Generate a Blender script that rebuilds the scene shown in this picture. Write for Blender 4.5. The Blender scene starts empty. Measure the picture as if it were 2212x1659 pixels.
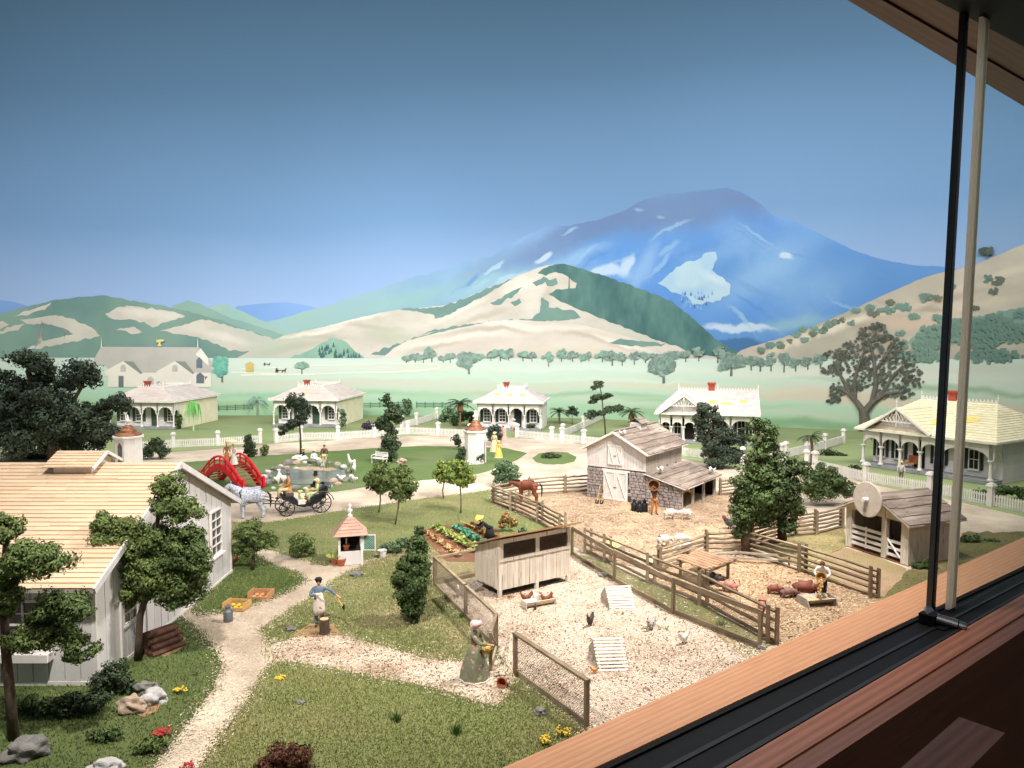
import bpy, math, random
import numpy as np
from mathutils import Vector, Matrix, noise
R = random.Random(7)
NR = np.random.RandomState(5)
sc = bpy.context.scene
col = sc.collection
rad = math.radians

# ------------------------------------------------------------------ camera
FPX, CX, CY, HORIZON, EYE = 1661.0, 1106.0, 829.5, 725.0, 10.0     # measured on a 2212 px wide view of the photograph
PITCH = math.atan((CY - HORIZON) / FPX)
cam_d = bpy.data.cameras.new('camera')
cam_d.sensor_width = 36.0
cam_d.lens = 36.0 * FPX / 2212.0
cam_d.clip_start = 0.1
cam_d.clip_end = 600.0
cam = bpy.data.objects.new('camera', cam_d)
col.objects.link(cam)
cam.location = (0, 0, EYE)
cam.rotation_euler = (math.pi / 2 - PITCH, 0, 0)
sc.camera = cam

# ------------------------------------------------------------------ world, exposure
w = bpy.data.worlds.new('World')
sc.world = w
w.use_nodes = True
bg = w.node_tree.nodes['Background']
bg.inputs[0].default_value = (0.80, 0.90, 1.0, 1)
bg.inputs[1].default_value = 0.13
sc.view_settings.view_transform = 'Standard'
sc.view_settings.look = 'None'
sc.view_settings.exposure = 0.02
sc.view_settings.gamma = 1.0
sc.render.engine = 'CYCLES'
sc.cycles.max_bounces = 5
sc.cycles.diffuse_bounces = 3
sc.cycles.transparent_max_bounces = 12
sc.cycles.caustics_reflective = False
sc.cycles.caustics_refractive = False

# ------------------------------------------------------------------ track lamps behind the top of the window, plus added fill lamps
def spot(name, loc, target, watts, cone=110, blend=0.7, colr=(1.0, 0.86, 0.70), size=0.5):
    d = bpy.data.lights.new(name, 'SPOT')
    d.energy = watts
    d.color = colr
    d.spot_size = rad(cone)
    d.spot_blend = blend
    d.shadow_soft_size = size
    o = bpy.data.objects.new(name, d)
    col.objects.link(o)
    o.location = loc
    o.rotation_euler = (Vector(target) - Vector(loc)).to_track_quat('-Z', 'Y').to_euler()
    return o
WARM = (1.0, 0.93, 0.87)
COOL = (1.0, 0.95, 0.91)
spot('track_spot', (9.5, 25.6, 22.2), (0, 33, 0), 32000, 110, 0.9, WARM)
spot('track_spot', (-7, 12.2, 22.2), (-9, 29, 0), 31000, 90, 1.0, WARM)
spot('track_spot', (11, 29, 27), (8, 46, 0), 40000, 90, 0.9, WARM)
spot('track_spot', (15, 38, 30), (-6, 74, 0), 44000, 85, 0.9, COOL)
spot('track_spot', (26, 40, 27), (28, 56, 0), 10500, 80, 0.9, WARM)
def strip(name, loc, target, watts, sx, sy, colr):
    d = bpy.data.lights.new(name, 'AREA')
    d.energy = watts
    d.color = colr
    d.shape = 'RECTANGLE'
    d.size, d.size_y = sx, sy
    o = bpy.data.objects.new(name, d)
    col.objects.link(o)
    o.location = loc
    o.rotation_euler = (Vector(target) - Vector(loc)).to_track_quat('-Z', 'Y').to_euler()
    return o
strip('room_fill', (10, 2, 24), (15, 25, 6), 950, 6, 6, WARM)  # added fill on the viewer's side, brightens the frame and pale edge
strip('overhead_fill', (2, 50, 46), (2, 52, 0), 9500, 64, 30, COOL)  # unseen area lamp added overhead to soften shadows over the whole model
strip('mural_fill', (-34, 52, 36), (-34, 96, 12), 15000, 44, 4, COOL)  # unseen wash lamps like this one are added to even out the mural
spot('mural_spot', (-14, 50, 31), (-20, 96, 5), 16000, 70, 1.0, COOL, 1.0)
strip('mural_fill', (0, 52, 36), (0, 96, 12), 15000, 44, 4, COOL)
strip('mural_fill', (-66, 52, 36), (-64, 95, 16), 10000, 30, 4, COOL)
strip('mural_fill', (34, 44, 36), (36, 82, 14), 11000, 34, 4, COOL)

# ------------------------------------------------------------------ photograph pixel -> place
CT, ST = math.cos(PITCH), math.sin(PITCH)
def ray(px, py):
    u, v = (px - CX) / FPX, -(py - CY) / FPX
    return Vector((u, CT + v * ST, v * CT - ST))
def G(px, py, z=0.0):
    d = ray(px, py)
    t = (z - EYE) / d.z
    return Vector((d.x * t, d.y * t, z))
def D(px, py, y):
    d = ray(px, py)
    t = y / d.y
    return Vector((d.x * t, y, EYE + d.z * t))
def mpp(y):                      # metres per view pixel at distance y
    return y / FPX
def ysoft(x):
    q = (x - 8) / 10.0
    sp = q if q > 30 else math.log1p(math.exp(q))
    return 96.5 - 5.6 * sp
def W(px, py, off=0.0):          # point on the curved back wall
    d = ray(px, py)
    lo, hi = 10.0, 200.0
    for _ in range(40):
        m = (lo + hi) / 2
        if m * d.y < ysoft(d.x * m) - off * .25: lo = m
        else: hi = m
    return Vector((d.x * lo, d.y * lo, EYE + d.z * lo))

# ------------------------------------------------------------------ scene helpers
def tag(o, label=None, cat=None, group=None, kind=None):
    if label: o['label'] = label
    if cat: o['category'] = cat
    if group: o['group'] = group
    if kind: o['kind'] = kind
    return o
def empty(name, loc=(0, 0, 0), rz=0.0):
    o = bpy.data.objects.new(name, None)
    o.empty_display_size = 0.2
    col.objects.link(o)
    o.location = loc
    o.rotation_euler = (0, 0, rz)
    return o
def thing(name, label, cat, loc=(0, 0, 0), rz=0.0, group=None):
    return tag(empty(name, loc, rz), label, cat, group)
def children(o):
    return [c for c in bpy.data.objects if c.parent is o]
def copy_tree(o, loc=None, rz=None, label=None, parent=None, kids=None):
    c = o.copy()
    col.objects.link(c)
    c.parent = parent
    if loc is not None: c.location = loc
    if rz is not None: c.rotation_euler = (0, 0, rz)
    if label: c['label'] = label
    for ch in children(o): copy_tree(ch, parent=c)
    return c

_ico = {}
def ico(sub):
    if sub in _ico: return _ico[sub]
    t = (1 + 5 ** .5) / 2
    v = [(-1, t, 0), (1, t, 0), (-1, -t, 0), (1, -t, 0), (0, -1, t), (0, 1, t), (0, -1, -t), (0, 1, -t), (t, 0, -1), (t, 0, 1), (-t, 0, -1), (-t, 0, 1)]
    v = [Vector(p).normalized() for p in v]
    f = [(0, 11, 5), (0, 5, 1), (0, 1, 7), (0, 7, 10), (0, 10, 11), (1, 5, 9), (5, 11, 4), (11, 10, 2), (10, 7, 6), (7, 1, 8), (3, 9, 4), (3, 4, 2), (3, 2, 6), (3, 6, 8), (3, 8, 9), (4, 9, 5), (2, 4, 11), (6, 2, 10), (8, 6, 7), (9, 8, 1)]
    for _ in range(sub):
        cache, nf = {}, []
        def mid(a, b):
            k = (min(a, b), max(a, b))
            if k not in cache:
                v.append(((v[a] + v[b]) / 2).normalized()); cache[k] = len(v) - 1
            return cache[k]
        for a, b, c in f:
            x, y, z = mid(a, b), mid(b, c), mid(c, a)
            nf += [(a, x, z), (b, y, x), (c, z, y), (x, y, z)]
        f = nf
    _ico[sub] = (v, f)
    return _ico[sub]

class MB:
    """collects shapes; build() links them as ONE mesh object"""
    def __init__(s):
        s.v, s.f, s.m, s.mi, s.M = [], [], [], 0, None
    def add(s, vs, fs):
        b = len(s.v)
        s.v += [tuple(s.M @ Vector(p)) if s.M else tuple(p) for p in vs]
        s.f += [[b + i for i in f] for f in fs]
        s.m += [s.mi] * len(fs)
        return s
    def hexa(s, p):              # 8 corners: bottom loop 0-3, top loop 4-7
        return s.add(p, [(3, 2, 1, 0), (4, 5, 6, 7), (0, 1, 5, 4), (1, 2, 6, 5), (2, 3, 7, 6), (3, 0, 4, 7)])
    def span(s, x0, x1, y0, y1, z0, z1):
        return s.hexa([(x0, y0, z0), (x1, y0, z0), (x1, y1, z0), (x0, y1, z0), (x0, y0, z1), (x1, y0, z1), (x1, y1, z1), (x0, y1, z1)])
    def box(s, c, sz, rz=0.0):
        cs, sn = math.cos(rz), math.sin(rz)
        P = []
        for z in (-.5, .5):
            for x, y in ((-.5, -.5), (.5, -.5), (.5, .5), (-.5, .5)):
                X, Y = x * sz[0], y * sz[1]
                P.append((c[0] + X * cs - Y * sn, c[1] + X * sn + Y * cs, c[2] + z * sz[2]))
        return s.hexa(P)
    def beam(s, a, b, wd, ht, up=(0, 0, 1)):
        a, b = Vector(a), Vector(b)
        d = (b - a).normalized()
        side = d.cross(Vector(up))
        if side.length < 1e-4: side = d.cross(Vector((1, 0, 0)))
        side.normalize()
        u = side.cross(d)
        sx, uy = side * wd / 2, u * ht / 2
        return s.hexa([a - sx - uy, a + sx - uy, b + sx - uy, b - sx - uy, a - sx + uy, a + sx + uy, b + sx + uy, b - sx + uy])
    def tube(s, pts, r, n=6):
        pts = [Vector(p) for p in pts]
        k = len(pts)
        rs = r if isinstance(r, (list, tuple)) else [r] * k
        vs, fs = [], []
        ref = Vector((0.31, 0.2, 0.93))
        for i, p in enumerate(pts):
            d = (pts[min(i + 1, k - 1)] - pts[max(i - 1, 0)]).normalized()
            a = d.cross(ref)
            if a.length < .05: a = d.cross(Vector((1, 0, 0)))
            a.normalize(); b = d.cross(a)
            for j in range(n):
                t = 2 * math.pi * j / n
                vs.append(p + (a * math.cos(t) + b * math.sin(t)) * rs[i])
        for i in range(k - 1):
            for j in range(n):
                q = (j + 1) % n
                fs.append((i * n + j, i * n + q, (i + 1) * n + q, (i + 1) * n + j))
        fs.append(tuple(range(n - 1, -1, -1)))
        fs.append(tuple((k - 1) * n + j for j in range(n)))
        return s.add(vs, fs)
    def lathe(s, prof, n=12, c=(0, 0, 0), a0=0.0, wav=0.0, nw=8):
        vs, fs = [], []
        k = len(prof)
        for i, (r, z) in enumerate(prof):
            for j in range(n):
                t = a0 + 2 * math.pi * j / n
                q = r * (1 + wav * (1 - i / max(1, k - 1)) * math.sin(nw * t))
                vs.append((c[0] + q * math.cos(t), c[1] + q * math.sin(t), c[2] + z))
        for i in range(k - 1):
            for j in range(n):
                q = (j + 1) % n
                fs.append((i * n + j, i * n + q, (i + 1) * n + q, (i + 1) * n + j))
        fs.append(tuple(range(n - 1, -1, -1)))
        fs.append(tuple((k - 1) * n + j for j in range(n)))
        return s.add(vs, fs)
    def prism(s, pts, vec):
        pts = [Vector(p) for p in pts]
        vec = Vector(vec)
        n = len(pts)
        return s.add(pts + [p + vec for p in pts], [tuple(range(n - 1, -1, -1)), tuple(range(n, 2 * n))] + [(i, (i + 1) % n, n + (i + 1) % n, n + i) for i in range(n)])
    def poly(s, pts):
        return s.add(pts, [tuple(range(len(pts)))])
    def blob(s, c, r, amp=.15, sub=2, fr=1.3, seed=0.0, cut=None):
        v, f = ico(sub)
        out = []
        for p in v:
            k = 1 + amp * noise.noise(p * fr + Vector((seed * 3.7, seed * 1.3, seed)))
            q = [c[i] + p[i] * r[i] * k for i in range(3)]
            if cut is not None: q[2] = max(q[2], cut)
            out.append(q)
        return s.add(out, f)
    def build(s, name, mats, parent=None, loc=None, rz=0.0, smooth=False):
        me = bpy.data.meshes.new(name)
        me.from_pydata(s.v, [], s.f)
        mats = mats if isinstance(mats, (list, tuple)) else [mats]
        for m in mats: me.materials.append(m)
        if len(mats) > 1: me.polygons.foreach_set('material_index', s.m)
        if smooth: me.polygons.foreach_set('use_smooth', [True] * len(me.polygons))
        me.update()
        o = bpy.data.objects.new(name, me)
        col.objects.link(o)
        o.parent = parent
        if loc is not None: o.location = loc
        if rz: o.rotation_euler = (0, 0, rz)
        return o

# ------------------------------------------------------------------ materials
def C(r, g, b):
    def f(c):
        c /= 255.0
        return c / 12.92 if c <= .04045 else ((c + .055) / 1.055) ** 2.4
    return (f(r), f(g), f(b), 1)
_mats = {}
def mat(name, c1, c2=None, scale=3.0, rough=.85, bump=.0, bscale=40.0, island=0.0, stretch=(1, 1, 1), c3=None, metal=0.0, spec=.3, detail=5, speck=None, coord='Object'):
    """two colours mixed by noise, optional third as a second noise, per-piece brightness, fine relief, specks"""
    if name in _mats: return _mats[name]
    m = bpy.data.materials.new(name)
    m.use_nodes = True
    nt = m.node_tree
    N, L = nt.nodes, nt.links
    b = N['Principled BSDF']
    b.inputs['Roughness'].default_value = rough
    b.inputs['Metallic'].default_value = metal
    b.inputs['Specular IOR Level'].default_value = spec
    c2 = c2 or tuple(min(1, x * .72) for x in c1[:3]) + (1,)
    tc = N.new('ShaderNodeTexCoord')
    mp = N.new('ShaderNodeMapping')
    mp.inputs['Scale'].default_value = stretch
    L.new(tc.outputs[coord], mp.inputs[0])
    def nz(s, d=detail, r=.6):
        n = N.new('ShaderNodeTexNoise')
        n.inputs['Scale'].default_value = s
        n.inputs['Detail'].default_value = d
        n.inputs['Roughness'].default_value = r
        L.new(mp.outputs[0], n.inputs['Vector'])
        return n
    def mix(f, a, bb, ty='MIX'):
        x = N.new('ShaderNodeMix')
        x.data_type = 'RGBA'
        x.blend_type = ty
        if isinstance(f, float): x.inputs[0].default_value = f
        else: L.new(f, x.inputs[0])
        for i, q in ((6, a), (7, bb)):
            if isinstance(q, tuple): x.inputs[i].default_value = q
            else: L.new(q, x.inputs[i])
        return x.outputs[2]
    def ramp(src, lo, hi):
        r = N.new('ShaderNodeMapRange')
        r.inputs[1].default_value = lo
        r.inputs[2].default_value = hi
        L.new(src, r.inputs[0])
        return r.outputs[0]
    o = mix(ramp(nz(scale).outputs[0], .36, .64), c1, c2)
    if c3: o = mix(ramp(nz(scale * .37, 3).outputs[0], .46, .66), o, c3)
    if speck:                                   # (colour, scale, threshold)
        v = nz(speck[1], 2, .5)
        o = mix(ramp(v.outputs[0], speck[2], speck[2] + .03), o, speck[0])
        if len(speck) > 3:
            v = nz(speck[1] * .71, 2, .5)
            o = mix(ramp(v.outputs[0], speck[4], speck[4] + .03), o, speck[3])
    if island:
        g = N.new('ShaderNodeNewGeometry')
        oi = N.new('ShaderNodeObjectInfo')
        ad = N.new('ShaderNodeMath'); ad.operation = 'ADD'
        L.new(g.outputs['Random Per Island'], ad.inputs[0]); L.new(oi.outputs['Random'], ad.inputs[1])
        fr = N.new('ShaderNodeMath'); fr.operation = 'FRACT'
        L.new(ad.outputs[0], fr.inputs[0])
        r = N.new('ShaderNodeMapRange')
        r.inputs[3].default_value = 1 - island
        r.inputs[4].default_value = 1 + island * .8
        L.new(fr.outputs[0], r.inputs[0])
        cb = N.new('ShaderNodeCombineColor')
        for i in range(3): L.new(r.outputs[0], cb.inputs[i])
        o = mix(1.0, o, cb.outputs[0], 'MULTIPLY')
    L.new(o, b.inputs['Base Color'])
    if bump:
        n = nz(bscale, 4, .65)
        bp = N.new('ShaderNodeBump')
        bp.inputs['Strength'].default_value = bump
        bp.inputs['Distance'].default_value = .05
        L.new(n.outputs[0], bp.inputs['Height'])
        L.new(bp.outputs[0], b.inputs['Normal'])
    _mats[name] = m
    return m
# ================================================================== the painted back wall
def rough_line(pts, step=9.0, amp=2.0, seed=0, closed=False):
    out = []
    n = len(pts)
    for i in range(n if closed else n - 1):
        a, b = pts[i], pts[(i + 1) % n]
        k = max(1, int(math.hypot(b[0] - a[0], b[1] - a[1]) / step))
        for j in range(k):
            t = j / k
            x, y = a[0] + (b[0] - a[0]) * t, a[1] + (b[1] - a[1]) * t
            if 0 < j or closed:
                x += amp * noise.noise(Vector((x * .07, y * .07, seed)))
                y += amp * noise.noise(Vector((x * .09, y * .09, seed + 9)))
            out.append((x, y))
    if not closed: out.append(pts[-1])
    return out
def clip_x(poly, x, keep_right):
    out = []
    n = len(poly)
    for i in range(n):
        a, b = poly[i], poly[(i + 1) % n]
        ia, ib = (a[0] >= x) == keep_right, (b[0] >= x) == keep_right
        if ia: out.append(a)
        if ia != ib:
            t = (x - a[0]) / (b[0] - a[0])
            out.append((x, a[1] + (b[1] - a[1]) * t))
    return out
def wall_sheet(mb, poly, off, slab=22):
    """a layer of paint: a polygon laid on the curved wall"""
    x0, x1 = min(p[0] for p in poly), max(p[0] for p in poly)
    k = max(1, int((x1 - x0) / slab))
    for i in range(k):
        a, b = x0 + (x1 - x0) * i / k, x0 + (x1 - x0) * (i + 1) / k
        q = poly
        if i > 0: q = clip_x(q, a, True)
        if i < k - 1 and len(q) > 2: q = clip_x(q, b, False)
        if len(q) < 3: continue
        vs = []
        for p in q:
            if not vs or (vs[-1] - Vector(p)).length > 1e-4: vs.append(Vector(p))
        if len(vs) > 2 and (vs[0] - vs[-1]).length < 1e-4: vs.pop()
        if len(vs) < 3: continue
        mb.poly([W(p[0], p[1], off) for p in vs])
def layer(name, poly, m, off, kind='structure', parent=None, amp=0.0, step=10, seed=1, slab=22):
    mb = MB()
    if amp: poly = rough_line(poly, step, amp, seed, True)
    wall_sheet(mb, poly, off, slab)
    return tag(mb.build(name, m, parent), kind=kind if parent is None else None)

# sky: the bare wall, real vertical sheet that curves round the model
def paint_grad(name, stops, axis, lo, hi, var=.12, vs=.02, str_=(1, 1, 1), rough=.9, c_over=None, osc=.03, oth=(.5, .7)):
    """paint that passes from colour to colour across the wall, as the painter laid it, with brushed variation"""
    m = bpy.data.materials.new(name)
    m.use_nodes = True
    N, L = m.node_tree.nodes, m.node_tree.links
    b = N['Principled BSDF']
    b.inputs['Roughness'].default_value = rough
    b.inputs['Specular IOR Level'].default_value = .1
    tc = N.new('ShaderNodeTexCoord')
    sp = N.new('ShaderNodeSeparateXYZ')
    L.new(tc.outputs['Object'], sp.inputs[0])
    mp = N.new('ShaderNodeMapping')
    mp.inputs['Scale'].default_value = str_
    L.new(tc.outputs['Object'], mp.inputs[0])
    nz = N.new('ShaderNodeTexNoise')
    nz.inputs['Scale'].default_value = vs
    nz.inputs['Detail'].default_value = 6
    L.new(mp.outputs[0], nz.inputs['Vector'])
    mr = N.new('ShaderNodeMapRange')
    mr.inputs[1].default_value, mr.inputs[2].default_value = lo, hi
    L.new(sp.outputs[axis], mr.inputs[0])
    ad = N.new('ShaderNodeMath'); ad.operation = 'MULTIPLY_ADD'
    L.new(nz.outputs[0], ad.inputs[0])
    ad.inputs[1].default_value = var
    sb = N.new('ShaderNodeMath'); sb.operation = 'SUBTRACT'
    L.new(mr.outputs[0], sb.inputs[0]); sb.inputs[1].default_value = var * .5
    L.new(sb.outputs[0], ad.inputs[2])
    cr = N.new('ShaderNodeValToRGB')
    e = cr.color_ramp.elements
    while len(e) > 1: e.remove(e[-1])
    e[0].position, e[0].color = stops[0]
    for p, c in stops[1:]:
        q = e.new(p); q.color = c
    L.new(ad.outputs[0], cr.inputs[0])
    out = cr.outputs[0]
    if c_over:
        n2 = N.new('ShaderNodeTexNoise')
        n2.inputs['Scale'].default_value = osc
        n2.inputs['Detail'].default_value = 7
        n2.inputs['Roughness'].default_value = .62
        L.new(mp.outputs[0], n2.inputs['Vector'])
        r2 = N.new('ShaderNodeMapRange')
        r2.inputs[1].default_value, r2.inputs[2].default_value = oth
        r2.inputs[4].default_value = .75
        L.new(n2.outputs[0], r2.inputs[0])
        mx = N.new('ShaderNodeMix'); mx.data_type = 'RGBA'
        L.new(r2.outputs[0], mx.inputs[0]); L.new(out, mx.inputs[6]); mx.inputs[7].default_value = c_over
        out = mx.outputs[2]
    L.new(out, b.inputs['Base Color'])
    return m
mb = MB()
xs = [-150 + 3 * i for i in range(75)]
for i, x in enumerate(xs):
    mb.v += [(x, ysoft(x), -.4), (x, ysoft(x), 62)]
for i in range(len(xs) - 1):
    mb.f.append([2 * i, 2 * i + 2, 2 * i + 3, 2 * i + 1]); mb.m.append(0)
sky_m = paint_grad('sky_paint', [(0, C(168, 190, 226)), (.12, C(146, 173, 213)), (.32, C(106, 141, 180)), (.65, C(83, 116, 147)), (1, C(78, 111, 137))], 2, 8, 58, .10, .03, (1, 1, .6))
tag(mb.build('sky', sky_m, smooth=True), kind='structure')

def spots(m, lst, warp=2.2):
    """passages of another colour worked softly into a paint: (px, py, half width px, half height px, tilt, colour, strength, softness)"""
    N, L = m.node_tree.nodes, m.node_tree.links
    b = N['Principled BSDF']
    src = b.inputs['Base Color'].links[0].from_socket
    tc = N.new('ShaderNodeTexCoord'); sp = N.new('ShaderNodeSeparateXYZ'); L.new(tc.outputs['Object'], sp.inputs[0])
    cb = N.new('ShaderNodeCombineXYZ'); L.new(sp.outputs[0], cb.inputs[0]); L.new(sp.outputs[2], cb.inputs[1])
    v = cb.outputs[0]
    for sc_, am in ((.10, warp), (.45, warp * .4), (1.6, warp * .12)):
        nz = N.new('ShaderNodeTexNoise'); nz.inputs['Scale'].default_value = sc_; nz.inputs['Detail'].default_value = 3
        L.new(tc.outputs['Object'], nz.inputs['Vector'])
        q = N.new('ShaderNodeVectorMath'); q.operation = 'MULTIPLY_ADD'
        L.new(nz.outputs['Color'], q.inputs[0]); q.inputs[1].default_value = (am * 2, am * 2, 0); L.new(v, q.inputs[2])
        o = N.new('ShaderNodeVectorMath'); o.operation = 'SUBTRACT'; L.new(q.outputs[0], o.inputs[0]); o.inputs[1].default_value = (am, am, 0)
        v = o.outputs[0]
    for px, py, rx, ry, an, c, st, so in lst:
        p = W(px, py)
        k = mpp(p.y)
        mp = N.new('ShaderNodeMapping'); mp.vector_type = 'TEXTURE'
        mp.inputs['Location'].default_value = (p.x, p.z, 0); mp.inputs['Rotation'].default_value = (0, 0, rad(-an)); mp.inputs['Scale'].default_value = (rx * k, ry * k, 1)
        L.new(v, mp.inputs[0])
        ln = N.new('ShaderNodeVectorMath'); ln.operation = 'LENGTH'; L.new(mp.outputs[0], ln.inputs[0])
        r = N.new('ShaderNodeMapRange'); r.interpolation_type = 'SMOOTHSTEP'
        r.inputs[1].default_value, r.inputs[2].default_value = 1 + so * .5, max(.01, 1 - so); r.inputs[3].default_value = 0; r.inputs[4].default_value = st
        L.new(ln.outputs['Value'], r.inputs[0])
        x = N.new('ShaderNodeMix'); x.data_type = 'RGBA'; L.new(r.outputs[0], x.inputs[0]); L.new(src, x.inputs[6]); x.inputs[7].default_value = c
        src = x.outputs[2]
    L.new(src, b.inputs['Base Color'])
blue_m = paint_grad('mountain_paint', [(0, C(146, 180, 172)), (.30, C(140, 172, 186)), (.52, C(114, 152, 196)), (.75, C(94, 142, 202)), (1, C(92, 138, 192))], 0, -32, 26, .30, .09, c_over=C(146, 178, 208), osc=.10, oth=(.50, .78))
peak_m = mat('mountain_peak_paint', C(108, 134, 172), C(98, 138, 188), .10, detail=7)
far_m = mat('far_ridge_paint', C(128, 164, 216), C(112, 152, 204), .05)
light_m = mat('clearing_paint', C(166, 194, 206), C(150, 182, 206), .3, detail=8)
white_m = mat('pale_clearing_paint', C(184, 204, 222), C(140, 174, 210), .25, detail=6)
hillg_m = mat('forest_paint', C(116, 148, 138), C(98, 132, 130), .12, detail=7, c3=C(132, 162, 148))
hillg2_m = mat('forest_far_paint', C(136, 168, 158), C(126, 160, 156), .08, detail=6)
forest_m = mat('dark_forest_paint', C(74, 112, 112), C(90, 128, 122), .8, detail=9, stretch=(1, 1, .45), c3=C(62, 98, 100))
tan_m = mat('dry_grass_paint', C(204, 201, 192), C(184, 181, 172), .16, detail=8, c3=C(178, 184, 172), stretch=(1, 1, 1.8))
tan2_m = mat('dry_grass_warm_paint', C(212, 205, 196), C(194, 187, 178), .12, detail=8, c3=C(206, 206, 196), stretch=(1, 1, 2.2))
tanr_m = mat('right_hill_paint', C(194, 186, 172), C(170, 162, 150), .12, detail=8, c3=C(158, 158, 144), stretch=(1, 1, 1.6))
field_m = paint_grad('field_paint', [(0, C(150, 184, 152)), (.34, C(166, 200, 176)), (.6, C(184, 210, 194)), (.85, C(200, 216, 206)), (1, C(190, 210, 200))], 2, 0, 7.5, .5, .05, (.35, .35, 5.0), c_over=C(200, 192, 178), osc=.05, oth=(.52, .75))

rb = random.Random(19)
STROKES = []
for i in range(44):
    x = 1000 + rb.random() * 920
    top = 470 + abs(x - 1500) * .26
    y = top + rb.random() * (700 - top)
    an = (-48 + 24 * rb.random()) if x < 1530 else (24 + 26 * rb.random())
    STROKES.append((x, y, 22 + 40 * rb.random(), 2.5 + 5 * rb.random(), an, [C(84, 130, 192), C(142, 178, 208), C(96, 140, 188), C(150, 184, 204)][i % 4], .28 + .3 * rb.random(), .55))
GC, LC, WC, DC = C(98, 122, 160), C(160, 190, 210), C(180, 200, 218), C(88, 136, 200)
spots(blue_m, [(1450, 452, 270, 56, -6, GC, .85, .6), (1230, 512, 190, 34, -22, GC, .7, .7), (1620, 452, 60, 26, 35, GC, .7, .6), (1050, 576, 90, 22, -24, C(122, 148, 176), .6, .7),
    (1690, 505, 110, 34, 26, C(86, 130, 190), .7, .7), (1850, 580, 120, 60, 20, C(86, 130, 184), .6, .8), (1480, 520, 120, 26, -14, C(92, 138, 196), .5, .8), (1430, 560, 34, 60, 30, DC, .6, .7), (1600, 665, 140, 34, 0, DC, .7, .7), (1440, 640, 70, 34, 20, DC, .8, .6), (1300, 545, 90, 22, -20, C(88, 132, 190), .5, .8),
    (1650, 585, 130, 44, -36, C(134, 172, 208), .65, .9), (1390, 575, 22, 58, 28, C(140, 174, 212), .6, .8), (1560, 545, 70, 20, -20, C(120, 160, 206), .5, .9), (1750, 620, 90, 50, -20, C(122, 162, 204), .5, .9), (1240, 560, 80, 16, -18, C(140, 176, 206), .6, .8), (1720, 700, 80, 18, -6, C(140, 176, 184), .6, .8), (1060, 615, 110, 26, -20, C(150, 186, 186), .6, .8), (880, 640, 160, 24, -16, C(140, 180, 170), .5, .9),
    (1590, 705, 78, 9, 3, WC, .9, .45), (1310, 594, 48, 13, -4, WC, .8, .5), (1354, 572, 12, 24, 18, WC, .8, .5), (1185, 548, 20, 7, -30, WC, .8, .4), (1070, 578, 26, 6, -38, LC, .8, .4), (1105, 600, 50, 9, -24, LC, .7, .4), (1702, 550, 11, 8, 0, WC, .8, .5), (1385, 452, 14, 5, 10, LC, .4, .8), (1440, 470, 10, 4, 0, LC, .4, .8), (1232, 500, 12, 4, -20, LC, .5, .8),
    (1590, 742, 70, 18, 4, C(68, 108, 150), .9, .3)] + STROKES, 1.6)
spots(light_m, [(1480, 632, 44, 14, -10, C(140, 176, 206), .7, .9), (1540, 600, 30, 10, 30, C(186, 204, 214), .7, .9), (1520, 560, 24, 14, 20, C(150, 182, 210), .7, .9)], 1.0)
FD, FL = C(176, 170, 156), C(222, 218, 208)
spots(tan_m, [(700, 726, 70, 8, 8, FD, .8, .9), (790, 704, 80, 7, 6, FD, .8, .9), (640, 748, 60, 8, -16, FD, .8, .9), (1060, 648, 60, 7, -22, FD, .8, .9), (1040, 690, 80, 8, -18, FD, .8, .9), (1190, 636, 12, 34, 20, FD, .7, .9), (760, 690, 80, 6, -12, FL, .8, .9), (680, 716, 70, 5, -12, FL, .8, .9), (1000, 668, 70, 8, -20, FL, .7, .9), (1120, 622, 50, 9, -25, FL, .7, .9), (840, 720, 50, 26, 10, C(170, 180, 158), .6, .9), (600, 756, 60, 8, -12, C(166, 184, 164), .6, .9),
    (310, 676, 70, 10, 6, FL, .5, .9), (480, 718, 80, 10, 14, FL, .5, .9)], 1.2)
spots(tan2_m, [(1050, 718, 130, 7, -4, FD, .8, .9), (1270, 726, 110, 8, 14, FD, .8, .9), (940, 750, 80, 7, -8, FD, .8, .9), (1110, 704, 150, 8, 2, FL, .9, .9), (1340, 738, 80, 6, 14, FL, .8, .9), (1000, 736, 120, 7, -5, FL, .7, .9), (1250, 756, 160, 8, 2, C(206, 200, 176), .6, .9)], 1.2)
spots(tanr_m, [(1990, 664, 100, 8, 8, C(158, 146, 130), .8, .9), (1880, 726, 80, 12, 25, C(162, 150, 134), .7, .9), (1800, 712, 170, 11, -22, C(214, 206, 190), .8, .9), (2080, 628, 80, 9, -22, C(160, 148, 132), .8, .9), (2180, 590, 80, 12, -24, C(210, 200, 182), .7, .9), (2100, 660, 100, 10, -14, C(204, 190, 170), .7, .9), (1950, 700, 60, 16, 0, C(196, 176, 158), .8, .9), (2190, 690, 60, 18, -20, C(204, 190, 164), .8, .6), (2010, 730, 50, 14, -10, C(200, 188, 162), .8, .6)], 1.4)
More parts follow.
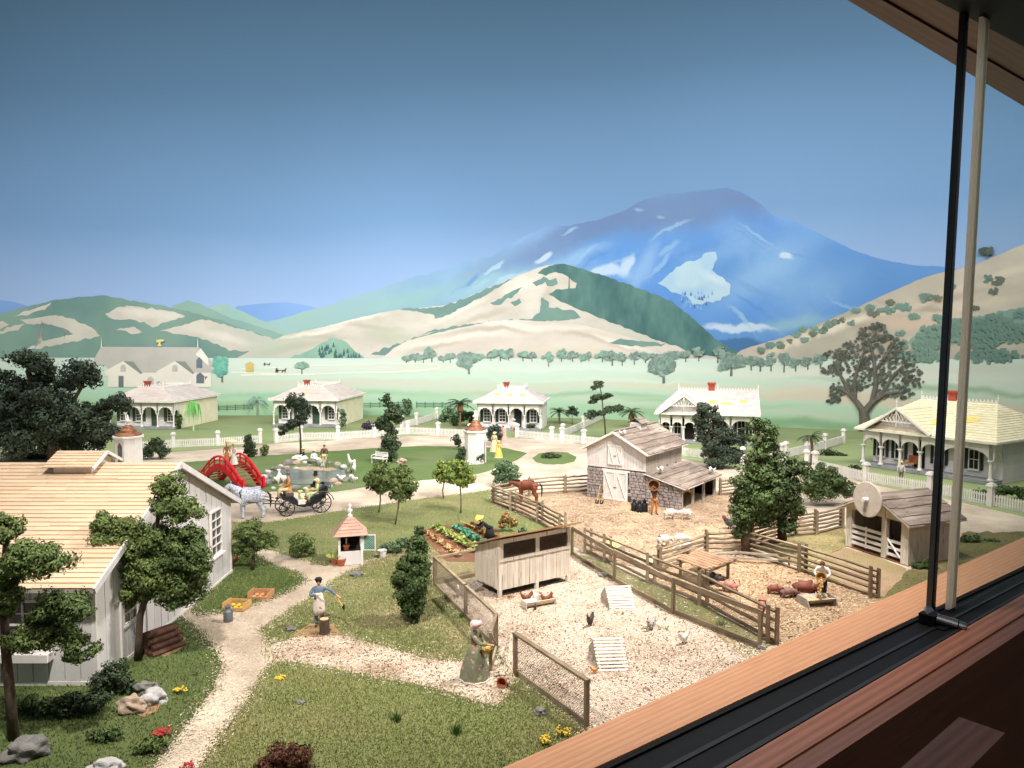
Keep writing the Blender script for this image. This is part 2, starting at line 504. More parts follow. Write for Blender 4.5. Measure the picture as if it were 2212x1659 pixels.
spots(field_m, [(1950, 868, 420, 14, 2, C(206, 190, 174), .8, .8), (1520, 836, 330, 8, 0, C(208, 200, 180), .7, .9), (1250, 852, 260, 6, 0, C(142, 182, 150), .8, .9), (700, 852, 320, 8, 0, C(144, 188, 152), .8, .9), (850, 812, 380, 9, 0, C(186, 218, 202), .8, .9), (1750, 806, 330, 10, 0, C(208, 212, 198), .7, .9), (1650, 908, 330, 13, 2, C(124, 158, 122), .8, .8), (400, 874, 360, 9, 0, C(150, 180, 132), .7, .9), (1350, 822, 240, 5, 0, C(202, 216, 202), .8, .9), (1050, 880, 300, 8, 0, C(152, 190, 150), .7, .9), (2050, 840, 260, 8, 3, C(140, 166, 136), .7, .9), (1250, 796, 300, 7, 0, C(200, 220, 208), .8, .9), (1500, 868, 200, 6, 0, C(150, 184, 150), .7, .9)], 1.0)
layer('hill', [(-60, 700), (-20, 652), (0, 648), (30, 652), (65, 662), (120, 720)], far_m, .05)
layer('hill', [(480, 720), (510, 662), (560, 656), (620, 653), (665, 660), (740, 680), (760, 720)], far_m, .05)
MOUNT = [(430, 770), (470, 742), (520, 712), (600, 690), (700, 661), (800, 630), (870, 607), (905, 594), (925, 594), (940, 586), (975, 580), (1000, 567), (1030, 553), (1062, 556), (1082, 540), (1132, 511), (1180, 489), (1230, 487), (1300, 473), (1350, 454), (1390, 432), (1430, 419), (1480, 415), (1535, 410), (1567, 406), (1600, 415), (1642, 440), (1668, 465), (1720, 480), (1780, 508), (1840, 540), (1900, 560), (1960, 571), (2045, 577), (2200, 600), (2420, 640), (2420, 775)]
mt = layer('mountain', MOUNT, blue_m, .15, amp=2.5, step=14)
layer('clearing', [(1422, 612), (1450, 586), (1480, 566), (1508, 562), (1526, 545), (1546, 543), (1548, 562), (1536, 582), (1560, 600), (1579, 616), (1576, 636), (1556, 648), (1530, 652), (1500, 660), (1482, 642), (1450, 630)], light_m, .3, parent=mt, amp=5, step=4, seed=2)
for i in range(26):                                   # conifers dabbed below the clearing
    x, y = 1470 + R.random() * 70, 625 + R.random() * 38
    layer('painted_conifer', [(x - 2.5, y + 8), (x, y - 2), (x + 2.5, y + 8)], far_m if i % 3 else mat('blue_tree_paint', C(70, 108, 150), C(80, 118, 160), 1), .35, parent=mt)
layer('hill', [(360, 770), (372, 660), (405, 650), (432, 656), (500, 688), (560, 706), (610, 722), (700, 770)], hillg2_m, .3, amp=2)
layer('hill', [(440, 770), (452, 662), (480, 655), (516, 668), (560, 690), (640, 722), (700, 770)], mat('teal_ridge_paint', C(150, 182, 174), C(140, 174, 170), .08), .22, amp=2)
hl = layer('hill', [(-300, 780), (-300, 700), (-100, 672), (0, 678), (60, 662), (110, 650), (160, 643), (220, 638), (290, 650), (345, 660), (400, 671), (470, 690), (545, 716), (600, 736), (650, 780)], hillg_m, .45, amp=3)
for i, pl in enumerate([
    [(228, 680), (250, 665), (275, 660), (340, 668), (380, 675), (400, 684), (380, 690), (330, 706), (310, 697), (280, 690), (244, 690)],
    [(345, 716), (400, 700), (440, 690), (480, 700), (540, 716), (600, 737), (560, 760), (500, 758), (450, 735), (390, 722)],
    [(30, 682), (100, 658), (112, 652), (98, 668), (60, 680)],
    [(45, 692), (120, 680), (160, 690), (200, 710), (218, 725), (130, 744), (50, 758), (96, 736), (158, 722), (138, 708), (104, 700), (60, 700)],
    [(250, 712), (290, 706), (310, 718), (288, 722)],
    [(-40, 700), (5, 694), (20, 700), (-10, 716), (-60, 714)],
    [(0, 715), (30, 702), (56, 700), (40, 712), (-20, 726)]]):
    layer('clearing', pl, tan_m, .55, parent=hl, amp=4, step=4, seed=i + 3)
hc = layer('hill', [(505, 778), (545, 754), (580, 738), (622, 722), (700, 706), (742, 694), (820, 676), (862, 668), (900, 666), (960, 660), (1000, 646), (1060, 620), (1110, 600), (1150, 583), (1182, 572), (1215, 571), (1250, 582), (1330, 610), (1400, 636), (1450, 656), (1500, 698), (1540, 736), (1610, 778)], tan_m, .6, amp=2)
layer('forest', [(1160, 590), (1185, 574), (1215, 569), (1252, 579), (1332, 605), (1402, 631), (1450, 651), (1504, 694), (1546, 733), (1620, 776), (1500, 766), (1420, 735), (1370, 716), (1330, 700), (1285, 682), (1250, 668), (1215, 652), (1185, 636), (1200, 626), (1242, 622), (1246, 612), (1222, 594), (1200, 586), (1180, 594)], forest_m, .7, parent=hc, amp=3, step=4)
for i, pl in enumerate([
    [(860, 672), (880, 664), (920, 667), (960, 660), (1000, 647), (1060, 620), (1110, 601), (1066, 628), (1020, 652), (968, 680), (940, 690), (930, 678), (900, 672)],
    [(900, 724), (980, 704), (1060, 695), (1120, 690), (1150, 690), (1168, 668), (1170, 642), (1186, 655), (1188, 664), (1240, 671), (1256, 688), (1200, 694), (1100, 698), (980, 712)],
    [(1060, 655), (1110, 628), (1130, 618), (1116, 634), (1072, 660)],
    [(1150, 610), (1176, 596), (1182, 606), (1160, 618)],
    [(1178, 606), (1200, 600), (1204, 612), (1184, 620)],
    [(1102, 655), (1124, 645), (1128, 654), (1110, 660)],
    [(800, 766), (850, 745), (900, 728), (960, 712), (900, 738), (860, 770)]]):
    layer('forest', pl, hillg_m, .72, parent=hc, amp=5, step=4, seed=i + 11)
hw = layer('hill', [(820, 778), (850, 752), (882, 735), (960, 715), (1050, 696), (1112, 690), (1165, 694), (1250, 700), (1330, 720), (1382, 735), (1460, 746), (1482, 758), (1480, 778)], tan2_m, .8, amp=2)
layer('forest', [(1318, 740), (1340, 732), (1400, 738), (1440, 744), (1410, 748), (1340, 746)], hillg_m, .85, parent=hw, amp=5, step=6)
layer('hill', [(600, 782), (660, 760), (690, 744), (706, 734), (724, 728), (748, 740), (772, 762), (800, 782)], mat('mound_paint', C(140, 178, 160), C(116, 156, 144), .4, detail=7), .9, amp=4, step=6)
for i in range(40):
    x = 690 + R.random() * 90
    y = 738 + abs(x - 715) * .42 + R.random() * (775 - 738 - abs(x - 715) * .42)
    layer('painted_conifer', [(x - 3, y + 8), (x, y - 4), (x + 3, y + 8)], forest_m, 1.0, parent=bpy.data.objects['hill.006'] if 'hill.006' in bpy.data.objects else hw)
RIGHT = [(1570, 782), (1600, 757), (1652, 741), (1720, 720), (1800, 686), (1850, 665), (1920, 632), (2000, 598), (2050, 585), (2100, 574), (2150, 554), (2212, 526), (2320, 480), (2420, 450), (2420, 800)]
hr = layer('hill', RIGHT, tanr_m, 1.0, amp=2)
layer('hill_patch', [(1955, 742), (1990, 712), (2060, 690), (2130, 680), (2212, 662), (2330, 640), (2330, 745), (2212, 735), (2150, 715), (2100, 735), (2060, 745), (2010, 752)], hillg_m, 1.1, parent=hr, amp=7, step=5)
layer('field', [(-420, 772), (2420, 776), (2420, 1150), (-420, 1000)], field_m, 1.2, slab=30)
def stroke(pts, wd):
    l, r = [], []
    for i, p in enumerate(pts):
        a, b = pts[max(0, i - 1)], pts[min(len(pts) - 1, i + 1)]
        dx, dy = b[0] - a[0], b[1] - a[1]
        q = math.hypot(dx, dy)
        ww = wd if not isinstance(wd, (list, tuple)) else wd[i]
        l.append((p[0] - dy / q * ww / 2, p[1] + dx / q * ww / 2))
        r.append((p[0] + dy / q * ww / 2, p[1] - dx / q * ww / 2))
    return l + r[::-1]
pale_m = mat('track_paint', C(226, 226, 212), C(210, 214, 200), .3)
layer('path', stroke([(520, 810), (640, 809), (740, 806), (840, 804), (905, 801), (945, 796), (953, 791)], 3.5) , pale_m, 1.3)
layer('path', stroke([(953, 792), (945, 788), (900, 785), (820, 786), (700, 790), (590, 794), (520, 797)], 2.4), pale_m, 1.3)
layer('path', stroke([(600, 808), (560, 806), (500, 804)], 3), pale_m, 1.3)

# ------------------------------------------------------------------ trees, bushes and buildings painted on the wall
def dabs(mb, cx, cy, rx, ry, n, r, off, seed=0, sq=.8):
    rr = random.Random(seed)
    for _ in range(n):
        a, q = rr.random() * 6.283, math.sqrt(rr.random())
        x, y = cx + rx * q * math.cos(a), cy + ry * q * math.sin(a)
        s = r * (.6 + .8 * rr.random())
        k = 6
        ph = rr.random() * 3
        c = W(x, y, off + rr.random() * .25)
        px = mpp(c.y)
        mb.add([(c.x + s * px * math.cos(ph + t * 6.283 / k) * (1 + .4 * rr.random()), c.y, c.z + s * sq * px * math.sin(ph + t * 6.283 / k) * (1 + .4 * rr.random())) for t in range(k)], [tuple(range(k))])
oakp_m = mat('painted_oak_leaves', C(140, 164, 154), C(120, 146, 138), 2, island=.28)
oakg_m = mat('painted_green_leaves', C(140, 174, 156), C(122, 160, 144), 2, island=.25)
trkp_m = mat('painted_trunk', C(110, 124, 116), C(96, 108, 100), 2)
darkp_m = mat('painted_dark_leaves', C(106, 112, 102), C(86, 94, 84), 2, island=.35)
darkt_m = mat('painted_dark_trunk', C(112, 106, 98), C(94, 90, 84), 2, bump=0)
def ptree(px, py, wd, ht, label, group, lm=oakp_m, n=40, seed=0, trunk=.4):
    b = W(px, py, 1.5)
    t = thing('painted_tree', label, 'painted tree', b, 0, group)
    mb = MB()
    s = mpp(b.y)
    mb.prism([(-wd * .045 * s, 0, 0), (wd * .045 * s, 0, 0), (wd * .03 * s, 0, ht * trunk * 1.2 * s), (-wd * .03 * s, 0, ht * trunk * 1.2 * s)], (0, .1, 0))
    mb.build('trunk', trkp_m if lm is not darkp_m else darkt_m, t)
    mb = MB()
    rr = random.Random(seed)
    for k in range(5):
        dabs(mb, px + (rr.random() - .5) * wd * .5, py - ht * (.62 + (rr.random() - .5) * .35), wd * .3, ht * .2, n // 5, wd * .085 + 1.0, 1.6, seed * 31 + k)
    mb.v = [tuple(Vector(v) - b) for v in mb.v]
    mb.build('crown', lm, t)
    return t
G1 = 'small oaks painted along the far side of the valley'
L1 = 'small blue-green oak painted in the row at the foot of the hills'
for i, (x, y, wd, ht) in enumerate([(880, 784, 20, 20), (895, 783, 22, 22), (916, 784, 20, 22), (935, 782, 22, 24), (958, 783, 16, 18), (975, 784, 18, 22), (1000, 782, 20, 26), (1034, 780, 22, 20), (1060, 780, 18, 18), (1078, 780, 24, 22), (1100, 778, 22, 28), (1128, 780, 20, 18), (1150, 781, 20, 18), (1210, 781, 18, 22), (1235, 781, 20, 22), (1255, 782, 18, 20), (1275, 780, 20, 20), (1300, 782, 20, 24), (1320, 790, 22, 26), (1345, 790, 24, 28), (1372, 788, 22, 24), (1392, 784, 20, 22), (1425, 783, 24, 22), (1450, 783, 24, 22), (1480, 782, 24, 24), (1508, 780, 24, 22), (1620, 800, 26, 32), (1640, 802, 30, 36), (1668, 802, 26, 32), (1692, 804, 30, 38), (1716, 802, 24, 30), (1745, 798, 28, 32), (1770, 796, 24, 28), (1548, 784, 28, 30)]):
    ptree(x + (R.random() - .5) * 6, y, wd * (.9 + .6 * R.random()), ht * (.85 + .55 * R.random()), L1, G1, oakg_m if 1000 < x < 1320 and i % 2 else oakp_m, 30, i)
ptree(1013, 808, 42, 46, 'round grey-green oak painted alone left of the tan hill foot', 'larger trees painted in the valley', oakp_m, 90, 71, .35)
ptree(1185, 792, 24, 32, 'thin pale tree painted before the middle of the far row', 'larger trees painted in the valley', oakg_m, 45, 72, .4)
ptree(1434, 828, 66, 66, 'broad spreading oak painted in the field behind the fourth cottage', 'larger trees painted in the valley', oakp_m, 150, 73, .3)
ptree(1580, 812, 56, 52, 'round oak painted in the field near the dip between the hills', 'larger trees painted in the valley', oakp_m, 110, 74, .3)
ptree(652, 808, 26, 28, 'small green tree painted beside the race track', 'larger trees painted in the valley', oakg_m, 50, 75, .35)
ptree(480, 826, 44, 58, 'turquoise tree painted beside the grey stable', 'larger trees painted in the valley', mat('painted_teal_leaves', C(120, 186, 168), C(98, 166, 150), 2, island=.2), 90, 76, .4)
ptree(2133, 558, 34, 26, 'dark round oak painted on the skyline of the right hill', 'larger trees painted in the valley', mat('painted_ridge_leaves', C(96, 110, 100), C(80, 96, 90), 2, island=.25), 55, 77, .3)
for i, (x, y, wd, ht) in enumerate([(345, 840, 60, 24), (395, 846, 46, 20)]):
    mb = MB(); dabs(mb, x, y, wd / 2, ht / 2, 40, 6, 1.6, i + 5)
    tag(mb.build('painted_bush', oakp_m), ['wide grey bush painted before the stable wall', 'smaller grey bush painted at the stable corner'][i], 'painted bush', 'bushes painted near the stable')
BR = 'grey-green bush painted on the dry right-hand hillside'
for i in range(46):
    if i < 26:
        t = i / 26
        x, y = 1640 + t * 300 + R.gauss(0, 12), 756 - t * 118 + R.random() * 22 - 2
    else:
        x, y = 1930 + R.random() * 280, 0
        y = 640 - (x - 1930) * .2 + R.random() * 120
    s = 5 + 4.5 * R.random() + (x - 1640) * .010
    mb = MB(); dabs(mb, x, y, s, s * .6, 22, s * .28, 1.25, i)
    tag(mb.build('painted_bush', hillg_m if i % 3 else mat('painted_hill_bush', C(126, 132, 116), C(108, 120, 108), 1)), BR, 'painted bush', 'bushes painted on the right-hand hill')
for i, (x, y, sx, sy) in enumerate([(2030, 720, 60, 22), (2090, 705, 60, 20), (2150, 700, 50, 24), (2120, 735, 60, 20), (2010, 745, 50, 14), (2190, 720, 40, 24), (1990, 770, 60, 14), (2140, 768, 90, 16)]):
    mb = MB(); dabs(mb, x, y, sx * .8, sy * .8, 110, 5.5, 1.3, i + 90)
    tag(mb.build('painted_thicket', hillg_m), ['green thicket painted on the right hill, left of the black pole', 'green thicket painted high on the right hill above the cottage chimney', 'green thicket painted between pole and picture edge on the right hill', 'green thicket painted just behind the pale window edge strip', 'low green thicket painted directly above the big dark oak', 'green thicket painted at the far right edge of the hill', 'long low thicket painted at the field edge behind the dark oak', 'long low thicket painted at the field edge above the rightmost cottage'][i], 'painted thicket', 'thickets painted on the right-hand hill')
# the big dark oak by the right cottage
b = W(1868, 930, 1.5)
t = thing('painted_oak', 'large dark grey oak painted behind the rightmost cottage', 'painted tree', b)
mb = MB()
for pts, rr_ in [([(1868, 932), (1868, 905), (1866, 888)], [13, 11, 10]), ([(1866, 892), (1850, 868), (1832, 850), (1812, 838)], [8, 6, 4.5, 2.5]), ([(1868, 890), (1888, 866), (1912, 850), (1950, 846)], [8.5, 7, 5, 2]), ([(1884, 870), (1892, 830), (1888, 780), (1880, 740)], [6, 5, 3.5, 2]), ([(1846, 866), (1846, 820), (1858, 780), (1870, 750)], [5, 4, 3, 2]), ([(1840, 858), (1810, 800), (1800, 780)], [4, 3, 2]), ([(1900, 858), (1930, 810), (1950, 790)], [4, 3, 2]), ([(1890, 800), (1920, 760), (1935, 735)], [3, 2.5, 1.5])]:
    mb.tube([W(x, y, 1.7) - b for x, y in pts], [q * mpp(b.y) for q in rr_], 7)
mb.build('trunk', darkt_m, t)
mb = MB()
for k, (x, y, rx, ry, n) in enumerate([(1885, 722, 34, 24, 90), (1850, 748, 36, 22, 90), (1920, 745, 38, 26, 100), (1810, 765, 32, 14, 60), (1840, 785, 44, 22, 100), (1900, 785, 46, 26, 110), (1950, 775, 30, 22, 70), (1800, 800, 26, 16, 50), (1870, 820, 44, 22, 90), (1930, 820, 42, 24, 90), (1970, 800, 26, 18, 50), (1815, 840, 28, 18, 60), (1800, 860, 18, 14, 36), (1842, 838, 26, 14, 40), (1945, 848, 36, 16, 60), (1905, 850, 28, 12, 34), (1975, 826, 22, 14, 34), (1895, 706, 20, 9, 30)]):
    dabs(mb, x, y, rx * .92, ry * .8, int(n * .72), 3.1, 1.8, k + 200)
mb.v = [tuple(Vector(v) - b) for v in mb.v]
mb.build('crown', darkp_m, t)
# palm and willow painted on the lawn between the left cottages
b = W(557, 925, 1.5)
t = thing('painted_palm', 'tall green palm painted between the two left cottages', 'painted tree', b)
mb = MB(); s = mpp(b.y)
mb.prism([(-3.5 * s, 0, 0), (3.5 * s, 0, 0), (2 * s, 0, 62 * s), (-2 * s, 0, 62 * s)], (0, .1, 0)); mb.build('trunk', mat('painted_palm_trunk', C(128, 150, 128), C(112, 136, 116), 1), t)
for k in range(11):
    a = rad(-40 + 26 * k)
    mb = MB()
    p0 = Vector((0, -.1 - .02 * k, 62 * s)); pts = []
    for q in range(5):
        u = q / 4
        pts.append((26 * s * u * math.cos(a), -.1 - .02 * k, 62 * s + 22 * s * u * math.sin(a) - 18 * s * u * u))
    wv = [3 * s, 5.5 * s, 5 * s, 4 * s, .5 * s]
    up = [(p[0], p[1], p[2] + wv[i] * .5) for i, p in enumerate(pts)]
    lo = [(p[0], p[1], p[2] - wv[i] * .5) for i, p in enumerate(pts)]
    mb.prism(up + lo[::-1], (0, .01, 0)); mb.build('frond', oakg_m, t)
b = W(418, 932, 1.5)
t = thing('painted_willow', 'pale lime weeping willow painted at the side of the leftmost cottage', 'painted tree', G(418, 931))
mb = MB(); mb.tube([(0, 0, 0), (.05, 0, 1.4), (0, 0, 2.9)], [.09, .07, .05], 6); mb.build('trunk', mat('willow_trunk', C(190, 210, 170), C(170, 196, 150), 2), t)
mb = MB(); rr = random.Random(3)
for k in range(70):
    a, q = rr.random() * 6.283, .25 + .45 * rr.random()
    x, y, z = q * math.cos(a), q * math.sin(a) * .8, 3.1 - q * .8 + rr.random() * .3
    h = .5 + rr.random() * 1.5
    mb.tube([(x * .4, y * .4, z + .1), (x, y, z), (x * 1.25, y * 1.25, z - h * .5), (x * 1.3, y * 1.3, max(.3, z - h))], [.02, .035, .035, .01], 4)
mb.build('crown', mat('willow_leaves', C(150, 214, 130), C(120, 190, 104), 2, island=.25), t)

# the grey stable painted at the left edge of the valley
st = thing('painted_stable', 'long pale grey stable with twin gables painted in the left valley', 'painted building', W(310, 830, 1.35))
so = st.location.copy()
swall = mat('stable_wall_paint', C(226, 222, 210), C(216, 212, 202), .3)
sroof = mat('stable_roof_paint', C(188, 186, 180), C(178, 178, 172), .4)
sdark = mat('stable_shade_paint', C(140, 146, 140), C(130, 138, 132), .4)
swht = mat('stable_trim_paint', C(226, 228, 216), C(216, 220, 208), .4)
sdoor = mat('stable_door_paint', C(110, 122, 132), C(98, 110, 120), .4)
def sp(name, pts, m, off, parent=st):
    mb = MB(); wall_sheet(mb, pts, off)
    o_ = so if parent is st else so
    mb.v = [tuple(Vector(v) - o_) for v in mb.v]
    return mb.build(name, m, parent)
sp('roof', [(195, 790), (218, 749), (430, 750), (466, 792), (455, 792)], sroof, 1.4)
sp('wall', [(235, 836), (232, 800), (235, 780), (266, 762), (360, 764), (455, 800), (456, 836)], swall, 1.42)
sp('wall', [(412, 830), (414, 775), (434, 752), (450, 774), (452, 830)], swht, 1.44)
sp('lower_roof', [(220, 778), (235, 762), (418, 762), (470, 806), (240, 806)], sroof, 1.46)
for gx in (266, 378):
    sp('gable', [(gx - 40, 806), (gx - 40, 802), (gx, 780), (gx + 40, 808), (gx + 40, 812), (gx - 40, 812)], swall, 1.5)
    sp('shaded_roof', [(gx, 780), (gx + 22, 781), (gx + 42, 806), (gx + 38, 808)], sdark, 1.52)
    wn = sp('window', [(gx - 6, 803), (gx - 6, 793), (gx - 3, 788), (gx + 3, 788), (gx + 6, 793), (gx + 6, 803)], sroof, 1.54)
sp('wall_front', [(233, 836), (233, 805), (456, 805), (456, 836)], swall, 1.49)
sp('door', [(256, 836), (256, 812), (267, 812), (267, 836)], sdoor, 1.55)
sp('door', [(318, 836), (318, 818), (325, 813), (332, 818), (332, 836)], sroof, 1.55)
sp('hay_door', [(424, 795), (424, 778), (430, 771), (437, 778), (437, 795)], sdoor, 1.55)
sp('arched_door', [(424, 828), (424, 812), (432, 804), (441, 812), (441, 828)], sdoor, 1.55)
for gx in (219, 427):
    sp('finial', [(gx - 1.2, 750), (gx, 726), (gx + 1.2, 750)], swht, 1.5)
sp('weather_vane', [(340, 748), (343, 740), (337, 739), (338, 734), (352, 733), (355, 736), (346, 740), (349, 748)], mat('vane_paint', C(226, 214, 150), C(214, 200, 140), .4), 1.5)
# small painted figures on the race track
kk = MB(); wall_sheet(kk, [(531, 803), (531, 788), (529, 787), (540, 781), (550, 787), (548, 788), (548, 803)], 1.5)
tag(kk.build('painted_kiosk', mat('kiosk_paint', C(210, 190, 120), C(186, 164, 100), .5)), 'small yellow judges kiosk painted beside the race track', 'painted kiosk')
for (x, y), lb in zip([(607, 803), (577, 788), (440, 818)], ['brown horse and light cart painted on the near race track', 'tiny dark horse painted on the far race track', 'dark red wagon and team painted at the stable end']):
    k = 1.0 if x != 577 else .6
    if x == 440: k = 1.3
    b = W(x, y, 1.5); mb = MB(); s = mpp(b.y) * k
    mb.M = Matrix.Translation(b)
    mb.prism([(2 * s, 0, 3.5 * s), (8 * s, 0, 4 * s), (10 * s, 0, 8 * s), (12 * s, 0, 7 * s), (10 * s, 0, 2 * s), (9.5 * s, 0, -2 * s), (8.8 * s, 0, -2 * s), (8.4 * s, 0, 1.5 * s), (4 * s, 0, 1.2 * s), (3 * s, 0, -2 * s), (2.2 * s, 0, -2 * s)], (0, .03, 0))
    mb.prism([(-9 * s + 3.5 * s * math.cos(a * .524), 0, 1.4 * s + 3.5 * s * math.sin(a * .524)) for a in range(12)], (0, .03, 0))
    mb.prism([(-9 * s, 0, 2 * s), (3 * s, 0, 2.8 * s), (3 * s, 0, 3.4 * s), (-7 * s, 0, 4 * s), (-8 * s, 0, 8 * s), (-11 * s, 0, 8 * s), (-11 * s, 0, 3 * s)], (0, .03, 0))
    tag(mb.build('painted_cart', mat('cart_paint', C(112, 92, 80), C(90, 76, 70), 1)), lb, 'painted cart')
# painted paddock fences behind the cottages
pf_m = mat('painted_fence', C(100, 132, 112), C(84, 116, 100), 1)
for i, pts in enumerate([[(436, 882), (545, 878)], [(780, 875), (880, 872)], [(900, 874), (1010, 874)]]):
    (xa, ya), (xb, yb) = pts
    t = thing('painted_fence', ['rail fence painted left of the tall palm', 'rail fence painted right of the second cottage', 'rail fence painted left of the middle cottage'][i], 'painted fence', W(xa, ya + 8, 1.4))
    o_ = t.location
    for k in range(3):
        mb = MB(); wall_sheet(mb, stroke([(xa, ya - 3 + 3.5 * k), (xb, yb - 3 + 3.5 * k)], 1.2), 1.45)
        mb.v = [tuple(Vector(v) - o_) for v in mb.v]; mb.build('rail', pf_m, t)
    n = int((xb - xa) / 18)
    for k in range(n + 1):
        x = xa + (xb - xa) * k / n; y = ya + (yb - ya) * k / n
        mb = MB(); wall_sheet(mb, [(x - 1, y + 7), (x - 1, y - 6), (x + 1, y - 6), (x + 1, y + 7)], 1.5)
        mb.v = [tuple(Vector(v) - o_) for v in mb.v]; mb.build('post', pf_m, t)

# ================================================================== the ground
def inpoly(pts, poly):
    x, y = pts[:, 0], pts[:, 1]
    c = np.zeros(len(pts), bool)
    n = len(poly)
    for i in range(n):
        x1, y1 = poly[i]; x2, y2 = poly[(i + 1) % n]
        if y1 == y2: continue
        k = ((y1 > y) != (y2 > y)) & (x < (x2 - x1) * (y - y1) / (y2 - y1) + x1)
        c ^= k
    return c
SILL_A, SILL_B = G(1085, 1659, .5), G(2212, 1160, .5)
sd = (SILL_B - SILL_A); sd.z = 0; sd.normalize()
sn = Vector((sd.y, -sd.x, 0))                      # towards the viewer
def sill(t, off, z): return Vector((SILL_A.x + sd.x * t + sn.x * off, SILL_A.y + sd.y * t + sn.y * off, z))
gravel_m = mat('road_gravel', C(186, 170, 152), C(166, 150, 132), .5, .95, .35, 14, c3=C(206, 194, 172), speck=(C(150, 134, 112), 9, .66, C(222, 212, 192), .68), detail=8)
chips_m = mat('wood_chip_ground', C(214, 196, 176), C(196, 175, 153), .8, .95, .8, 16, speck=(C(110, 92, 72), 20, .63, C(236, 222, 196), .62), detail=8, c3=C(206, 190, 168))
straw_m = mat('barnyard_straw', C(176, 152, 130), C(150, 124, 102), .9, .95, .8, 13, speck=(C(92, 66, 44), 10, .63, C(222, 190, 140), .60), detail=8, c3=C(198, 174, 142))
mud_m = mat('pig_pen_ground', C(186, 160, 128), C(160, 132, 104), .7, .95, .7, 14, speck=(C(104, 82, 62), 10, .63, C(214, 194, 160), .62), detail=8, c3=C(150, 124, 100))
lawn_m = mat('lawn', C(110, 120, 70), C(124, 130, 80), .35, .95, .9, 22, c3=C(136, 124, 86), speck=(C(58, 66, 34), 9, .63, C(150, 146, 104), .68), detail=8)
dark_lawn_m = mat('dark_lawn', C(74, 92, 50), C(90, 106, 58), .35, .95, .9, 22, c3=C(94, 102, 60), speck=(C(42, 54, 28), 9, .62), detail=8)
trim_lawn_m = mat('trim_lawn', C(82, 104, 54), C(90, 112, 60), .3, .95, .5, 25, c3=C(102, 114, 74), speck=(C(68, 82, 48), 9, .66), detail=8)
back_lawn_m = mat('back_lawn', C(140, 154, 106), C(124, 140, 94), .15, .95, .3, 12, c3=C(136, 142, 102), detail=7, stretch=(.4, 1, 1))
dry_m = mat('dry_turf', C(146, 134, 92), C(126, 118, 76), .5, .95, .9, 20, c3=C(166, 152, 108), speck=(C(82, 82, 48), 9, .62, C(200, 186, 146), .66), detail=8)
soil_m = mat('garden_soil', C(134, 92, 66), C(112, 74, 52), .8, .95, .8, 12, speck=(C(78, 50, 36), 8, .62), detail=8)
floor_m = mat('room_floor', C(48, 34, 26), C(36, 26, 20), .2)
mb = MB()
e0, e1 = sill(-60, .8, 0), sill(110, .8, 0)
mb.poly([(e0.x, e0.y, 0), (e1.x, e1.y, 0), (110, 130, 0), (-150, 130, 0), (-150, e0.y, 0)])
tag(mb.build('ground', gravel_m), kind='structure')
mb = MB(); f0, f1 = sill(-150, 60, -22), sill(200, 60, -22)
mb.poly([(-200, -120, -22), (200, -120, -22), (250, 140, -22), (-200, 140, -22)])
tag(mb.build('floor', floor_m), kind='structure')
LAWNS = {}
def sheet(name, pts, m, z=.02, amp=2.2, step=12, seed=0, kind='structure', lip=True):
    q = rough_line(pts, step, amp, seed, True)
    P = [G(*p) for p in q]
    mb = MB()
    mb.poly([(p.x, p.y, z) for p in P])
    n = len(P)
    if lip:
        b = len(mb.v)
        mb.add([(p.x, p.y, z) for p in P] + [(p.x, p.y, -.02) for p in P], [(i, n + i, n + (i + 1) % n, (i + 1) % n) for i in range(n)])
    o = tag(mb.build(name, m), kind=kind)
    LAWNS.setdefault(name, []).append([(p.x, p.y) for p in P])
    return o
P_FRONT = [(300, 1900), (400, 1720), (432, 1659), (455, 1625), (500, 1562), (545, 1500), (575, 1450), (600, 1432), (640, 1434), (720, 1449), (850, 1472), (950, 1492), (1020, 1516), (1072, 1528), (1100, 1500), (1112, 1464), (1150, 1490), (1210, 1532), (1264, 1574), (1200, 1640), (1100, 1730), (900, 1900)]
P_MID = [(566, 1362), (600, 1338), (660, 1300), (700, 1272), (745, 1240), (800, 1216), (850, 1200), (925, 1188), (937, 1262), (1003, 1328), (1070, 1402), (1062, 1424), (1010, 1430), (930, 1424), (850, 1404), (790, 1386), (740, 1372), (690, 1366), (640, 1376), (585, 1392)]
P_HOUSE = [(-260, 1900), (-220, 1420), (0, 1420), (190, 1420), (385, 1330), (400, 1340), (440, 1372), (470, 1412), (478, 1440), (460, 1490), (410, 1555), (360, 1620), (330, 1659), (230, 1820), (180, 1900)]
P_CRATE = [(412, 1322), (440, 1327), (490, 1322), (540, 1308), (600, 1288), (640, 1268), (662, 1255), (640, 1238), (600, 1225), (560, 1205), (520, 1192), (500, 1194), (496, 1228)]
P_WELL = [(497, 1128), (560, 1132), (640, 1120), (740, 1104), (830, 1090), (950, 1073), (1062, 1060), (1068, 1090), (1110, 1108), (1170, 1132), (1240, 1160), (1240, 1180), (935, 1192), (850, 1196), (800, 1208), (745, 1216), (700, 1222), (640, 1206), (600, 1192), (560, 1184), (520, 1186), (497, 1190)]
P_POND = [(385, 1000), (440, 996), (560, 986), (700, 976), (800, 969), (900, 964), (1000, 965), (1090, 968), (1138, 979), (1120, 992), (1070, 1012), (1040, 1022), (950, 1034), (830, 1046), (740, 1060), (690, 1066), (600, 1062), (500, 1066), (440, 1064), (380, 1050)]
P_ISLE = [(1150, 990), (1165, 980), (1195, 976), (1225, 978), (1246, 988), (1240, 997), (1215, 1003), (1180, 1003), (1158, 998)]
sheet('lawn', P_FRONT, lawn_m, .03)
sheet('lawn', P_MID, mat('mid_lawn', C(106, 108, 66), C(92, 98, 58), .5, .95, .9, 20, c3=C(156, 142, 108), speck=(C(66, 72, 40), 9, .63, C(186, 172, 136), .64), detail=8), .03, 4)
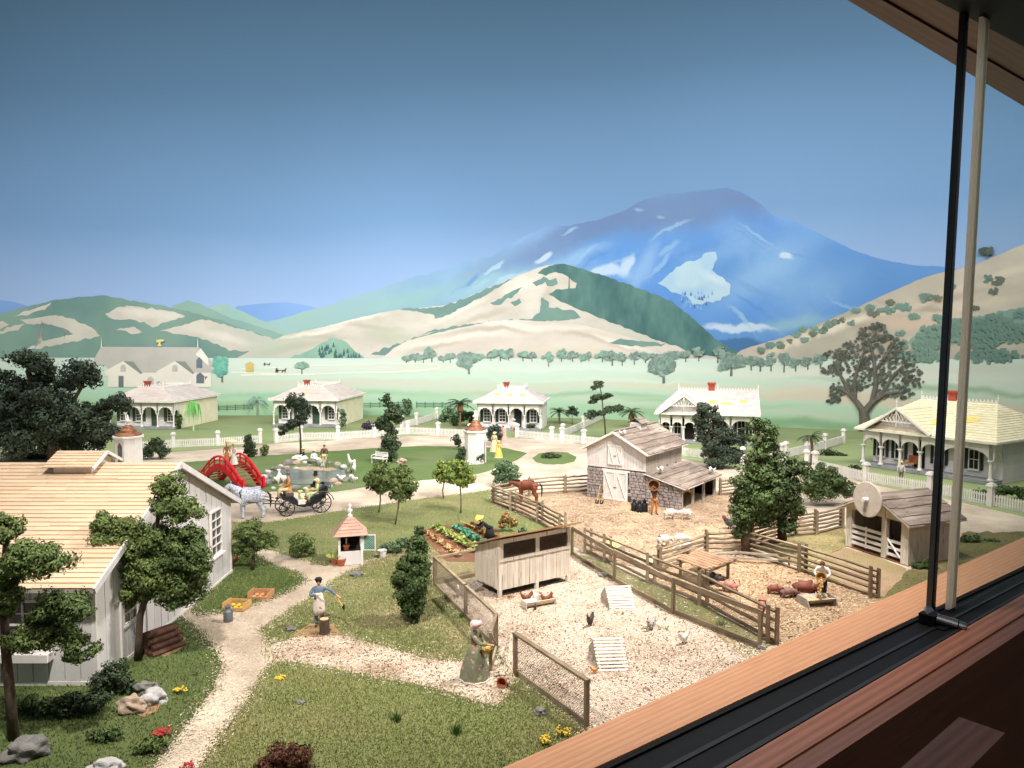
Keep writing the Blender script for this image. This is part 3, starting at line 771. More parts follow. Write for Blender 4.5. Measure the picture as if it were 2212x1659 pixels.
sheet('lawn', P_HOUSE, dark_lawn_m, .03)
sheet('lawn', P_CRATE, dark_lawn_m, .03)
sheet('lawn', P_WELL, mat('well_lawn', C(104, 112, 68), C(118, 124, 78), .4, .95, .9, 20, c3=C(128, 128, 84), speck=(C(72, 80, 46), 9, .64), detail=8), .03, 2)
sheet('lawn', P_POND, trim_lawn_m, .03, 1)
sheet('lawn', P_ISLE, trim_lawn_m, .03, 1, 8)
sheet('lawn', [(-400, 1020), (0, 1000), (200, 986), (390, 976), (560, 962), (600, 958), (730, 950), (810, 944), (950, 940), (1095, 945), (1200, 952), (1262, 960), (1400, 975), (1560, 1010), (1610, 1002), (1700, 994), (1800, 1004), (1830, 1030), (1870, 1045), (2010, 1070), (2230, 1120), (2500, 1180), (2500, 930), (2200, 930), (1700, 906), (1200, 880), (600, 880), (-500, 885)], back_lawn_m, .02, 1)
P_YARD = [(1066, 1088), (1143, 1071), (1221, 1066), (1265, 1060), (1474, 1098), (1548, 1064), (1610, 1066), (1700, 1100), (1762, 1150), (1690, 1162), (1617, 1197), (1525, 1200), (1420, 1233), (1312, 1215), (1270, 1196), (1240, 1180), (1240, 1160), (1166, 1130), (1108, 1104)]
P_PIG = [(1408, 1258), (1420, 1234), (1525, 1202), (1617, 1199), (1733, 1236), (1888, 1292), (1990, 1330), (1900, 1380), (1800, 1450), (1668, 1390), (1519, 1303)]
P_PEN = [(938, 1266), (1038, 1246), (1080, 1252), (1236, 1200), (1327, 1256), (1454, 1326), (1642, 1402), (1760, 1450), (1600, 1560), (1400, 1640), (1300, 1640), (1266, 1572), (1112, 1458), (1070, 1404), (1006, 1338)]
sheet('yard_ground', P_YARD, straw_m, .02, 2)
sheet('yard_ground', P_PIG, mud_m, .02, 2)
sheet('yard_ground', P_PEN, chips_m, .02, 1)
sheet('yard_ground', [(585, 1394), (640, 1378), (690, 1368), (740, 1374), (790, 1388), (850, 1406), (930, 1426), (1010, 1432), (1066, 1424), (1112, 1458), (1108, 1500), (1080, 1528), (1020, 1514), (950, 1490), (850, 1470), (720, 1447), (640, 1432), (596, 1432)], mat('trail_chips', C(210, 190, 164), C(190, 168, 142), .8, .95, .8, 16, speck=(C(124, 104, 82), 20, .63, C(232, 216, 188), .60), detail=8), .024, 3)
sheet('lawn', [(1238, 1198), (1262, 1200), (1312, 1218), (1406, 1262), (1519, 1306), (1668, 1392), (1650, 1404), (1454, 1324), (1327, 1254)], mat('strip_turf', C(122, 120, 80), C(104, 106, 64), .6, .95, .9, 20, c3=C(170, 156, 124), speck=(C(70, 74, 44), 9, .62, C(196, 184, 156), .63), detail=8), .028, 3)
sheet('lawn', [(1525, 1322), (1560, 1350), (1640, 1404), (1700, 1440), (1640, 1450), (1580, 1400), (1520, 1350)], dry_m, .03, 4)
sheet('lawn', [(1640, 1190), (1690, 1166), (1762, 1154), (1822, 1138), (1830, 1180), (1800, 1195), (1760, 1215), (1733, 1230)], dry_m, .03, 3)
sheet('lawn', [(1962, 1232), (1990, 1222), (2044, 1206), (2080, 1150), (2180, 1150), (2212, 1148), (2300, 1180), (2212, 1240), (2060, 1300), (1960, 1290), (1900, 1300)], mat('corner_turf', C(116, 108, 70), C(96, 96, 58), .5, .95, .9, 20, c3=C(150, 132, 98), speck=(C(62, 66, 38), 9, .6), detail=8), .028, 5)
sheet('lawn', [(930, 1192), (1040, 1180), (1238, 1160), (1238, 1200), (1080, 1251), (1038, 1246), (940, 1266)], dry_m, .026, 2)
sheet('yard_ground', [(1735, 1234), (1790, 1200), (1826, 1184), (1900, 1206), (1957, 1228), (1966, 1290), (1990, 1328), (1930, 1330), (1888, 1292), (1800, 1262)], mat('shed_dirt', C(170, 146, 116), C(146, 120, 94), .6, .95, .7, 14, c3=C(150, 138, 98), speck=(C(104, 84, 62), 14, .63), detail=8), .024, 3)
sheet('garden_soil', [(905, 1150), (930, 1142), (985, 1132), (1050, 1131), (1078, 1150), (1090, 1175), (1040, 1215), (965, 1214)], soil_m, .04, 2)
for i, (x, y) in enumerate([(366, 1402), (318, 1534), (690, 1362)]):
    sheet('yard_ground', [(x - 38, y + 4), (x - 20, y - 18), (x + 10, y - 26), (x + 34, y - 20), (x + 22, y + 6), (x - 10, y + 20)] if i < 2 else [(x - 60, y + 14), (x - 20, y - 12), (x + 30, y - 10), (x + 50, y + 10), (x, y + 16)], mat('bare_chips', C(166, 132, 98), C(140, 108, 80), 1.2, .95, .8, 14, speck=(C(90, 60, 38), 10, .62), detail=8), .05, 4)

# grass blades and loose chips: ground cover nobody could count
def scatter(name, poly_list, count, near_w, fn, m, seed=1, excl=None):
    rs = np.random.RandomState(seed)
    pts = []
    for poly in poly_list:
        a = np.array(poly)
        lo, hi = a.min(0), a.max(0)
        n = count * 4
        p = lo + rs.rand(n, 2) * (hi - lo)
        p = p[inpoly(p, poly)]
        pp = np.minimum(1, (near_w / np.maximum(p[:, 1], 3.0)) ** 2)
        p = p[rs.rand(len(p)) < pp]
        # keep what the photograph frames
        u = (p[:, 0] / np.maximum(p[:, 1], 1)) * FPX + CX
        v = 725 + EYE / np.maximum(p[:, 1], 1) * FPX
        p = p[(u > -60) & (u < 2270) & (v < 1720)]
        pts.append(p[:count])
    p = np.concatenate(pts)
    v, f = fn(p, rs)
    me = bpy.data.meshes.new(name)
    k = f.shape[1]
    me.vertices.add(len(v)); me.vertices.foreach_set('co', v.astype(np.float32).ravel())
    me.loops.add(f.size); me.loops.foreach_set('vertex_index', f.astype(np.int32).ravel())
    me.polygons.add(len(f)); me.polygons.foreach_set('loop_start', (np.arange(len(f)) * k).astype(np.int32))
    me.update(calc_edges=True)
    me.materials.append(m)
    o = bpy.data.objects.new(name, me)
    col.objects.link(o)
    return tag(o, kind='stuff')
def blades(h, wd, z=.03):
    def fn(p, rs):
        n = len(p)
        a = rs.rand(n) * 6.283
        hh = h * (.5 + rs.rand(n))
        lx, ly = (rs.rand(n) - .5) * h * 1.2, (rs.rand(n) - .5) * h * 1.2
        dx, dy = np.cos(a) * wd, np.sin(a) * wd
        z0 = np.full(n, z)
        v = np.stack([np.stack([p[:, 0] - dx, p[:, 1] - dy, z0], 1), np.stack([p[:, 0] + dx, p[:, 1] + dy, z0], 1), np.stack([p[:, 0] + lx, p[:, 1] + ly, z0 + hh], 1)], 1).reshape(-1, 3)
        return v, np.arange(3 * n).reshape(n, 3)
    return fn
def chips(s, z=.025):
    def fn(p, rs):
        n = len(p)
        a = rs.rand(n) * 6.283
        l, wd = s * (.6 + rs.rand(n)), s * (.3 + .4 * rs.rand(n))
        c, q = np.cos(a), np.sin(a)
        t = (rs.rand(n) - .5) * s * .8
        zz = z + s * .25 * rs.rand(n)
        pts = []
        for i, (su, sv) in enumerate(((-1, -1), (1, -1), (1, 1), (-1, 1))):
            pts.append(np.stack([p[:, 0] + c * l * su - q * wd * sv, p[:, 1] + q * l * su + c * wd * sv, zz + s * .3 + t * su * .6 + (rs.rand(n) - .5) * s * .3], 1))
        v = np.stack(pts, 1).reshape(-1, 3)
        return v, np.arange(4 * n).reshape(n, 4)
    return fn
grass_m = mat('grass_blades', C(138, 150, 90), C(156, 164, 104), .4, .9, island=.35, c3=C(164, 154, 112))
grassd_m = mat('grass_blades_dark', C(100, 118, 66), C(118, 132, 76), .4, .9, island=.35)
L_ = LAWNS['lawn']
scatter('grass', [L_[0]], 34000, 26, blades(.055, .014), grass_m, 1)
scatter('grass', [L_[1]], 20000, 30, blades(.055, .016), grass_m, 2)
scatter('grass', [L_[2], L_[3]], 14000, 26, blades(.06, .016), grassd_m, 3)
scatter('grass', [L_[4]], 9000, 40, blades(.055, .016), grass_m, 4)
chip_l = mat('loose_chips', C(230, 214, 196), C(206, 186, 166), 1, .9, island=.4, c3=C(160, 134, 110))
scatter('wood_chips', [LAWNS['yard_ground'][2]], 52000, 30, chips(.021), chip_l, 5)
scatter('wood_chips', [LAWNS['yard_ground'][3]], 12000, 30, chips(.021), chip_l, 6)
scatter('straw', [LAWNS['yard_ground'][0]], 16000, 45, chips(.04), mat('loose_straw', C(202, 182, 156), C(162, 136, 110), 1, .9, island=.4), 7)
scatter('straw', [LAWNS['yard_ground'][1]], 9000, 40, chips(.034), mat('loose_pen_chips', C(206, 184, 148), C(164, 134, 104), 1, .9, island=.4), 8)
scatter('gravel', [[(p.x, p.y) for p in (G(330, 1659), G(432, 1659), G(545, 1500), G(585, 1400), G(566, 1362), G(700, 1268), G(820, 1206), G(700, 1224), G(560, 1190), G(662, 1255), G(540, 1310), G(415, 1325), G(478, 1440), G(410, 1555))]], 12000, 26, chips(.015, .004), mat('loose_gravel', C(210, 196, 172), C(170, 154, 130), 1, .9, island=.35), 9)

dk = mat('dark_chips', C(104, 80, 62), C(82, 62, 48), 1, .9, island=.4)
scatter('wood_chips', [LAWNS['yard_ground'][2]], 2600, 30, chips(.026, .04), dk, 15)
scatter('wood_chips', [LAWNS['yard_ground'][3]], 700, 30, chips(.026, .04), dk, 16)
scatter('straw', [LAWNS['yard_ground'][0]], 900, 45, chips(.04, .04), dk, 17)
scatter('straw', [LAWNS['yard_ground'][1]], 700, 40, chips(.035, .04), dk, 18)

# the turf frays at its edges: blades and grit strewn along every outline
def fringe(polys, n, sd_, rs):
    out = []
    for poly in polys:
        a = np.array(poly); b = np.roll(a, -1, 0)
        L = np.linalg.norm(b - a, axis=1)
        k = rs.choice(len(a), n, p=L / L.sum())
        t = rs.rand(n)[:, None]
        out.append(a[k] * (1 - t) + b[k] * t + rs.normal(size=(n, 2)) * sd_)
    return np.concatenate(out)
def strew(name, polys, n, sd_, fn, m, seed):
    rs = np.random.RandomState(seed)
    p = fringe(polys, n, sd_, rs)
    p = p[(p[:, 1] > 8)]
    v, f = fn(p, rs)
    me = bpy.data.meshes.new(name)
    me.from_pydata([tuple(q) for q in v], [], [tuple(q) for q in f])
    me.materials.append(m)
    o = bpy.data.objects.new(name, me); col.objects.link(o)
    tag(o, kind='stuff')
strew('grass', L_[:2], 3000, .10, blades(.08, .02, .0), grass_m, 21)
strew('grass', L_[2:4], 2200, .10, blades(.08, .02, .0), grassd_m, 22)
strew('grass', [L_[4]], 2400, .12, blades(.08, .025, .0), grass_m, 23)
strew('gravel', L_[:5], 2200, .16, chips(.03, .03), bpy.data.materials['loose_gravel'], 24)
strew('grass', [LAWNS['yard_ground'][2], LAWNS['yard_ground'][3]], 1500, .2, blades(.09, .02, .0), bpy.data.materials['grass_blades'], 25)
# ================================================================== buildings
white_w = mat('white_board', C(222, 219, 216), C(210, 206, 203), 1.2, .7, .25, 30, island=.05, detail=6, stretch=(1, 1, .25))
cream_w = mat('cream_board', C(238, 232, 204), C(228, 220, 190), 1.0, .75, .2, 30, island=.05)
trim_w = mat('white_trim', C(232, 228, 222), C(218, 214, 208), 2, .6, .1, 40)
grey_b = mat('weathered_board', C(188, 180, 168), C(164, 154, 142), 1.5, .85, .4, 30, island=.10, stretch=(3, 3, .35), detail=7)
coop_b = mat('coop_board', C(230, 222, 209), C(210, 199, 184), 1.8, .85, .5, 26, island=.10, stretch=(5, 5, .3), detail=8, c3=C(214, 203, 186), speck=(C(140, 122, 104), 2.6, .66))
shing_m = mat('cedar_shingle', C(222, 196, 165), C(206, 180, 149), 1.4, .85, .4, 30, island=.10, stretch=(.3, 2, 2), detail=7, c3=C(212, 188, 160))
shake_m = mat('grey_shake', C(142, 128, 116), C(112, 100, 92), 2.2, .9, .5, 30, island=.14, stretch=(3, .35, 3), detail=8, c3=C(162, 150, 137), speck=(C(92, 80, 72), 3.2, .66))
lshing_m = mat('pale_shingle', C(214, 206, 200), C(196, 188, 184), 2, .85, .3, 30, island=.06)
yshing_m = mat('cream_shingle', C(232, 224, 190), C(216, 206, 172), 2, .85, .3, 30, island=.05)
pinkr_m = mat('pink_shingle', C(196, 158, 140), C(176, 140, 124), 2, .85, .4, 30, island=.10)
prr_m = mat('faded_pink_roof', C(212, 202, 194), C(198, 186, 178), .8, .85, .2, 30, island=.05)
dark_in = mat('dark_interior', C(40, 34, 30), C(30, 26, 24), 2)  # near-black paints the shade inside openings; also used for doors and latches
glass_m = mat('window_glass', C(70, 72, 76), C(56, 60, 64), 2, .12, 0, spec=.6)
green_sh = mat('green_shutter', C(72, 92, 74), C(62, 80, 64), 3, .7)
dgreen_sh = mat('dark_shutter', C(42, 52, 50), C(34, 42, 40), 3, .7)
brick_m = mat('chimney_brick', C(172, 84, 66), C(150, 70, 56), 5, .85, .3, 30)
yellow_m = mat('yellow_stain', C(226, 206, 108), C(214, 196, 118), 3)
porch_m = mat('porch_floor', C(150, 152, 156), C(134, 136, 142), 2, .7)
stone_m = mat('field_stone', C(168, 158, 154), C(136, 128, 126), 3.5, .9, .5, 14, island=.20, detail=6)
mortar_m = mat('mortar', C(92, 84, 82), C(74, 68, 66), 4, .95, .4, 20)

def lerp(a, b, t): return a + (b - a) * t
def roof_boards(parent, ea, eb, ra, rb, n, nb, th, m, name='shingle', lap=.12, seed=0, one=False):
    """courses of boards lapped up a slope from the eave ea-eb to the ridge ra-rb; every board is a part"""
    rr = random.Random(seed)
    ea, eb, ra, rb = (Vector(p) for p in (ea, eb, ra, rb))
    al = (eb - ea).normalized()
    up = (lerp(ra, rb, .5) - lerp(ea, eb, .5)).normalized()
    nm = al.cross(up).normalized()
    if nm.z < 0: nm = -nm
    P = lambda s, t: lerp(lerp(ea, eb, s), lerp(ra, rb, s), t)
    allmb = MB()
    for i in range(n):
        t0, t1 = i / n, min(1, (i + 1 + lap) / n)
        cuts = [0] + sorted(max(.06, min(.94, (k + .5 + (rr.random() - .5) * .7) / nb)) for k in range(nb - 1)) + [1]
        for a, b in zip(cuts[:-1], cuts[1:]):
            if b - a < .01: continue
            mb = allmb if one else MB()
            g = .004 / max(.1, (eb - ea).length)
            a2, b2 = a + g, b - g
            j = th * (.85 + .3 * rr.random())
            tj = t0 + (rr.random() - .5) * .12 / n
            q = [P(a2, tj), P(b2, tj), P(b2, t1), P(a2, t1)]
            mb.hexa([p for p in q] + [q[0] + nm * j, q[1] + nm * j, q[2] + nm * th * .25, q[3] + nm * th * .25])
            if not one: mb.build(name, m, parent)
    if one: return allmb.build(name, m, parent)
def planks(parent, o, u, length, zt, z0, bw, th, m, name='plank', gap=.015, nrm=None, skip=None, seed=0):
    """upright boards along u from o; zt(x) gives the top"""
    o, u = Vector(o), Vector(u).normalized()
    nrm = Vector(nrm) if nrm else u.cross(Vector((0, 0, 1)))
    n = max(1, round(length / bw))
    rr = random.Random(seed)
    for i in range(n):
        a, b = length * i / n + gap / 2, length * (i + 1) / n - gap / 2
        segs = [(z0, None)]
        if skip:
            for (sa, sb, s0, s1) in skip:
                if a < sb - .02 and b > sa + .02:
                    segs = [(z0, s0), (s1, None)] if s0 > z0 + .02 else [(s1, None)]
        d = nrm * (th * (.8 + .4 * rr.random()))
        for lo, hi in segs:
            ta, tb = (zt(a), zt(b)) if hi is None else (hi, hi)
            if ta - lo < .03 and tb - lo < .03: continue
            pts = [o + u * a + Vector((0, 0, lo)), o + u * b + Vector((0, 0, lo)), o + u * b + Vector((0, 0, tb))]
            if hi is None and abs(zt((a + b) / 2) - (ta + tb) / 2) > .02: pts.append(o + u * (a + b) / 2 + Vector((0, 0, zt((a + b) / 2))))
            pts.append(o + u * a + Vector((0, 0, ta)))
            MB().prism(pts, d).build(name, m, parent)
def sash(parent, c, u, wd, ht, nx, ny, m=None, gm=None, th=.06, nrm=None, sill=True, name='window'):
    """window: frame, panes and muntins; c = bottom middle"""
    m, gm = m or trim_w, gm or glass_m
    c, u = Vector(c), Vector(u).normalized()
    z = Vector((0, 0, 1))
    nrm = Vector(nrm) if nrm else u.cross(z)
    f = MB(); t = .06
    def bar(x0, x1, z0, z1, d0, d1):
        q = [c + u * x + z * zz for x, zz in ((x0, z0), (x1, z0), (x1, z1), (x0, z1))]
        f.prism([p + nrm * d0 for p in q], nrm * (d1 - d0))
    h = wd / 2
    bar(-h - t, -h, -t, ht + t, 0, th); bar(h, h + t, -t, ht + t, 0, th); bar(-h, h, ht, ht + t * 1.3, 0, th); bar(-h, h, -t, 0, 0, th)
    if sill: bar(-h - .12, h + .12, -t - .06, -t + .002, 0, th + .1)
    fr = f.build(name, m, parent)
    f = MB()
    for i in range(1, nx): x = -h + wd * i / nx; bar(x - .016, x + .016, 0, ht, .012, th * .7)
    for j in range(1, ny):
        zz = ht * j / ny; k = .03 if j * 2 == ny else .016
        bar(-h, h, zz - k, zz + k, .014, th * .74)
    if f.v: f.build('muntin', m, fr)
    f = MB()
    bar(-h, h, 0, ht, .004, .01)
    f.build('pane', gm, fr)
    return fr

# ------------------------------------------------------------------ the farmhouse at the left
HX, HY0, HY1, HE, HR = -11.85, 21.4, 31.9, 3.2, 5.55
HM = (HY0 + HY1) / 2
t = thing('farmhouse', 'long white boarded farmhouse under a tan shingle roof at the left', 'farmhouse', (HX, HM, 0))
o_ = Vector((HX, HM, 0))
mb = MB()
hw_ = (HY1 - HY0) / 2
mb.prism([(-.03, -hw_ + .03, 0), (-.03, hw_ - .03, 0), (-.03, hw_ - .03, HE - .05), (-.03, 0, HR - .1), (-.03, -hw_ + .03, HE - .05)], (-9.5, 0, 0))
mb.build('wall', white_w, t)
gz = lambda x: HE - .02 + (HR - HE - .05) * (1 - abs(x - hw_) / hw_)
wy0, wy1 = 29.7 - HY0, 30.8 - HY0
dy0, dy1 = 22.75 - HY0, 24.1 - HY0
planks(t, (-.03, -hw_, 0), (0, 1, 0), HY1 - HY0, gz, .14, .5, .05, white_w, nrm=(1, 0, 0), skip=[(wy0, wy1, 1.3, 3.05), (dy0, dy1, .14, 2.0)], gap=.03)
planks(t, (-9.5, -hw_ + .03, 0), (1, 0, 0), 9.5, lambda x: HE - .02, .14, .46, .05, white_w, nrm=(0, -1, 0), skip=[(9.5 - 2.6, 9.5 - 1.5, 1.1, 2.5)], gap=.03)
mb = MB(); mb.span(-.02, .05, -hw_ - .05, hw_ + .05, -.05, .14); mb.span(-9.5, -.021, -hw_ - .04, -hw_ + .03, -.05, .14); mb.build('base_board', trim_w, t)
for q in ((-.05, .035, hw_ - .12, hw_ + .03, .14, HE), (-.09, .036, -hw_ - .035, -hw_ + .08, .14, HE - .1)): MB().span(*q).build('corner_board', trim_w, t)
sash(t, (.0, (wy0 + wy1) / 2 - hw_, 1.32), (0, 1, 0), 1.0, 1.7, 2, 5, nrm=(1, 0, 0), th=.09)
sash(t, (-2.05, -hw_ + .02, 1.15), (1, 0, 0), .95, 1.3, 2, 4, nrm=(0, -1, 0), th=.09)
MB().span(-2.9, -1.2, -hw_ - .35, -hw_, .82, 1.05).build('window_box', trim_w, t)
d = MB(); yc = (dy0 + dy1) / 2 - hw_
d.span(-.02, .05, yc - .67, yc - .57, .14, 1.98); d.span(-.02, .05, yc + .57, yc + .67, .14, 1.98); d.span(-.02, .051, yc - .57, yc + .57, 1.88, 1.98); d.span(-.02, .052, yc - .57, yc + .57, 1.06, 1.14)
dr = d.build('door', trim_w, t)
for i in range(5):
    MB().span(-.02, .03, yc - .56 + .224 * i + .012, yc - .56 + .224 * (i + 1) - .012, .15, 1.06).build('plank', white_w, dr)
sash(t, (-.01, yc - .1, 1.2), (0, 1, 0), .7, .6, 2, 2, nrm=(1, 0, 0), th=.05, sill=False)
ov, rk = .5, .25
sl = (HR - HE) / hw_
ef, rdg = Vector((0, -hw_ - ov, HE - sl * ov + .02)), Vector((0, 0, HR + .02))
X = Vector((1, 0, 0))
roof = MB()
for sg in (-1, 1):
    e = Vector((0, sg * (hw_ + ov), HE - sl * ov))
    roof.prism([e + X * rk, Vector((rk, 0, HR)), Vector((-9.6, 0, HR)), e - X * 9.6], (0, 0, -.10))
rf = roof.build('roof_deck', grey_b, t)
roof_boards(t, ef + X * -9.6, ef + X * rk, rdg + X * -9.6, rdg + X * rk, 30, 8, .045, shing_m, seed=2)
roof_boards(t, (rk, hw_ + ov, HE - sl * ov + .02), (-9.6, hw_ + ov, HE - sl * ov + .02), (rk, 0, HR + .02), (-9.6, 0, HR + .02), 30, 1, .045, shing_m, name='rear_shingles', seed=3, one=True)
mb = MB()
for sg in (-1, 1):
    mb.beam((rk + .03, sg * (hw_ + ov), HE - sl * ov - .04), (rk + .03, 0, HR - .04), .06, .2)
mb.build('bargeboard', white_w, t)
# roof vent over the ridge
v0, v1 = -4.0, -2.3
vt = MB(); vt.span(v0 + .2, v1 - .2, -.65, .65, HR - .35, HR + .15); vt = vt.build('roof_vent', white_w, t)
for sg in (-1, 1):
    a, b = (v0, v1) if sg < 0 else (v1, v0)
    roof_boards(vt, (a, sg * .95, HR + .0), (b, sg * .95, HR + .0), (a, 0, HR + .43), (b, 0, HR + .43), 6, 3, .045, shing_m, seed=sg + 5)
vb = MB()
for sg in (-1, 1): vb.beam((v1 + .03, sg * .95, HR - .03), (v1 + .03, 0, HR + .4), .05, .1)
vb.build('bargeboard', white_w, vt)
MB().prism([(v1 - .25, -.7, HR + .08), (v1 - .25, .7, HR + .08), (v1 - .25, 0, HR + .38)], (.06, 0, 0)).build('gable', white_w, vt)

# ------------------------------------------------------------------ cottages
def arch_panel(mb, x0, x1, z0, z1, y, th, scal=0, rise=None, along='x'):
    """spandrel over an arched opening from x0 to x1"""
    n = 22
    c, r = (x0 + x1) / 2, (x1 - x0) / 2
    rise = rise or r
    pts = []
    for i in range(n + 1):
        a = math.pi * i / n
        k = 1 - (.13 * abs(math.sin(scal * a)) if scal else 0)
        pts.append((c - r * k * math.cos(a), z0 + rise * k * math.sin(a)))
    for i in range(n):
        (xa, za), (xb, zb) = pts[i], pts[i + 1]
        xa2, xb2 = (x0 if i == 0 else xa), (x1 if i == n - 1 else xb)
        q = [(xa, za), (xb, zb), (xb2, z1), (xa2, z1)]
        Q = [(x, y, z) if along == 'x' else (y, x, z) for x, z in q]
        mb.prism(Q, (0, th, 0) if along == 'x' else (th, 0, 0))
    if along == 'x': mb.span(x0 - .001, x0 + .03, y, y + th, z0, z1 - .001); mb.span(x1 - .03, x1 + .001, y, y + th, z0, z1 - .001)
def column(mb, x, y, z0, z1, r=.085):
    mb.lathe([(r * 1.7, 0), (r * 1.7, .1), (r * 1.1, .14), (r, .3), (r * .85, z1 - z0 - .22), (r * 1.2, z1 - z0 - .18), (r * 1.2, z1 - z0 - .12), (r * 1.8, z1 - z0 - .08), (r * 1.8, z1 - z0)], 10, (x, y, z0))
def siding(mb, p, u, length, z0, z1, nrm, step=.16, th=.03):
    p, u, nrm = Vector(p), Vector(u), Vector(nrm)
    n = int((z1 - z0) / step)
    for i in range(n):
        a, b = z0 + (z1 - z0) * i / n, z0 + (z1 - z0) * (i + 1) / n
        q = [p + Vector((0, 0, a)), p + nrm * th + Vector((0, 0, a)), p + Vector((0, 0, b - .004))]
        mb.prism(q, u * length)
def cresting(parent, a, b, m, h=.3, step=.22):
    a, b = Vector(a), Vector(b)
    L = (b - a).length
    n = max(2, round(L / step))
    mb = MB(); u = (b - a) / L
    mb.beam(a + Vector((0, 0, .03)), b + Vector((0, 0, .03)), .035, .05)
    for i in range(n):
        c = lerp(a, b, (i + .5) / n)
        s = L / n
        mb.prism([c - u * s * .36 + Vector((0, 0, .05)), c + u * s * .36 + Vector((0, 0, .05)), c + u * s * .18 + Vector((0, 0, h * .6)), c + Vector((0, 0, h)), c - u * s * .18 + Vector((0, 0, h * .6))], u.cross(Vector((0, 0, 1))) * .03)
    mb.build('cresting', m, parent)
def finial(parent, p, h, m):
    MB().lathe([(.04, -.1), (.045, h * .35), (.025, h * .45), (.06, h * .55), (.03, h * .68), (.012, h)], 6, p).build('finial', m, parent)
def chimney(parent, c, w_, h):
    ch = MB()
    ch.box((c[0], c[1], c[2] + h / 2), (w_, w_ * .8, h)); ch.box((c[0], c[1], c[2] + h), (w_ * 1.35, w_ * 1.15, h * .14)); ch.box((c[0], c[1], c[2] + h * .86), (w_ * 1.18, w_ * .98, h * .12))
    ch.build('chimney', brick_m, parent)
def cottage(label, fl, fr, depth, sidem, roofm, eave=3.05, top=4.35, bays=4, scal=7, shut=green_sh, yel=0, wid=None, rz=None, wallm=trim_w, inset=None):
    a, b = G(*fl), G(*fr)
    W_ = wid or (b - a).length
    ang = rz if rz is not None else math.atan2(b.y - a.y, b.x - a.x)
    t = thing('cottage', label, 'cottage', a, ang, 'white porch cottages along the picket fence')
    P = 1.15
    fz = .28
    mb = MB(); mb.span(.2, W_ - .02, P, depth, -.05, eave - .02); mb.build('wall', sidem, t)
    mb = MB(); siding(mb, (.2, P, 0), (1, 0, 0), W_ - .22, fz, eave - .1, (0, -1, 0)); tag(mb.build('siding', wallm, t), kind='stuff')
    if sidem is trim_w or sidem is white_w:
        mb = MB(); siding(mb, (W_ - .02, P, 0), (0, 1, 0), depth - P, .05, eave - .1, (1, 0, 0)); tag(mb.build('siding', sidem, t), kind='stuff')
    mb = MB(); mb.span(0, W_, 0, P, .05, fz); mb.span(W_ * .42, W_ * .6, -.3, 0, 0, .15); mb.build('porch', porch_m, t)
    cz = eave - 1.38
    for i in range(bays + 1):
        mb = MB(); x = .1 + (W_ - .2) * i / bays
        column(mb, x, .1, fz, cz + .05); mb.build('column', trim_w, t)
    for i in range(bays):
        mb = MB()
        x0, x1 = .1 + (W_ - .2) * i / bays + .08, .1 + (W_ - .2) * (i + 1) / bays - .08
        arch_panel(mb, x0, x1, cz, eave - .05, .04, .1, scal, .82)
        mb.build('arch', trim_w, t)
    for q in (W_ - .14, .04):
        mb = MB(); arch_panel(mb, .2, P - .05, cz, eave - .05, q, .1, scal, along='y'); mb.build('arch', trim_w, t)
    for i in range(bays):
        x = .1 + (W_ - .2) * (i + .5) / bays
        if i == 2:
            dd = MB(); dd.span(x - .4, x + .4, P - .06, P - .031, fz, 2.25); dd.build('door', shut, t)
        else:
            sash(t, (x, P - .03, .85), (1, 0, 0), .62, 1.25, 2, 4, nrm=(0, -1, 0))
            for sg in (-1, 1):
                MB().span(x + sg * .58 - .16, x + sg * .58 + .16, P - .08, P - .032, .78, 2.2).build('shutter', shut, t)
    # truncated hip roof
    o = .3
    i0 = inset or min(W_ * .3, depth * .36)
    e = [Vector((-o, -o, eave)), Vector((W_ + o, -o, eave)), Vector((W_ + o, depth + o, eave)), Vector((-o, depth + o, eave))]
    r = [Vector((i0, i0 * .9, top)), Vector((W_ - i0, i0 * .9, top)), Vector((W_ - i0, depth - i0 * .9, top)), Vector((i0, depth - i0 * .9, top))]
    mb = MB()
    mb.add(e + r, [(0, 1, 5, 4), (1, 2, 6, 5), (2, 3, 7, 6), (3, 0, 4, 7), (4, 5, 6, 7), (3, 2, 1, 0)])
    mb.build('roof', roofm, t)
    for k in range(4):
        tag(roof_boards(t, e[k], e[(k + 1) % 4], r[k], r[(k + 1) % 4], 9, 6, .03, roofm, name='shingles', seed=k, one=True), kind='stuff')
    mb = MB()
    for k in range(4):
        mb.beam(e[k] + Vector((0, 0, -.06)), e[(k + 1) % 4] + Vector((0, 0, -.06)), .1, .12)
    mb.build('cornice', trim_w, t)
    for k in range(4):
        cresting(t, e[k] + Vector((0, 0, .02)), e[(k + 1) % 4] + Vector((0, 0, .02)), trim_w, .13, .24)
        cresting(t, r[k] + Vector((0, 0, .02)), r[(k + 1) % 4] + Vector((0, 0, .02)), trim_w, .3, .26)
        finial(t, r[k], .65, trim_w)
    chimney(t, (lerp(r[0].x, r[1].x, .3), r[0].y + .35, top - .1), .5, .75)
    for k in range(yel):
        x = lerp(1.4, W_ - 1.4, (k + .5) / yel)
        nrm = (e[1] - e[0]).cross(r[0] - e[0]).normalized()
        c = Vector((x, lerp(-o, i0 * .9, .55), lerp(eave, top, .55))) + nrm * .034
        uu = Vector((1, 0, 0)); vv = nrm.cross(uu)
        MB().prism([c + uu * .3 * math.cos(q * .524) * (1 + .25 * math.sin(q * 2.1)) + vv * .22 * math.sin(q * .524) for q in range(12)], nrm * .004).build('roof_stain', yellow_m, t)
    return t
cottage('pale cottage with cream side wall and green door, leftmost, half behind the dark cypress', (235, 927), (366, 925), 9.6, cream_w, prr_m, rz=rad(-6), wid=7.4)
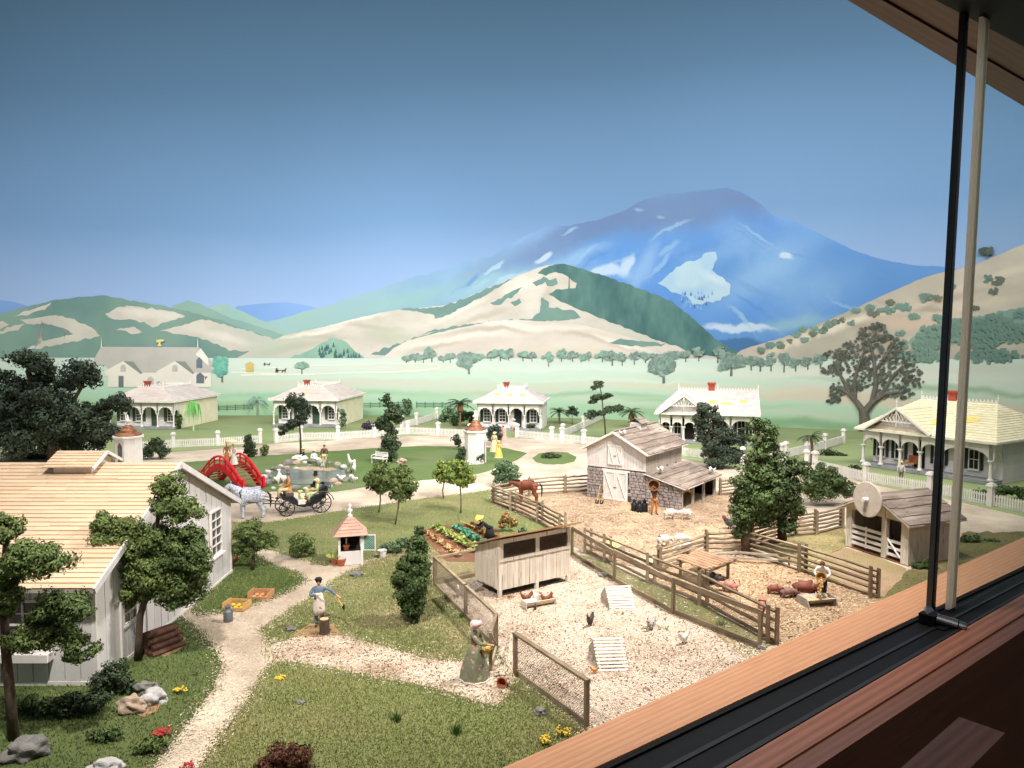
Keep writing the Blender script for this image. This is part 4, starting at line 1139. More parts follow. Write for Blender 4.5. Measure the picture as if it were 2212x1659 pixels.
cottage('pale cottage with cream side wall and green door, second from left beside the round-headed tree', (589, 922), (725, 926), 9.2, cream_w, prr_m, rz=rad(-7), wid=7.3, yel=1)
cottage('middle white cottage with four scalloped arches and yellow roof stains', (1029, 929), (1170, 931), 5.6, trim_w, lshing_m, rz=rad(-9), wid=6.9, shut=dgreen_sh, yel=3, eave=3.0, top=4.3)

def gable_cottage(label, loc, rz, W_, Dp, gx0, gx1, eave, ridge, gpk, roofm, hip, arches, side_m, stains, slab=7):
    t = thing('cottage', label, 'cottage', loc, rz, 'white porch cottages along the picket fence')
    P, fz, o = 1.3, .3, .35
    mb = MB(); mb.span(.25, W_, P, Dp, -.05, eave)
    ym = Dp / 2
    if not hip: mb.prism([(W_, P, eave), (W_, Dp, eave), (W_, ym + .3, ridge - .1)], (-.1, 0, 0))
    mb.build('wall', side_m, t)
    mb = MB(); siding(mb, (.25, P, 0), (1, 0, 0), W_ - .25, fz, eave - .1, (0, -1, 0)); siding(mb, (W_, P, 0), (0, 1, 0), Dp - P, .05, eave - .05, (1, 0, 0))
    tag(mb.build('siding', side_m, t), kind='stuff')
    mb = MB(); mb.span(0, W_, 0, P, .05, fz); mb.build('porch', porch_m, t)
    cz = eave - 1.3
    xs_ = arches
    for i, x in enumerate(xs_):
        mb = MB(); column(mb, x, .12, fz, cz + .04, .115); mb.build('column', trim_w, t)
    for i in range(len(xs_) - 1):
        mb = MB()
        arch_panel(mb, xs_[i] + .09, xs_[i + 1] - .09, cz, eave + .02, .05, .12, 0, min((xs_[i + 1] - xs_[i]) / 2 - .1, .72))
        mb.build('arch', trim_w, t)
    for q in (W_ - .14, .04):
        mb = MB(); arch_panel(mb, .25, P - .05, cz, eave, q, .1, 0, along='y'); mb.build('arch', trim_w, t)
    for i in range(len(xs_) - 1):
        x = (xs_[i] + xs_[i + 1]) / 2
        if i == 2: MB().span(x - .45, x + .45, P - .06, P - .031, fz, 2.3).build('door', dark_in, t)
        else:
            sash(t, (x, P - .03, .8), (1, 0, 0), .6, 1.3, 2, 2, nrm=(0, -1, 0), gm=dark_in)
            MB().span(x + .42, x + .62, P - .08, P - .032, .75, 2.2).build('shutter', dgreen_sh, t)
            MB().span(x - .62, x - .42, P - .08, P - .032, .75, 2.2).build('shutter', dgreen_sh, t)
    # main roof, ridge along the front
    hi = (W_ * .22 if hip else -o)
    e0, e1 = Vector((-o, -o, eave)), Vector((W_ + o, -o, eave))
    r0, r1 = Vector((W_ * .2, ym, ridge)), Vector((W_ - hi, ym, ridge))
    b0, b1 = Vector((-o, Dp + o, eave)), Vector((W_ + o, Dp + o, eave))
    mb = MB(); mb.add([e0, e1, b1, b0, r0, r1], [(0, 1, 5, 4), (2, 3, 4, 5), (3, 0, 4), (1, 2, 5)] if hip else [(0, 1, 5, 4), (2, 3, 4, 5), (3, 0, 4)]); mb.build('roof', roofm, t)
    n = 16
    roof_boards(t, e0, e1, r0, r1, n, 2, .04, roofm, seed=1)
    tag(roof_boards(t, b0, b1, r0, r1, n, 3, .04, roofm, name='shingles', seed=2, one=True), kind='stuff')
    tag(roof_boards(t, b0, e0, r0 - Vector((0, .02, 0)), r0, n, 2, .04, roofm, name='shingles', seed=2, one=True), kind='stuff')
    if hip: tag(roof_boards(t, e1, b1, r1, r1 + Vector((0, .02, 0)), n, 2, .04, roofm, name='shingles', seed=3, one=True), kind='stuff')
    # cross gable over the porch
    gm = (gx0 + gx1) / 2
    sl_ = (ridge - eave) / (ym + o)
    yb = (gpk - eave) / sl_ - o
    yf = -.55
    for sg, gx in ((-1, gx0), (1, gx1)):
        ea, eb, ra, rb = Vector((gx, yf, eave + .05)), Vector((gx, -.3, eave + .05)), Vector((gm, yf, gpk)), Vector((gm, yb, gpk))
        mb = MB(); mb.prism([ea, eb, rb, ra] if sg < 0 else [ra, rb, eb, ea], (0, 0, .03)); mb.build('gable_roof', roofm, t)
        for i in range(9):
            t0, t1 = i / 9, min(1, (i + 1.15) / 9)
            f = MB(); q = [lerp(ea, ra, t0), lerp(eb, rb, t0), lerp(eb, rb, t1), lerp(ea, ra, t1)]
            nm = Vector((-sg * -1 * (gpk - eave), 0, abs(gx - gm))).normalized()
            nm = Vector((sg * (gpk - eave), 0, abs(gx - gm))).normalized()
            q = [p + nm * .035 for p in q]
            f.hexa(q + [q[0] + nm * .04, q[1] + nm * .04, q[2] + nm * .012, q[3] + nm * .012]); f.build('shingle', roofm, t)
        mb = MB(); mb.beam((gx - sg * -.02, yf - .02, eave + .02), (gm, yf - .02, gpk - .03), .05, .14); mb.build('bargeboard', trim_w, t)
    mb = MB(); mb.prism([(gx0 + .25, .02, eave - .02), (gx1 - .25, .02, eave - .02), (gm, .02, gpk - .12)], (0, .06, 0)); mb.build('gable', white_w, t)
    fr_ = MB(); hz = lerp(eave, gpk, .42)
    hw2 = (gx1 - gx0) / 2 * .58
    fr_.beam((gm - hw2, yf + .05, hz), (gm + hw2, yf + .05, hz), .05, .07)
    fr_.beam((gm, yf + .05, hz - .35), (gm, yf + .05, gpk + .25), .05, .06)
    for sg in (-1, 1):
        for k in range(5):
            x0 = gm + sg * hw2 * (k + .3) / 5.2
            h_ = (gpk - hz) * (1 - (k + .6) / 5.4)
            fr_.tube([(x0, yf + .05, hz), (x0 + sg * .13, yf + .05, hz + h_ * .4), (x0 - sg * .05, yf + .05, hz + h_ * .75), (x0 + sg * .04, yf + .05, hz + h_)], .028, 5)
            fr_.tube([(x0 + sg * .08, yf + .05, hz + .02), (x0 + sg * .2, yf + .05, hz + h_ * .45)], .024, 5)
    fr_.build('fretwork', trim_w, t)
    cresting(t, r0 + Vector((0, 0, .03)), r1 + Vector((0, 0, .03)), trim_w, .3, .27)
    for p in (r0, r1, lerp(r0, r1, .5), Vector((gm, yf + .05, gpk))): finial(t, p, .7, trim_w)
    mb = MB(); mb.beam(e0 + Vector((0, 0, -.06)), e1 + Vector((0, 0, -.06)), .1, .12); mb.beam(e1 + Vector((0, 0, -.06)), b1 + Vector((0, 0, -.06)), .1, .12); mb.build('cornice', trim_w, t)
    if not hip:
        mb = MB(); mb.beam(e1, r1, .06, .16); mb.beam(b1, r1, .06, .16); mb.beam((W_ + o, ym, ridge - .75), (W_ + o, ym, ridge + .2), .05, .05); mb.beam((W_ + o, ym - .9, ridge - .6), (W_ + o, ym + .9, ridge - .6), .05, .06); mb.build('bargeboard', trim_w, t)
    chimney(t, (lerp(r0.x, r1.x, .42), ym + .2, ridge - .3), .6, 1.0)
    nrm = (e1 - e0).cross(r0 - e0).normalized()
    for (s, q, a, b) in stains:
        c = lerp(lerp(e0, e1, s), lerp(r0, r1, s), q) + nrm * .05
        uu = Vector((1, 0, 0)); vv = nrm.cross(uu)
        MB().prism([c + uu * a * math.cos(k * .524) * (1 + .2 * math.sin(k * 2.3)) + vv * b * math.sin(k * .524) for k in range(12)], nrm * .004).build('roof_stain', yellow_m, t)
    return t
c4 = gable_cottage('white cottage with fretwork gable behind the stone barn', G(1421, 957), rad(-14), 8.7, 6.4, .15, 4.5, 2.85, 4.75, 4.55, lshing_m, False, [.15, 1.2, 2.3, 3.4, 4.5, 6.5, 8.5], white_w, [(.5, .5, .45, .3), (.66, .45, .6, .22), (.83, .55, .4, .28)])
c5 = gable_cottage('rightmost white cottage with cream roof behind the window pole', G(1858, 1006), rad(-58), 9.6, 9.5, .6, 5.6, 2.95, 5.1, 4.75, yshing_m, True, [.15, 1.6, 3.1, 4.6, 6.1, 9.4], white_w, [(.16, .5, .4, .5), (.5, .35, .35, .4), (.75, .5, .8, .5)])

# ------------------------------------------------------------------ the stone barn
bo = G(1267, 1073)
t = thing('stone_barn', 'barn with stone lower walls, white double doors and open lean-to', 'barn', bo, rad(-35.7))
BW, BT, BD, SZ = 4.0, 6.3, 5.3, 2.0
mb = MB(); mb.span(.04, BW - .02, .05, BD, -.05, SZ); mb.build('stone_core', mortar_m, t)
ls = lambda x: 1.86 - (x - BW) * .24
mb = MB(); mb.prism([(BW - .02, .05, -.05), (BT - .04, .05, -.05), (BT - .04, .05, ls(BT) - .05), (BW - .02, .05, ls(BW) - .05)], (0, .12, 0)); mb.build('lean_to_wall', mortar_m, t)
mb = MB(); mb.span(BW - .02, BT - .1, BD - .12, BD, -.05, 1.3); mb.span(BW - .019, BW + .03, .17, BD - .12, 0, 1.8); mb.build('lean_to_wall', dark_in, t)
rr = random.Random(11)
def stones(xa, xb, zt, row0=0, y=.05, side=None):
    z = .02; r = 0
    while z < zt(xa) - .06:
        h = .15 + rr.random() * .07
        x = xa - (.1 if r % 2 else 0)
        while x < xb - .03:
            w_ = .22 + rr.random() * .16
            a, b = max(x, xa) + .014, min(x + w_, xb) - .014
            x += w_
            if b - a < .05: continue
            if z + h > zt((a + b) / 2) + .01: continue
            if side is None and 1.13 < (a + b) / 2 < 2.92 and z < 1.85:
                if b < 1.32: b = min(b, 1.17)
                elif a > 2.75: a = max(a, 2.88)
                else: continue
                if b - a < .05: continue
            j = lambda: (rr.random() - .5) * .035
            d = .035 + .035 * rr.random()
            f = [(a + j(), z + .008 + j() * .4), ((a + b) / 2, z + j() * .5), (b + j(), z + .01 + j() * .4), (b + j() * .5, z + h * .55), (b + j(), z + h - .012), ((a + b) / 2 + j(), z + h + j() * .3), (a + j(), z + h - .012), (a + j() * .5, z + h * .5)]
            cx_, cz_ = (a + b) / 2, z + h / 2
            inn = [(cx_ + (p - cx_) * .74, cz_ + (q - cz_) * .7) for p, q in f]
            if side is None: vs = [(p, y, q) for p, q in f] + [(p, y - d, q) for p, q in inn]
            else: vs = [(side, p, q) for p, q in f] + [(side - d, p, q) for p, q in inn]
            n = 8
            fs = [tuple(range(n, 2 * n))] + [(i, (i + 1) % n, n + (i + 1) % n, n + i) for i in range(n)]
            MB().add(vs, fs).build('stone', stone_m, t)
        z += h; r += 1
stones(.0, BW - .01, lambda x: SZ)
stones(BW - .01, BT - .03, lambda x: ls(x) - .04)
stones(.1, BD, lambda x: SZ, side=.04)
EZ, PK = 3.15, 4.2
gz2 = lambda x: EZ + (PK - EZ) * (1 - abs(x - BW / 2) / (BW / 2))
mb = MB(); mb.prism([(.05, .04, SZ), (BW - .05, .04, SZ), (BW - .05, .04, EZ), (BW / 2, .04, PK - .05), (.05, .04, EZ)], (0, BD - .1, 0)); mb.build('wall', white_w, t)
planks(t, (0, .04, 0), (1, 0, 0), BW, gz2, SZ - .03, .2, .035, white_w, nrm=(0, -1, 0), gap=.012, seed=4)
planks(t, (BW - .05, .04, 0), (0, 1, 0), BD - .05, lambda x: EZ, 1.7, .26, .035, grey_b, nrm=(1, 0, 0), gap=.012, seed=5)
sl_ = (PK - EZ) / (BW / 2)
for sg in (-1, 1):
    xe = BW / 2 + sg * (BW / 2 + .3); ze = EZ - sl_ * .3 + .04
    a, b = (-.35, BD + .3) if sg > 0 else (BD + .3, -.35)
    mb = MB(); mb.prism([(xe, -.35, ze), (xe, BD + .3, ze), (BW / 2, BD + .3, PK + .04), (BW / 2, -.35, PK + .04)], (0, 0, -.07)); mb.build('roof', white_w, t)
    roof_boards(t, (xe, a, ze + .01), (xe, b, ze + .01), (BW / 2, a, PK + .05), (BW / 2, b, PK + .05), 5, 7, .05, shake_m, seed=sg + 20)
    mb = MB(); mb.beam((xe, -.38, ze - .02), (BW / 2, -.38, PK + .01), .05, .12); mb.build('bargeboard', trim_w, t)
MB().beam((BW / 2, -.36, PK + .1), (BW / 2, BD + .3, PK + .1), .22, .05).build('ridge_cap', shake_m, t)
# lean-to roof, boards, posts
e0, e1 = Vector((BT + .3, -.2, ls(BT + .3) + .02)), Vector((BT + .3, BD + .2, ls(BT + .3) + .02))
r0, r1 = Vector((BW + .0, -.2, ls(BW) + .04)), Vector((BW + .0, BD + .2, ls(BW) + .04))
mb = MB(); mb.prism([e0, e1, r1, r0], (0, 0, -.06)); mb.build('roof', trim_w, t)
roof_boards(t, e0 + Vector((0, 0, .01)), e1 + Vector((0, 0, .01)), r0 + Vector((0, 0, .01)), r1 + Vector((0, 0, .01)), 5, 5, .045, shake_m, seed=31)
for y in (.12, 1.75, 3.4, BD - .1):
    MB().span(BT - .14, BT, y - .07, y + .07, 0, ls(BT) - .03).build('post', grey_b, t)
MB().beam((BT - .07, 0, ls(BT) - .08), (BT - .07, BD, ls(BT) - .08), .1, .12).build('beam', grey_b, t)
def xdoor(x0, x1, z0, z1, y):
    for k in range(2):
        a, b = lerp(x0, x1, k / 2) + .01, lerp(x0, x1, (k + 1) / 2) - .01
        mb = MB(); mb.span(a, b, y - .04, y, z0, z1); dd = mb.build('door', white_w, t)
        mb = MB(); tt = .1
        for q in ((a, a + tt, z0, z1), (b - tt, b, z0, z1), (a + tt, b - tt, z0, z0 + tt), (a + tt, b - tt, z1 - tt, z1)):
            mb.span(q[0], q[1], y - .075, y - .041, q[2], q[3])
        mb.beam((a + tt, y - .06, z0 + tt), (b - tt, y - .06, z1 - tt), .02, .08, up=(0, -1, 0)); mb.beam((a + tt, y - .066, z1 - tt), (b - tt, y - .066, z0 + tt), .02, .08, up=(0, -1, 0))
        mb.build('door_frame', trim_w, dd)
    mb = MB(); mb.beam((lerp(x0, x1, .5) - .1, y - .09, lerp(z0, z1, .45)), (lerp(x0, x1, .5) + .1, y - .09, lerp(z0, z1, .45)), .03, .03); mb.build('latch', dark_in, t)
xdoor(1.2, 2.85, .04, 1.8, 0)
xdoor(1.5, 2.5, 2.2, 3.42, -.005)
mb = MB(); mb.span(1.1, 2.95, -.06, .02, 1.8, 1.9); mb.build('door_lintel', trim_w, t)
cu = MB(); cu.span(BW / 2 - .38, BW / 2 + .38, 2.6, 3.5, PK - .3, PK + .35); cu = cu.build('cupola', trim_w, t)
for i in range(3): MB().span(BW / 2 - .3, BW / 2 + .3, 2.57, 2.6, PK - .02 + .11 * i, PK + .06 + .11 * i).build('louvre', white_w, cu)
for sg in (-1, 1):
    a, b = (2.45, 3.65) if sg > 0 else (3.65, 2.45)
    roof_boards(cu, (BW / 2 + sg * .55, a, PK + .28), (BW / 2 + sg * .55, b, PK + .28), (BW / 2, a, PK + .6), (BW / 2, b, PK + .6), 3, 2, .035, shake_m, seed=40 + sg)

# ------------------------------------------------------------------ the small shed with a round target board
so_ = G(1826, 1180)
t = thing('wash_shed', 'low grey open shed with a big white disc on its gable', 'shed', so_, rad(-68))
SW, SDp, SE, SP = 3.5, 2.9, 1.95, 2.85
slope = lambda x: SE + (SP - SE) * (1 - abs(x - SW / 2) / (SW / 2))
mb = MB(); mb.prism([(.02, SDp, 0), (SW - .02, SDp, 0), (SW - .02, SDp, SE), (SW / 2, SDp, SP - .03), (.02, SDp, SE)], (0, -.08, 0)); mb.span(.02, .09, .2, SDp - .08, 0, SE); mb.build('wall', grey_b, t)
planks(t, (SW - .06, .2, 0), (0, 1, 0), SDp - .2, lambda x: SE, .02, .29, .05, coop_b, nrm=(1, 0, 0), gap=.01)
for x0, x1 in ((0, .32), (2.05, 2.3), (SW - .4, SW)):
    MB().span(x0, x1, 0, .2, 0, SE - .02 if x0 != 2.05 else SE + .2).build('post', coop_b, t)
mb = MB(); mb.prism([(-.1, -.02, SE - .08), (SW + .1, -.02, SE - .08), (SW + .1, -.02, SE + .02), (SW / 2, -.02, SP - .02), (-.1, -.02, SE + .02)], (0, .08, 0)); mb.build('gable', coop_b, t)
for sg in (-1, 1):
    xe, ze = SW / 2 + sg * (SW / 2 + .3), SE - .1
    a, b = (-.35, SDp + .25) if sg > 0 else (SDp + .25, -.35)
    mb = MB(); mb.prism([(xe, -.35, ze), (xe, SDp + .25, ze), (SW / 2, SDp + .25, SP + .04), (SW / 2, -.35, SP + .04)], (0, 0, -.06)); mb.build('roof', coop_b, t)
    roof_boards(t, (xe, a, ze + .01), (xe, b, ze + .01), (SW / 2, a, SP + .05), (SW / 2, b, SP + .05), 4, 6, .05, shake_m, seed=50 + sg)
for k in range(4):
    MB().span(.32, 2.05, .06, .1, .22 + .26 * k, .36 + .26 * k).build('rail', trim_w, t)
MB().span(1.12, 1.2, .03, .06, .2, 1.2).build('rail_post', trim_w, t)
g = MB(); g.span(2.3, 2.36, .06, .1, .2, 1.0); g.span(SW - .46, SW - .4, .06, .1, .2, 1.0)
for k in range(3): g.span(2.36, SW - .46, .06, .1, .22 + .3 * k, .34 + .3 * k)
g.beam((2.36, .05, .95), (SW - .46, .05, .25), .03, .1, up=(0, -1, 0)); g.build('gate', trim_w, t)
MB().span(.0, SW, .0, SDp, -.02, .05).build('floor', soil_m, t)
mb = MB(); mb.M = Matrix.Translation((SW / 2 - .05, -.5, SP - .22)) @ Matrix.Rotation(math.pi / 2, 4, 'X')
mb.lathe([(.78, -.04), (.80, -.02), (.80, .03), (.77, .05)], 40)
ds = mb.build('disc', mat('disc_plaster', C(204, 194, 182), C(190, 180, 168), 4, .85, .4, 30), t)
mb = MB(); mb.M = Matrix.Translation((SW / 2 - .05, -.55, SP - .22)) @ Matrix.Rotation(math.pi / 2, 4, 'X'); mb.lathe([(.11, 0), (.11, .22), (.09, .25)], 14); mb.build('hub', trim_w, ds)
MB().beam((SW / 2 - .05, -.46, SP - .22), (SW / 2 - .05, .1, SP - .22), .1, .1).build('disc_bracket', coop_b, t)

# ------------------------------------------------------------------ the chicken coop
co = G(1079, 1293)
t = thing('chicken_coop', 'raised pale wooden chicken coop with two mesh windows', 'chicken coop', co, rad(35))
CW, CD, CF, CB = 3.45, 1.75, 2.3, 1.68
zt = lambda y: CF + (CB - CF) * y / CD
mb = MB()
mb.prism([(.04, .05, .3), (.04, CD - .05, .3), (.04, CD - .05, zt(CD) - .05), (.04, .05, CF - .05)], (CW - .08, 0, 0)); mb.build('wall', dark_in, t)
planks(t, (.04, .05, 0), (1, 0, 0), CW - .04, lambda x: 1.42, .3, .17, .045, coop_b, nrm=(0, -1, 0), gap=.008, seed=7)
planks(t, (0.05, CD, 0), (0, -1, 0), CD, lambda x: zt(CD - x) - .04, .3, .25, .05, coop_b, nrm=(-1, 0, 0), gap=.008, seed=8)
planks(t, (CW - .05, 0, 0), (0, 1, 0), CD, lambda x: zt(x) - .04, .3, .25, .05, coop_b, nrm=(1, 0, 0), gap=.008, seed=9)
planks(t, (CW, CD - .05, 0), (-1, 0, 0), CW, lambda x: CB - .04, .3, .25, .05, coop_b, nrm=(0, 1, 0), gap=.008, seed=9)
fm = MB()
for a, b, c, d in ((0, .16, 1.4, CF - .03), (CW - .16, CW, 1.4, CF - .03), (CW * .52 - .09, CW * .52 + .09, 1.52, 2.1), (.16, CW - .16, 1.4, 1.52), (.16, CW - .16, 2.1, CF - .03)):
    fm.span(a, b, -.03, .06, c, d)
fm.build('window_frame', coop_b, t)
wire_m = mat('dark_wire', C(110, 92, 78), C(90, 76, 64), 5, .6)
for a, b in ((.16, CW * .52 - .09), (CW * .52 + .09, CW - .16)):
    mb = MB(); z0, z1 = 1.52, 2.1
    n = 34
    for k in range(n):
        x = a - .58 + (b - a + .58) * k / n
        xa, za, xb, zb = x, z0, x + .58, z1
        if xa < a: za += (a - xa); xa = a
        if xb > b: zb -= (xb - b); xb = b
        if xb - xa > .03:
            mb.beam((xa, .0, za), (xb, .0, zb), .010, .010)
            mb.beam((a + b - xa, .012, za), (a + b - xb, .012, zb), .008, .008)
    mb.build('mesh_screen', wire_m, t)
for x, y in ((.06, .06), (CW - .06, .06), (.06, CD - .06), (CW - .06, CD - .06), (CW * .52, .06)):
    MB().span(x - .07, x + .07, y - .07, y + .07, -.03, .32).build('leg', coop_b, t)
mb = MB(); mb.prism([(-.3, -.42, zt(-.42) + .03), (CW + .3, -.42, zt(-.42) + .03), (CW + .3, CD + .25, zt(CD + .25) + .03), (-.3, CD + .25, zt(CD + .25) + .03)], (0, 0, .06)); mb.build('roof', mat('coop_roof', C(186, 150, 112), C(160, 124, 90), 1.5, .85, .4, 30, stretch=(.3, 3, 3), detail=7), t)
d_ = MB(); d_.span(-.07, -.01, .35, 1.15, .38, 1.45); d_ = d_.build('door', coop_b, t)
MB().blob((-.1, .45, .95), (.035, .035, .035), 0).build('knob', trim_w, d_)
mb = MB()
for k in range(7): mb.beam((-.15 - .09 * k, 1.0, .3 - .04 * k), (-.15 - .09 * k, 1.6, .3 - .04 * k), .05, .03)
mb.beam((-.1, 1.05, .28), (-.8, 1.05, -.02), .05, .04); mb.beam((-.1, 1.55, .28), (-.8, 1.55, -.02), .05, .04)
mb.build('ramp', grey_b, t)

# ------------------------------------------------------------------ sentry kiosks with copper domes
copper_m = mat('copper_dome', C(158, 108, 76), C(122, 80, 56), 3, .45, .1, 20, metal=.35)
def kiosk(px, py, label, rz=0.0, r=.85, h=2.45):
    t = thing('garden_kiosk', label, 'kiosk', G(px, py), rz, 'white octagonal kiosks with copper domes')
    mb = MB()
    for k in range(8):
        a0, a1 = rad(45 * k - 22.5), rad(45 * k + 22.5)
        p, q = Vector((r * math.cos(a0), r * math.sin(a0), 0)), Vector((r * math.cos(a1), r * math.sin(a1), 0))
        if k in (0, 4, 5 if False else 4):
            u = (q - p)
            for (s0, s1, z0, z1) in ((0, .2, 0, h), (.8, 1, 0, h), (.2, .8, 1.95, h)):
                mb.prism([p + u * s0 + Vector((0, 0, z0)), p + u * s1 + Vector((0, 0, z0)), p + u * s1 + Vector((0, 0, z1)), p + u * s0 + Vector((0, 0, z1))], (-p - u * .5).normalized() * .08)
            for sg in (.2, .8):
                mb.prism([p + u * sg + Vector((0, 0, 1.6)), p + u * .5 + Vector((0, 0, 1.951)), p + u * sg + Vector((0, 0, 1.951))], (-p - u * .5).normalized() * .07)
        else:
            mb.prism([p, q, q + Vector((0, 0, h)), p + Vector((0, 0, h))], (-p - q).normalized() * .08)
    mb.build('wall', trim_w, t)
    MB().lathe([(r * .84, .05), (r * .84, .1)], 8, a0=rad(22.5)).build('floor', dark_in, t)
    MB().lathe([(r * 1.02, h - .05), (r * 1.14, h + .02), (r * 1.14, h + .14), (r * 1.0, h + .17)], 8, a0=rad(22.5)).build('cornice', trim_w, t)
    MB().lathe([(r * .98, h + .15), (r * .97, h + .24), (r * .86, h + .34), (r * .6, h + .42), (r * .62, h + .48), (r * .52, h + .62), (r * .36, h + .72), (r * .36, h + .78), (r * .28, h + .9), (r * .16, h + .96)], 20).build('dome', copper_m, t, smooth=True)
    MB().lathe([(.16, h + .94), (.2, h + 1.0), (.1, h + 1.06), (.1, h + 1.12), (.22, h + 1.2), (.24, h + 1.28), (.12, h + 1.38), (.1, h + 1.44), (.08, h + 1.56), (.02, h + 1.75)], 12).build('finial', trim_w, t, smooth=True)
    return t
kiosk(1027, 1000, 'white octagonal kiosk with copper dome beside the pink-gowned lady', rad(-15))
kiosk(279, 1006, 'white octagonal kiosk with copper dome half hidden behind the farmhouse roof', rad(-105), 1.02, 2.2)

# ------------------------------------------------------------------ lattice well house
t = thing('well_house', 'small white lattice well house with pink shingled pyramid roof', 'well house', G(757, 1214), rad(14))
q = .48
for sx in (-1, 1):
    for sy in (-1, 1):
        MB().box((sx * q, sy * q, .68), (.1, .1, 1.36)).build('post', trim_w, t)
mb = MB(); mb.span(-q + .05, q - .05, -q - .03, -q + .03, .02, .62); mb.span(-q + .05, q - .05, q - .03, q + .03, .02, .62); mb.span(-q - .03, -q + .03, -q + .05, q - .05, .02, .62); mb.span(q - .03, q + .03, -q + .05, q - .05, .02, .62); mb.build('wall', white_w, t)
lat_m = mat('lattice_green', C(38, 98, 82), C(30, 84, 70), 4, .6)
def lattice(parent, c, u, wd, ht, m, name='lattice', step=.11):
    mb = MB(); c, u = Vector(c), Vector(u)
    n = int((wd + ht) / step)
    for k in range(1, n):
        s = step * k
        for fl in (1, -1):
            x0, z0, x1, z1 = s, 0, s - ht, ht
            if x0 > wd: z0 = s - wd; x0 = wd
            if x1 < 0: z1 = s; x1 = 0
            if z1 - z0 < .02: continue
            X0, X1 = (x0 - wd / 2) * fl, (x1 - wd / 2) * fl
            mb.beam(c + u * X0 + Vector((0, 0, z0)), c + u * X1 + Vector((0, 0, z1)), .02, .03, up=tuple(u.cross(Vector((0, 0, 1)))))
    return mb.build(name, m, parent)
lattice(t, (0, q, .62), (1, 0, 0), .86, .7, trim_w)
lattice(t, (-q, 0, .62), (0, 1, 0), .86, .7, trim_w)
MB().span(-q + .04, q - .04, -.06 + q, -.05 + q, .62, 1.3).build('back_panel', dark_in, t)
MB().span(-q + .05, q - .05, -q + .031, q - .06, .55, .6).build('shelf', dark_in, t)
E4 = [Vector((-.72, -.72, 1.32)), Vector((.72, -.72, 1.32)), Vector((.72, .72, 1.32)), Vector((-.72, .72, 1.32))]
MB().add(E4 + [Vector((0, 0, 2.1))], [(0, 1, 4), (1, 2, 4), (2, 3, 4), (3, 0, 4), (3, 2, 1, 0)]).build('roof', pinkr_m, t)
for k in range(4):
    roof_boards(t, E4[k], E4[(k + 1) % 4], lerp(E4[k], Vector((0, 0, 2.13)), .9), lerp(E4[(k + 1) % 4], Vector((0, 0, 2.13)), .9), 6, 3, .035, pinkr_m, seed=60 + k)
MB().lathe([(.1, 2.02), (.12, 2.1), (.06, 2.16), (.05, 2.2), (.12, 2.28), (.12, 2.34), (.04, 2.42), (.03, 2.46), (.09, 2.52), (.05, 2.58), (.01, 2.62)], 12).build('finial', trim_w, t, smooth=True)
dr = empty('door', (q + .06, -q, .62), rad(-12)); dr.parent = t
mb = MB(); mb.span(0, .045, -.02, .02, 0, .7); mb.span(.5, .545, -.02, .02, 0, .7); mb.span(.045, .5, -.02, .02, 0, .045); mb.span(.045, .5, -.02, .02, .655, .7); mb.build('door_frame', trim_w, dr)
MB().span(.045, .5, .0, .012, .045, .655).build('door_panel', lat_m, dr)
lt = lattice(dr, (.272, -.012, .05), (1, 0, 0), .45, .6, mat('lattice_pale', C(150, 190, 172), C(130, 172, 154), 4), step=.1)

# ------------------------------------------------------------------ red arched bridge
red_m = mat('bridge_red', C(220, 32, 44), C(200, 24, 36), 3, .45)
tread_m = mat('bridge_tread', C(150, 92, 66), C(124, 74, 54), 4, .8, island=.12)
pa, pb = G(452, 1040), G(548, 1060)
L_b = (pb - pa).length
t = thing('arched_bridge', 'steep red arched footbridge with railings over the pond edge', 'footbridge', (pa + pb) / 2, math.atan2(pb.y - pa.y, pb.x - pa.x))
H_, WB = 1.5, .75
bz = lambda s: H_ * max(0, math.cos(math.pi * s / 2)) ** 1.15 if abs(s) < 1 else 0
hl_ = L_b / 2
for sg in (-1, 1):
    y = sg * WB
    mb = MB(); n = 28
    for i in range(n):
        s0, s1 = -1 + 2 * i / n, -1 + 2 * (i + 1) / n
        lo = lambda s: max(0, bz(s) - .34) if abs(s) > .05 or True else 0
        mb.hexa([(s0 * hl_, y - .07, lo(s0)), (s1 * hl_, y - .07, lo(s1)), (s1 * hl_, y + .07, lo(s1)), (s0 * hl_, y + .07, lo(s0)), (s0 * hl_, y - .07, bz(s0) + .1), (s1 * hl_, y - .07, bz(s1) + .1), (s1 * hl_, y + .07, bz(s1) + .1), (s0 * hl_, y + .07, bz(s0) + .1)])
    mb.build('side_beam', red_m, t)
    for k, (dz, r_) in enumerate(((.58, .075), (.34, .045))):
        MB().tube([(-1 * hl_ + 2 * hl_ * i / n, y, bz(-1 + 2 * i / n) + dz) for i in range(n + 1)], r_, 6).build('handrail' if k == 0 else 'rail', red_m, t)
    for i in range(9):
        s = -1 + 2 * i / 8
        e_ = i in (0, 8)
        mb = MB(); mb.box((s * hl_, y, bz(s) + .36), (.15 if e_ else .08, .15 if e_ else .08, .82 if e_ else .6))
        if e_: mb.blob((s * hl_, y, bz(s) + .8), (.08, .08, .09), 0, 1)
        mb.build('post', red_m, t)
for i in range(18):
    s = -.95 + 1.9 * (i + .5) / 18
    MB().box((s * hl_, 0, bz(s)), (.19, 2 * WB - .1, .05)).build('tread', tread_m, t)
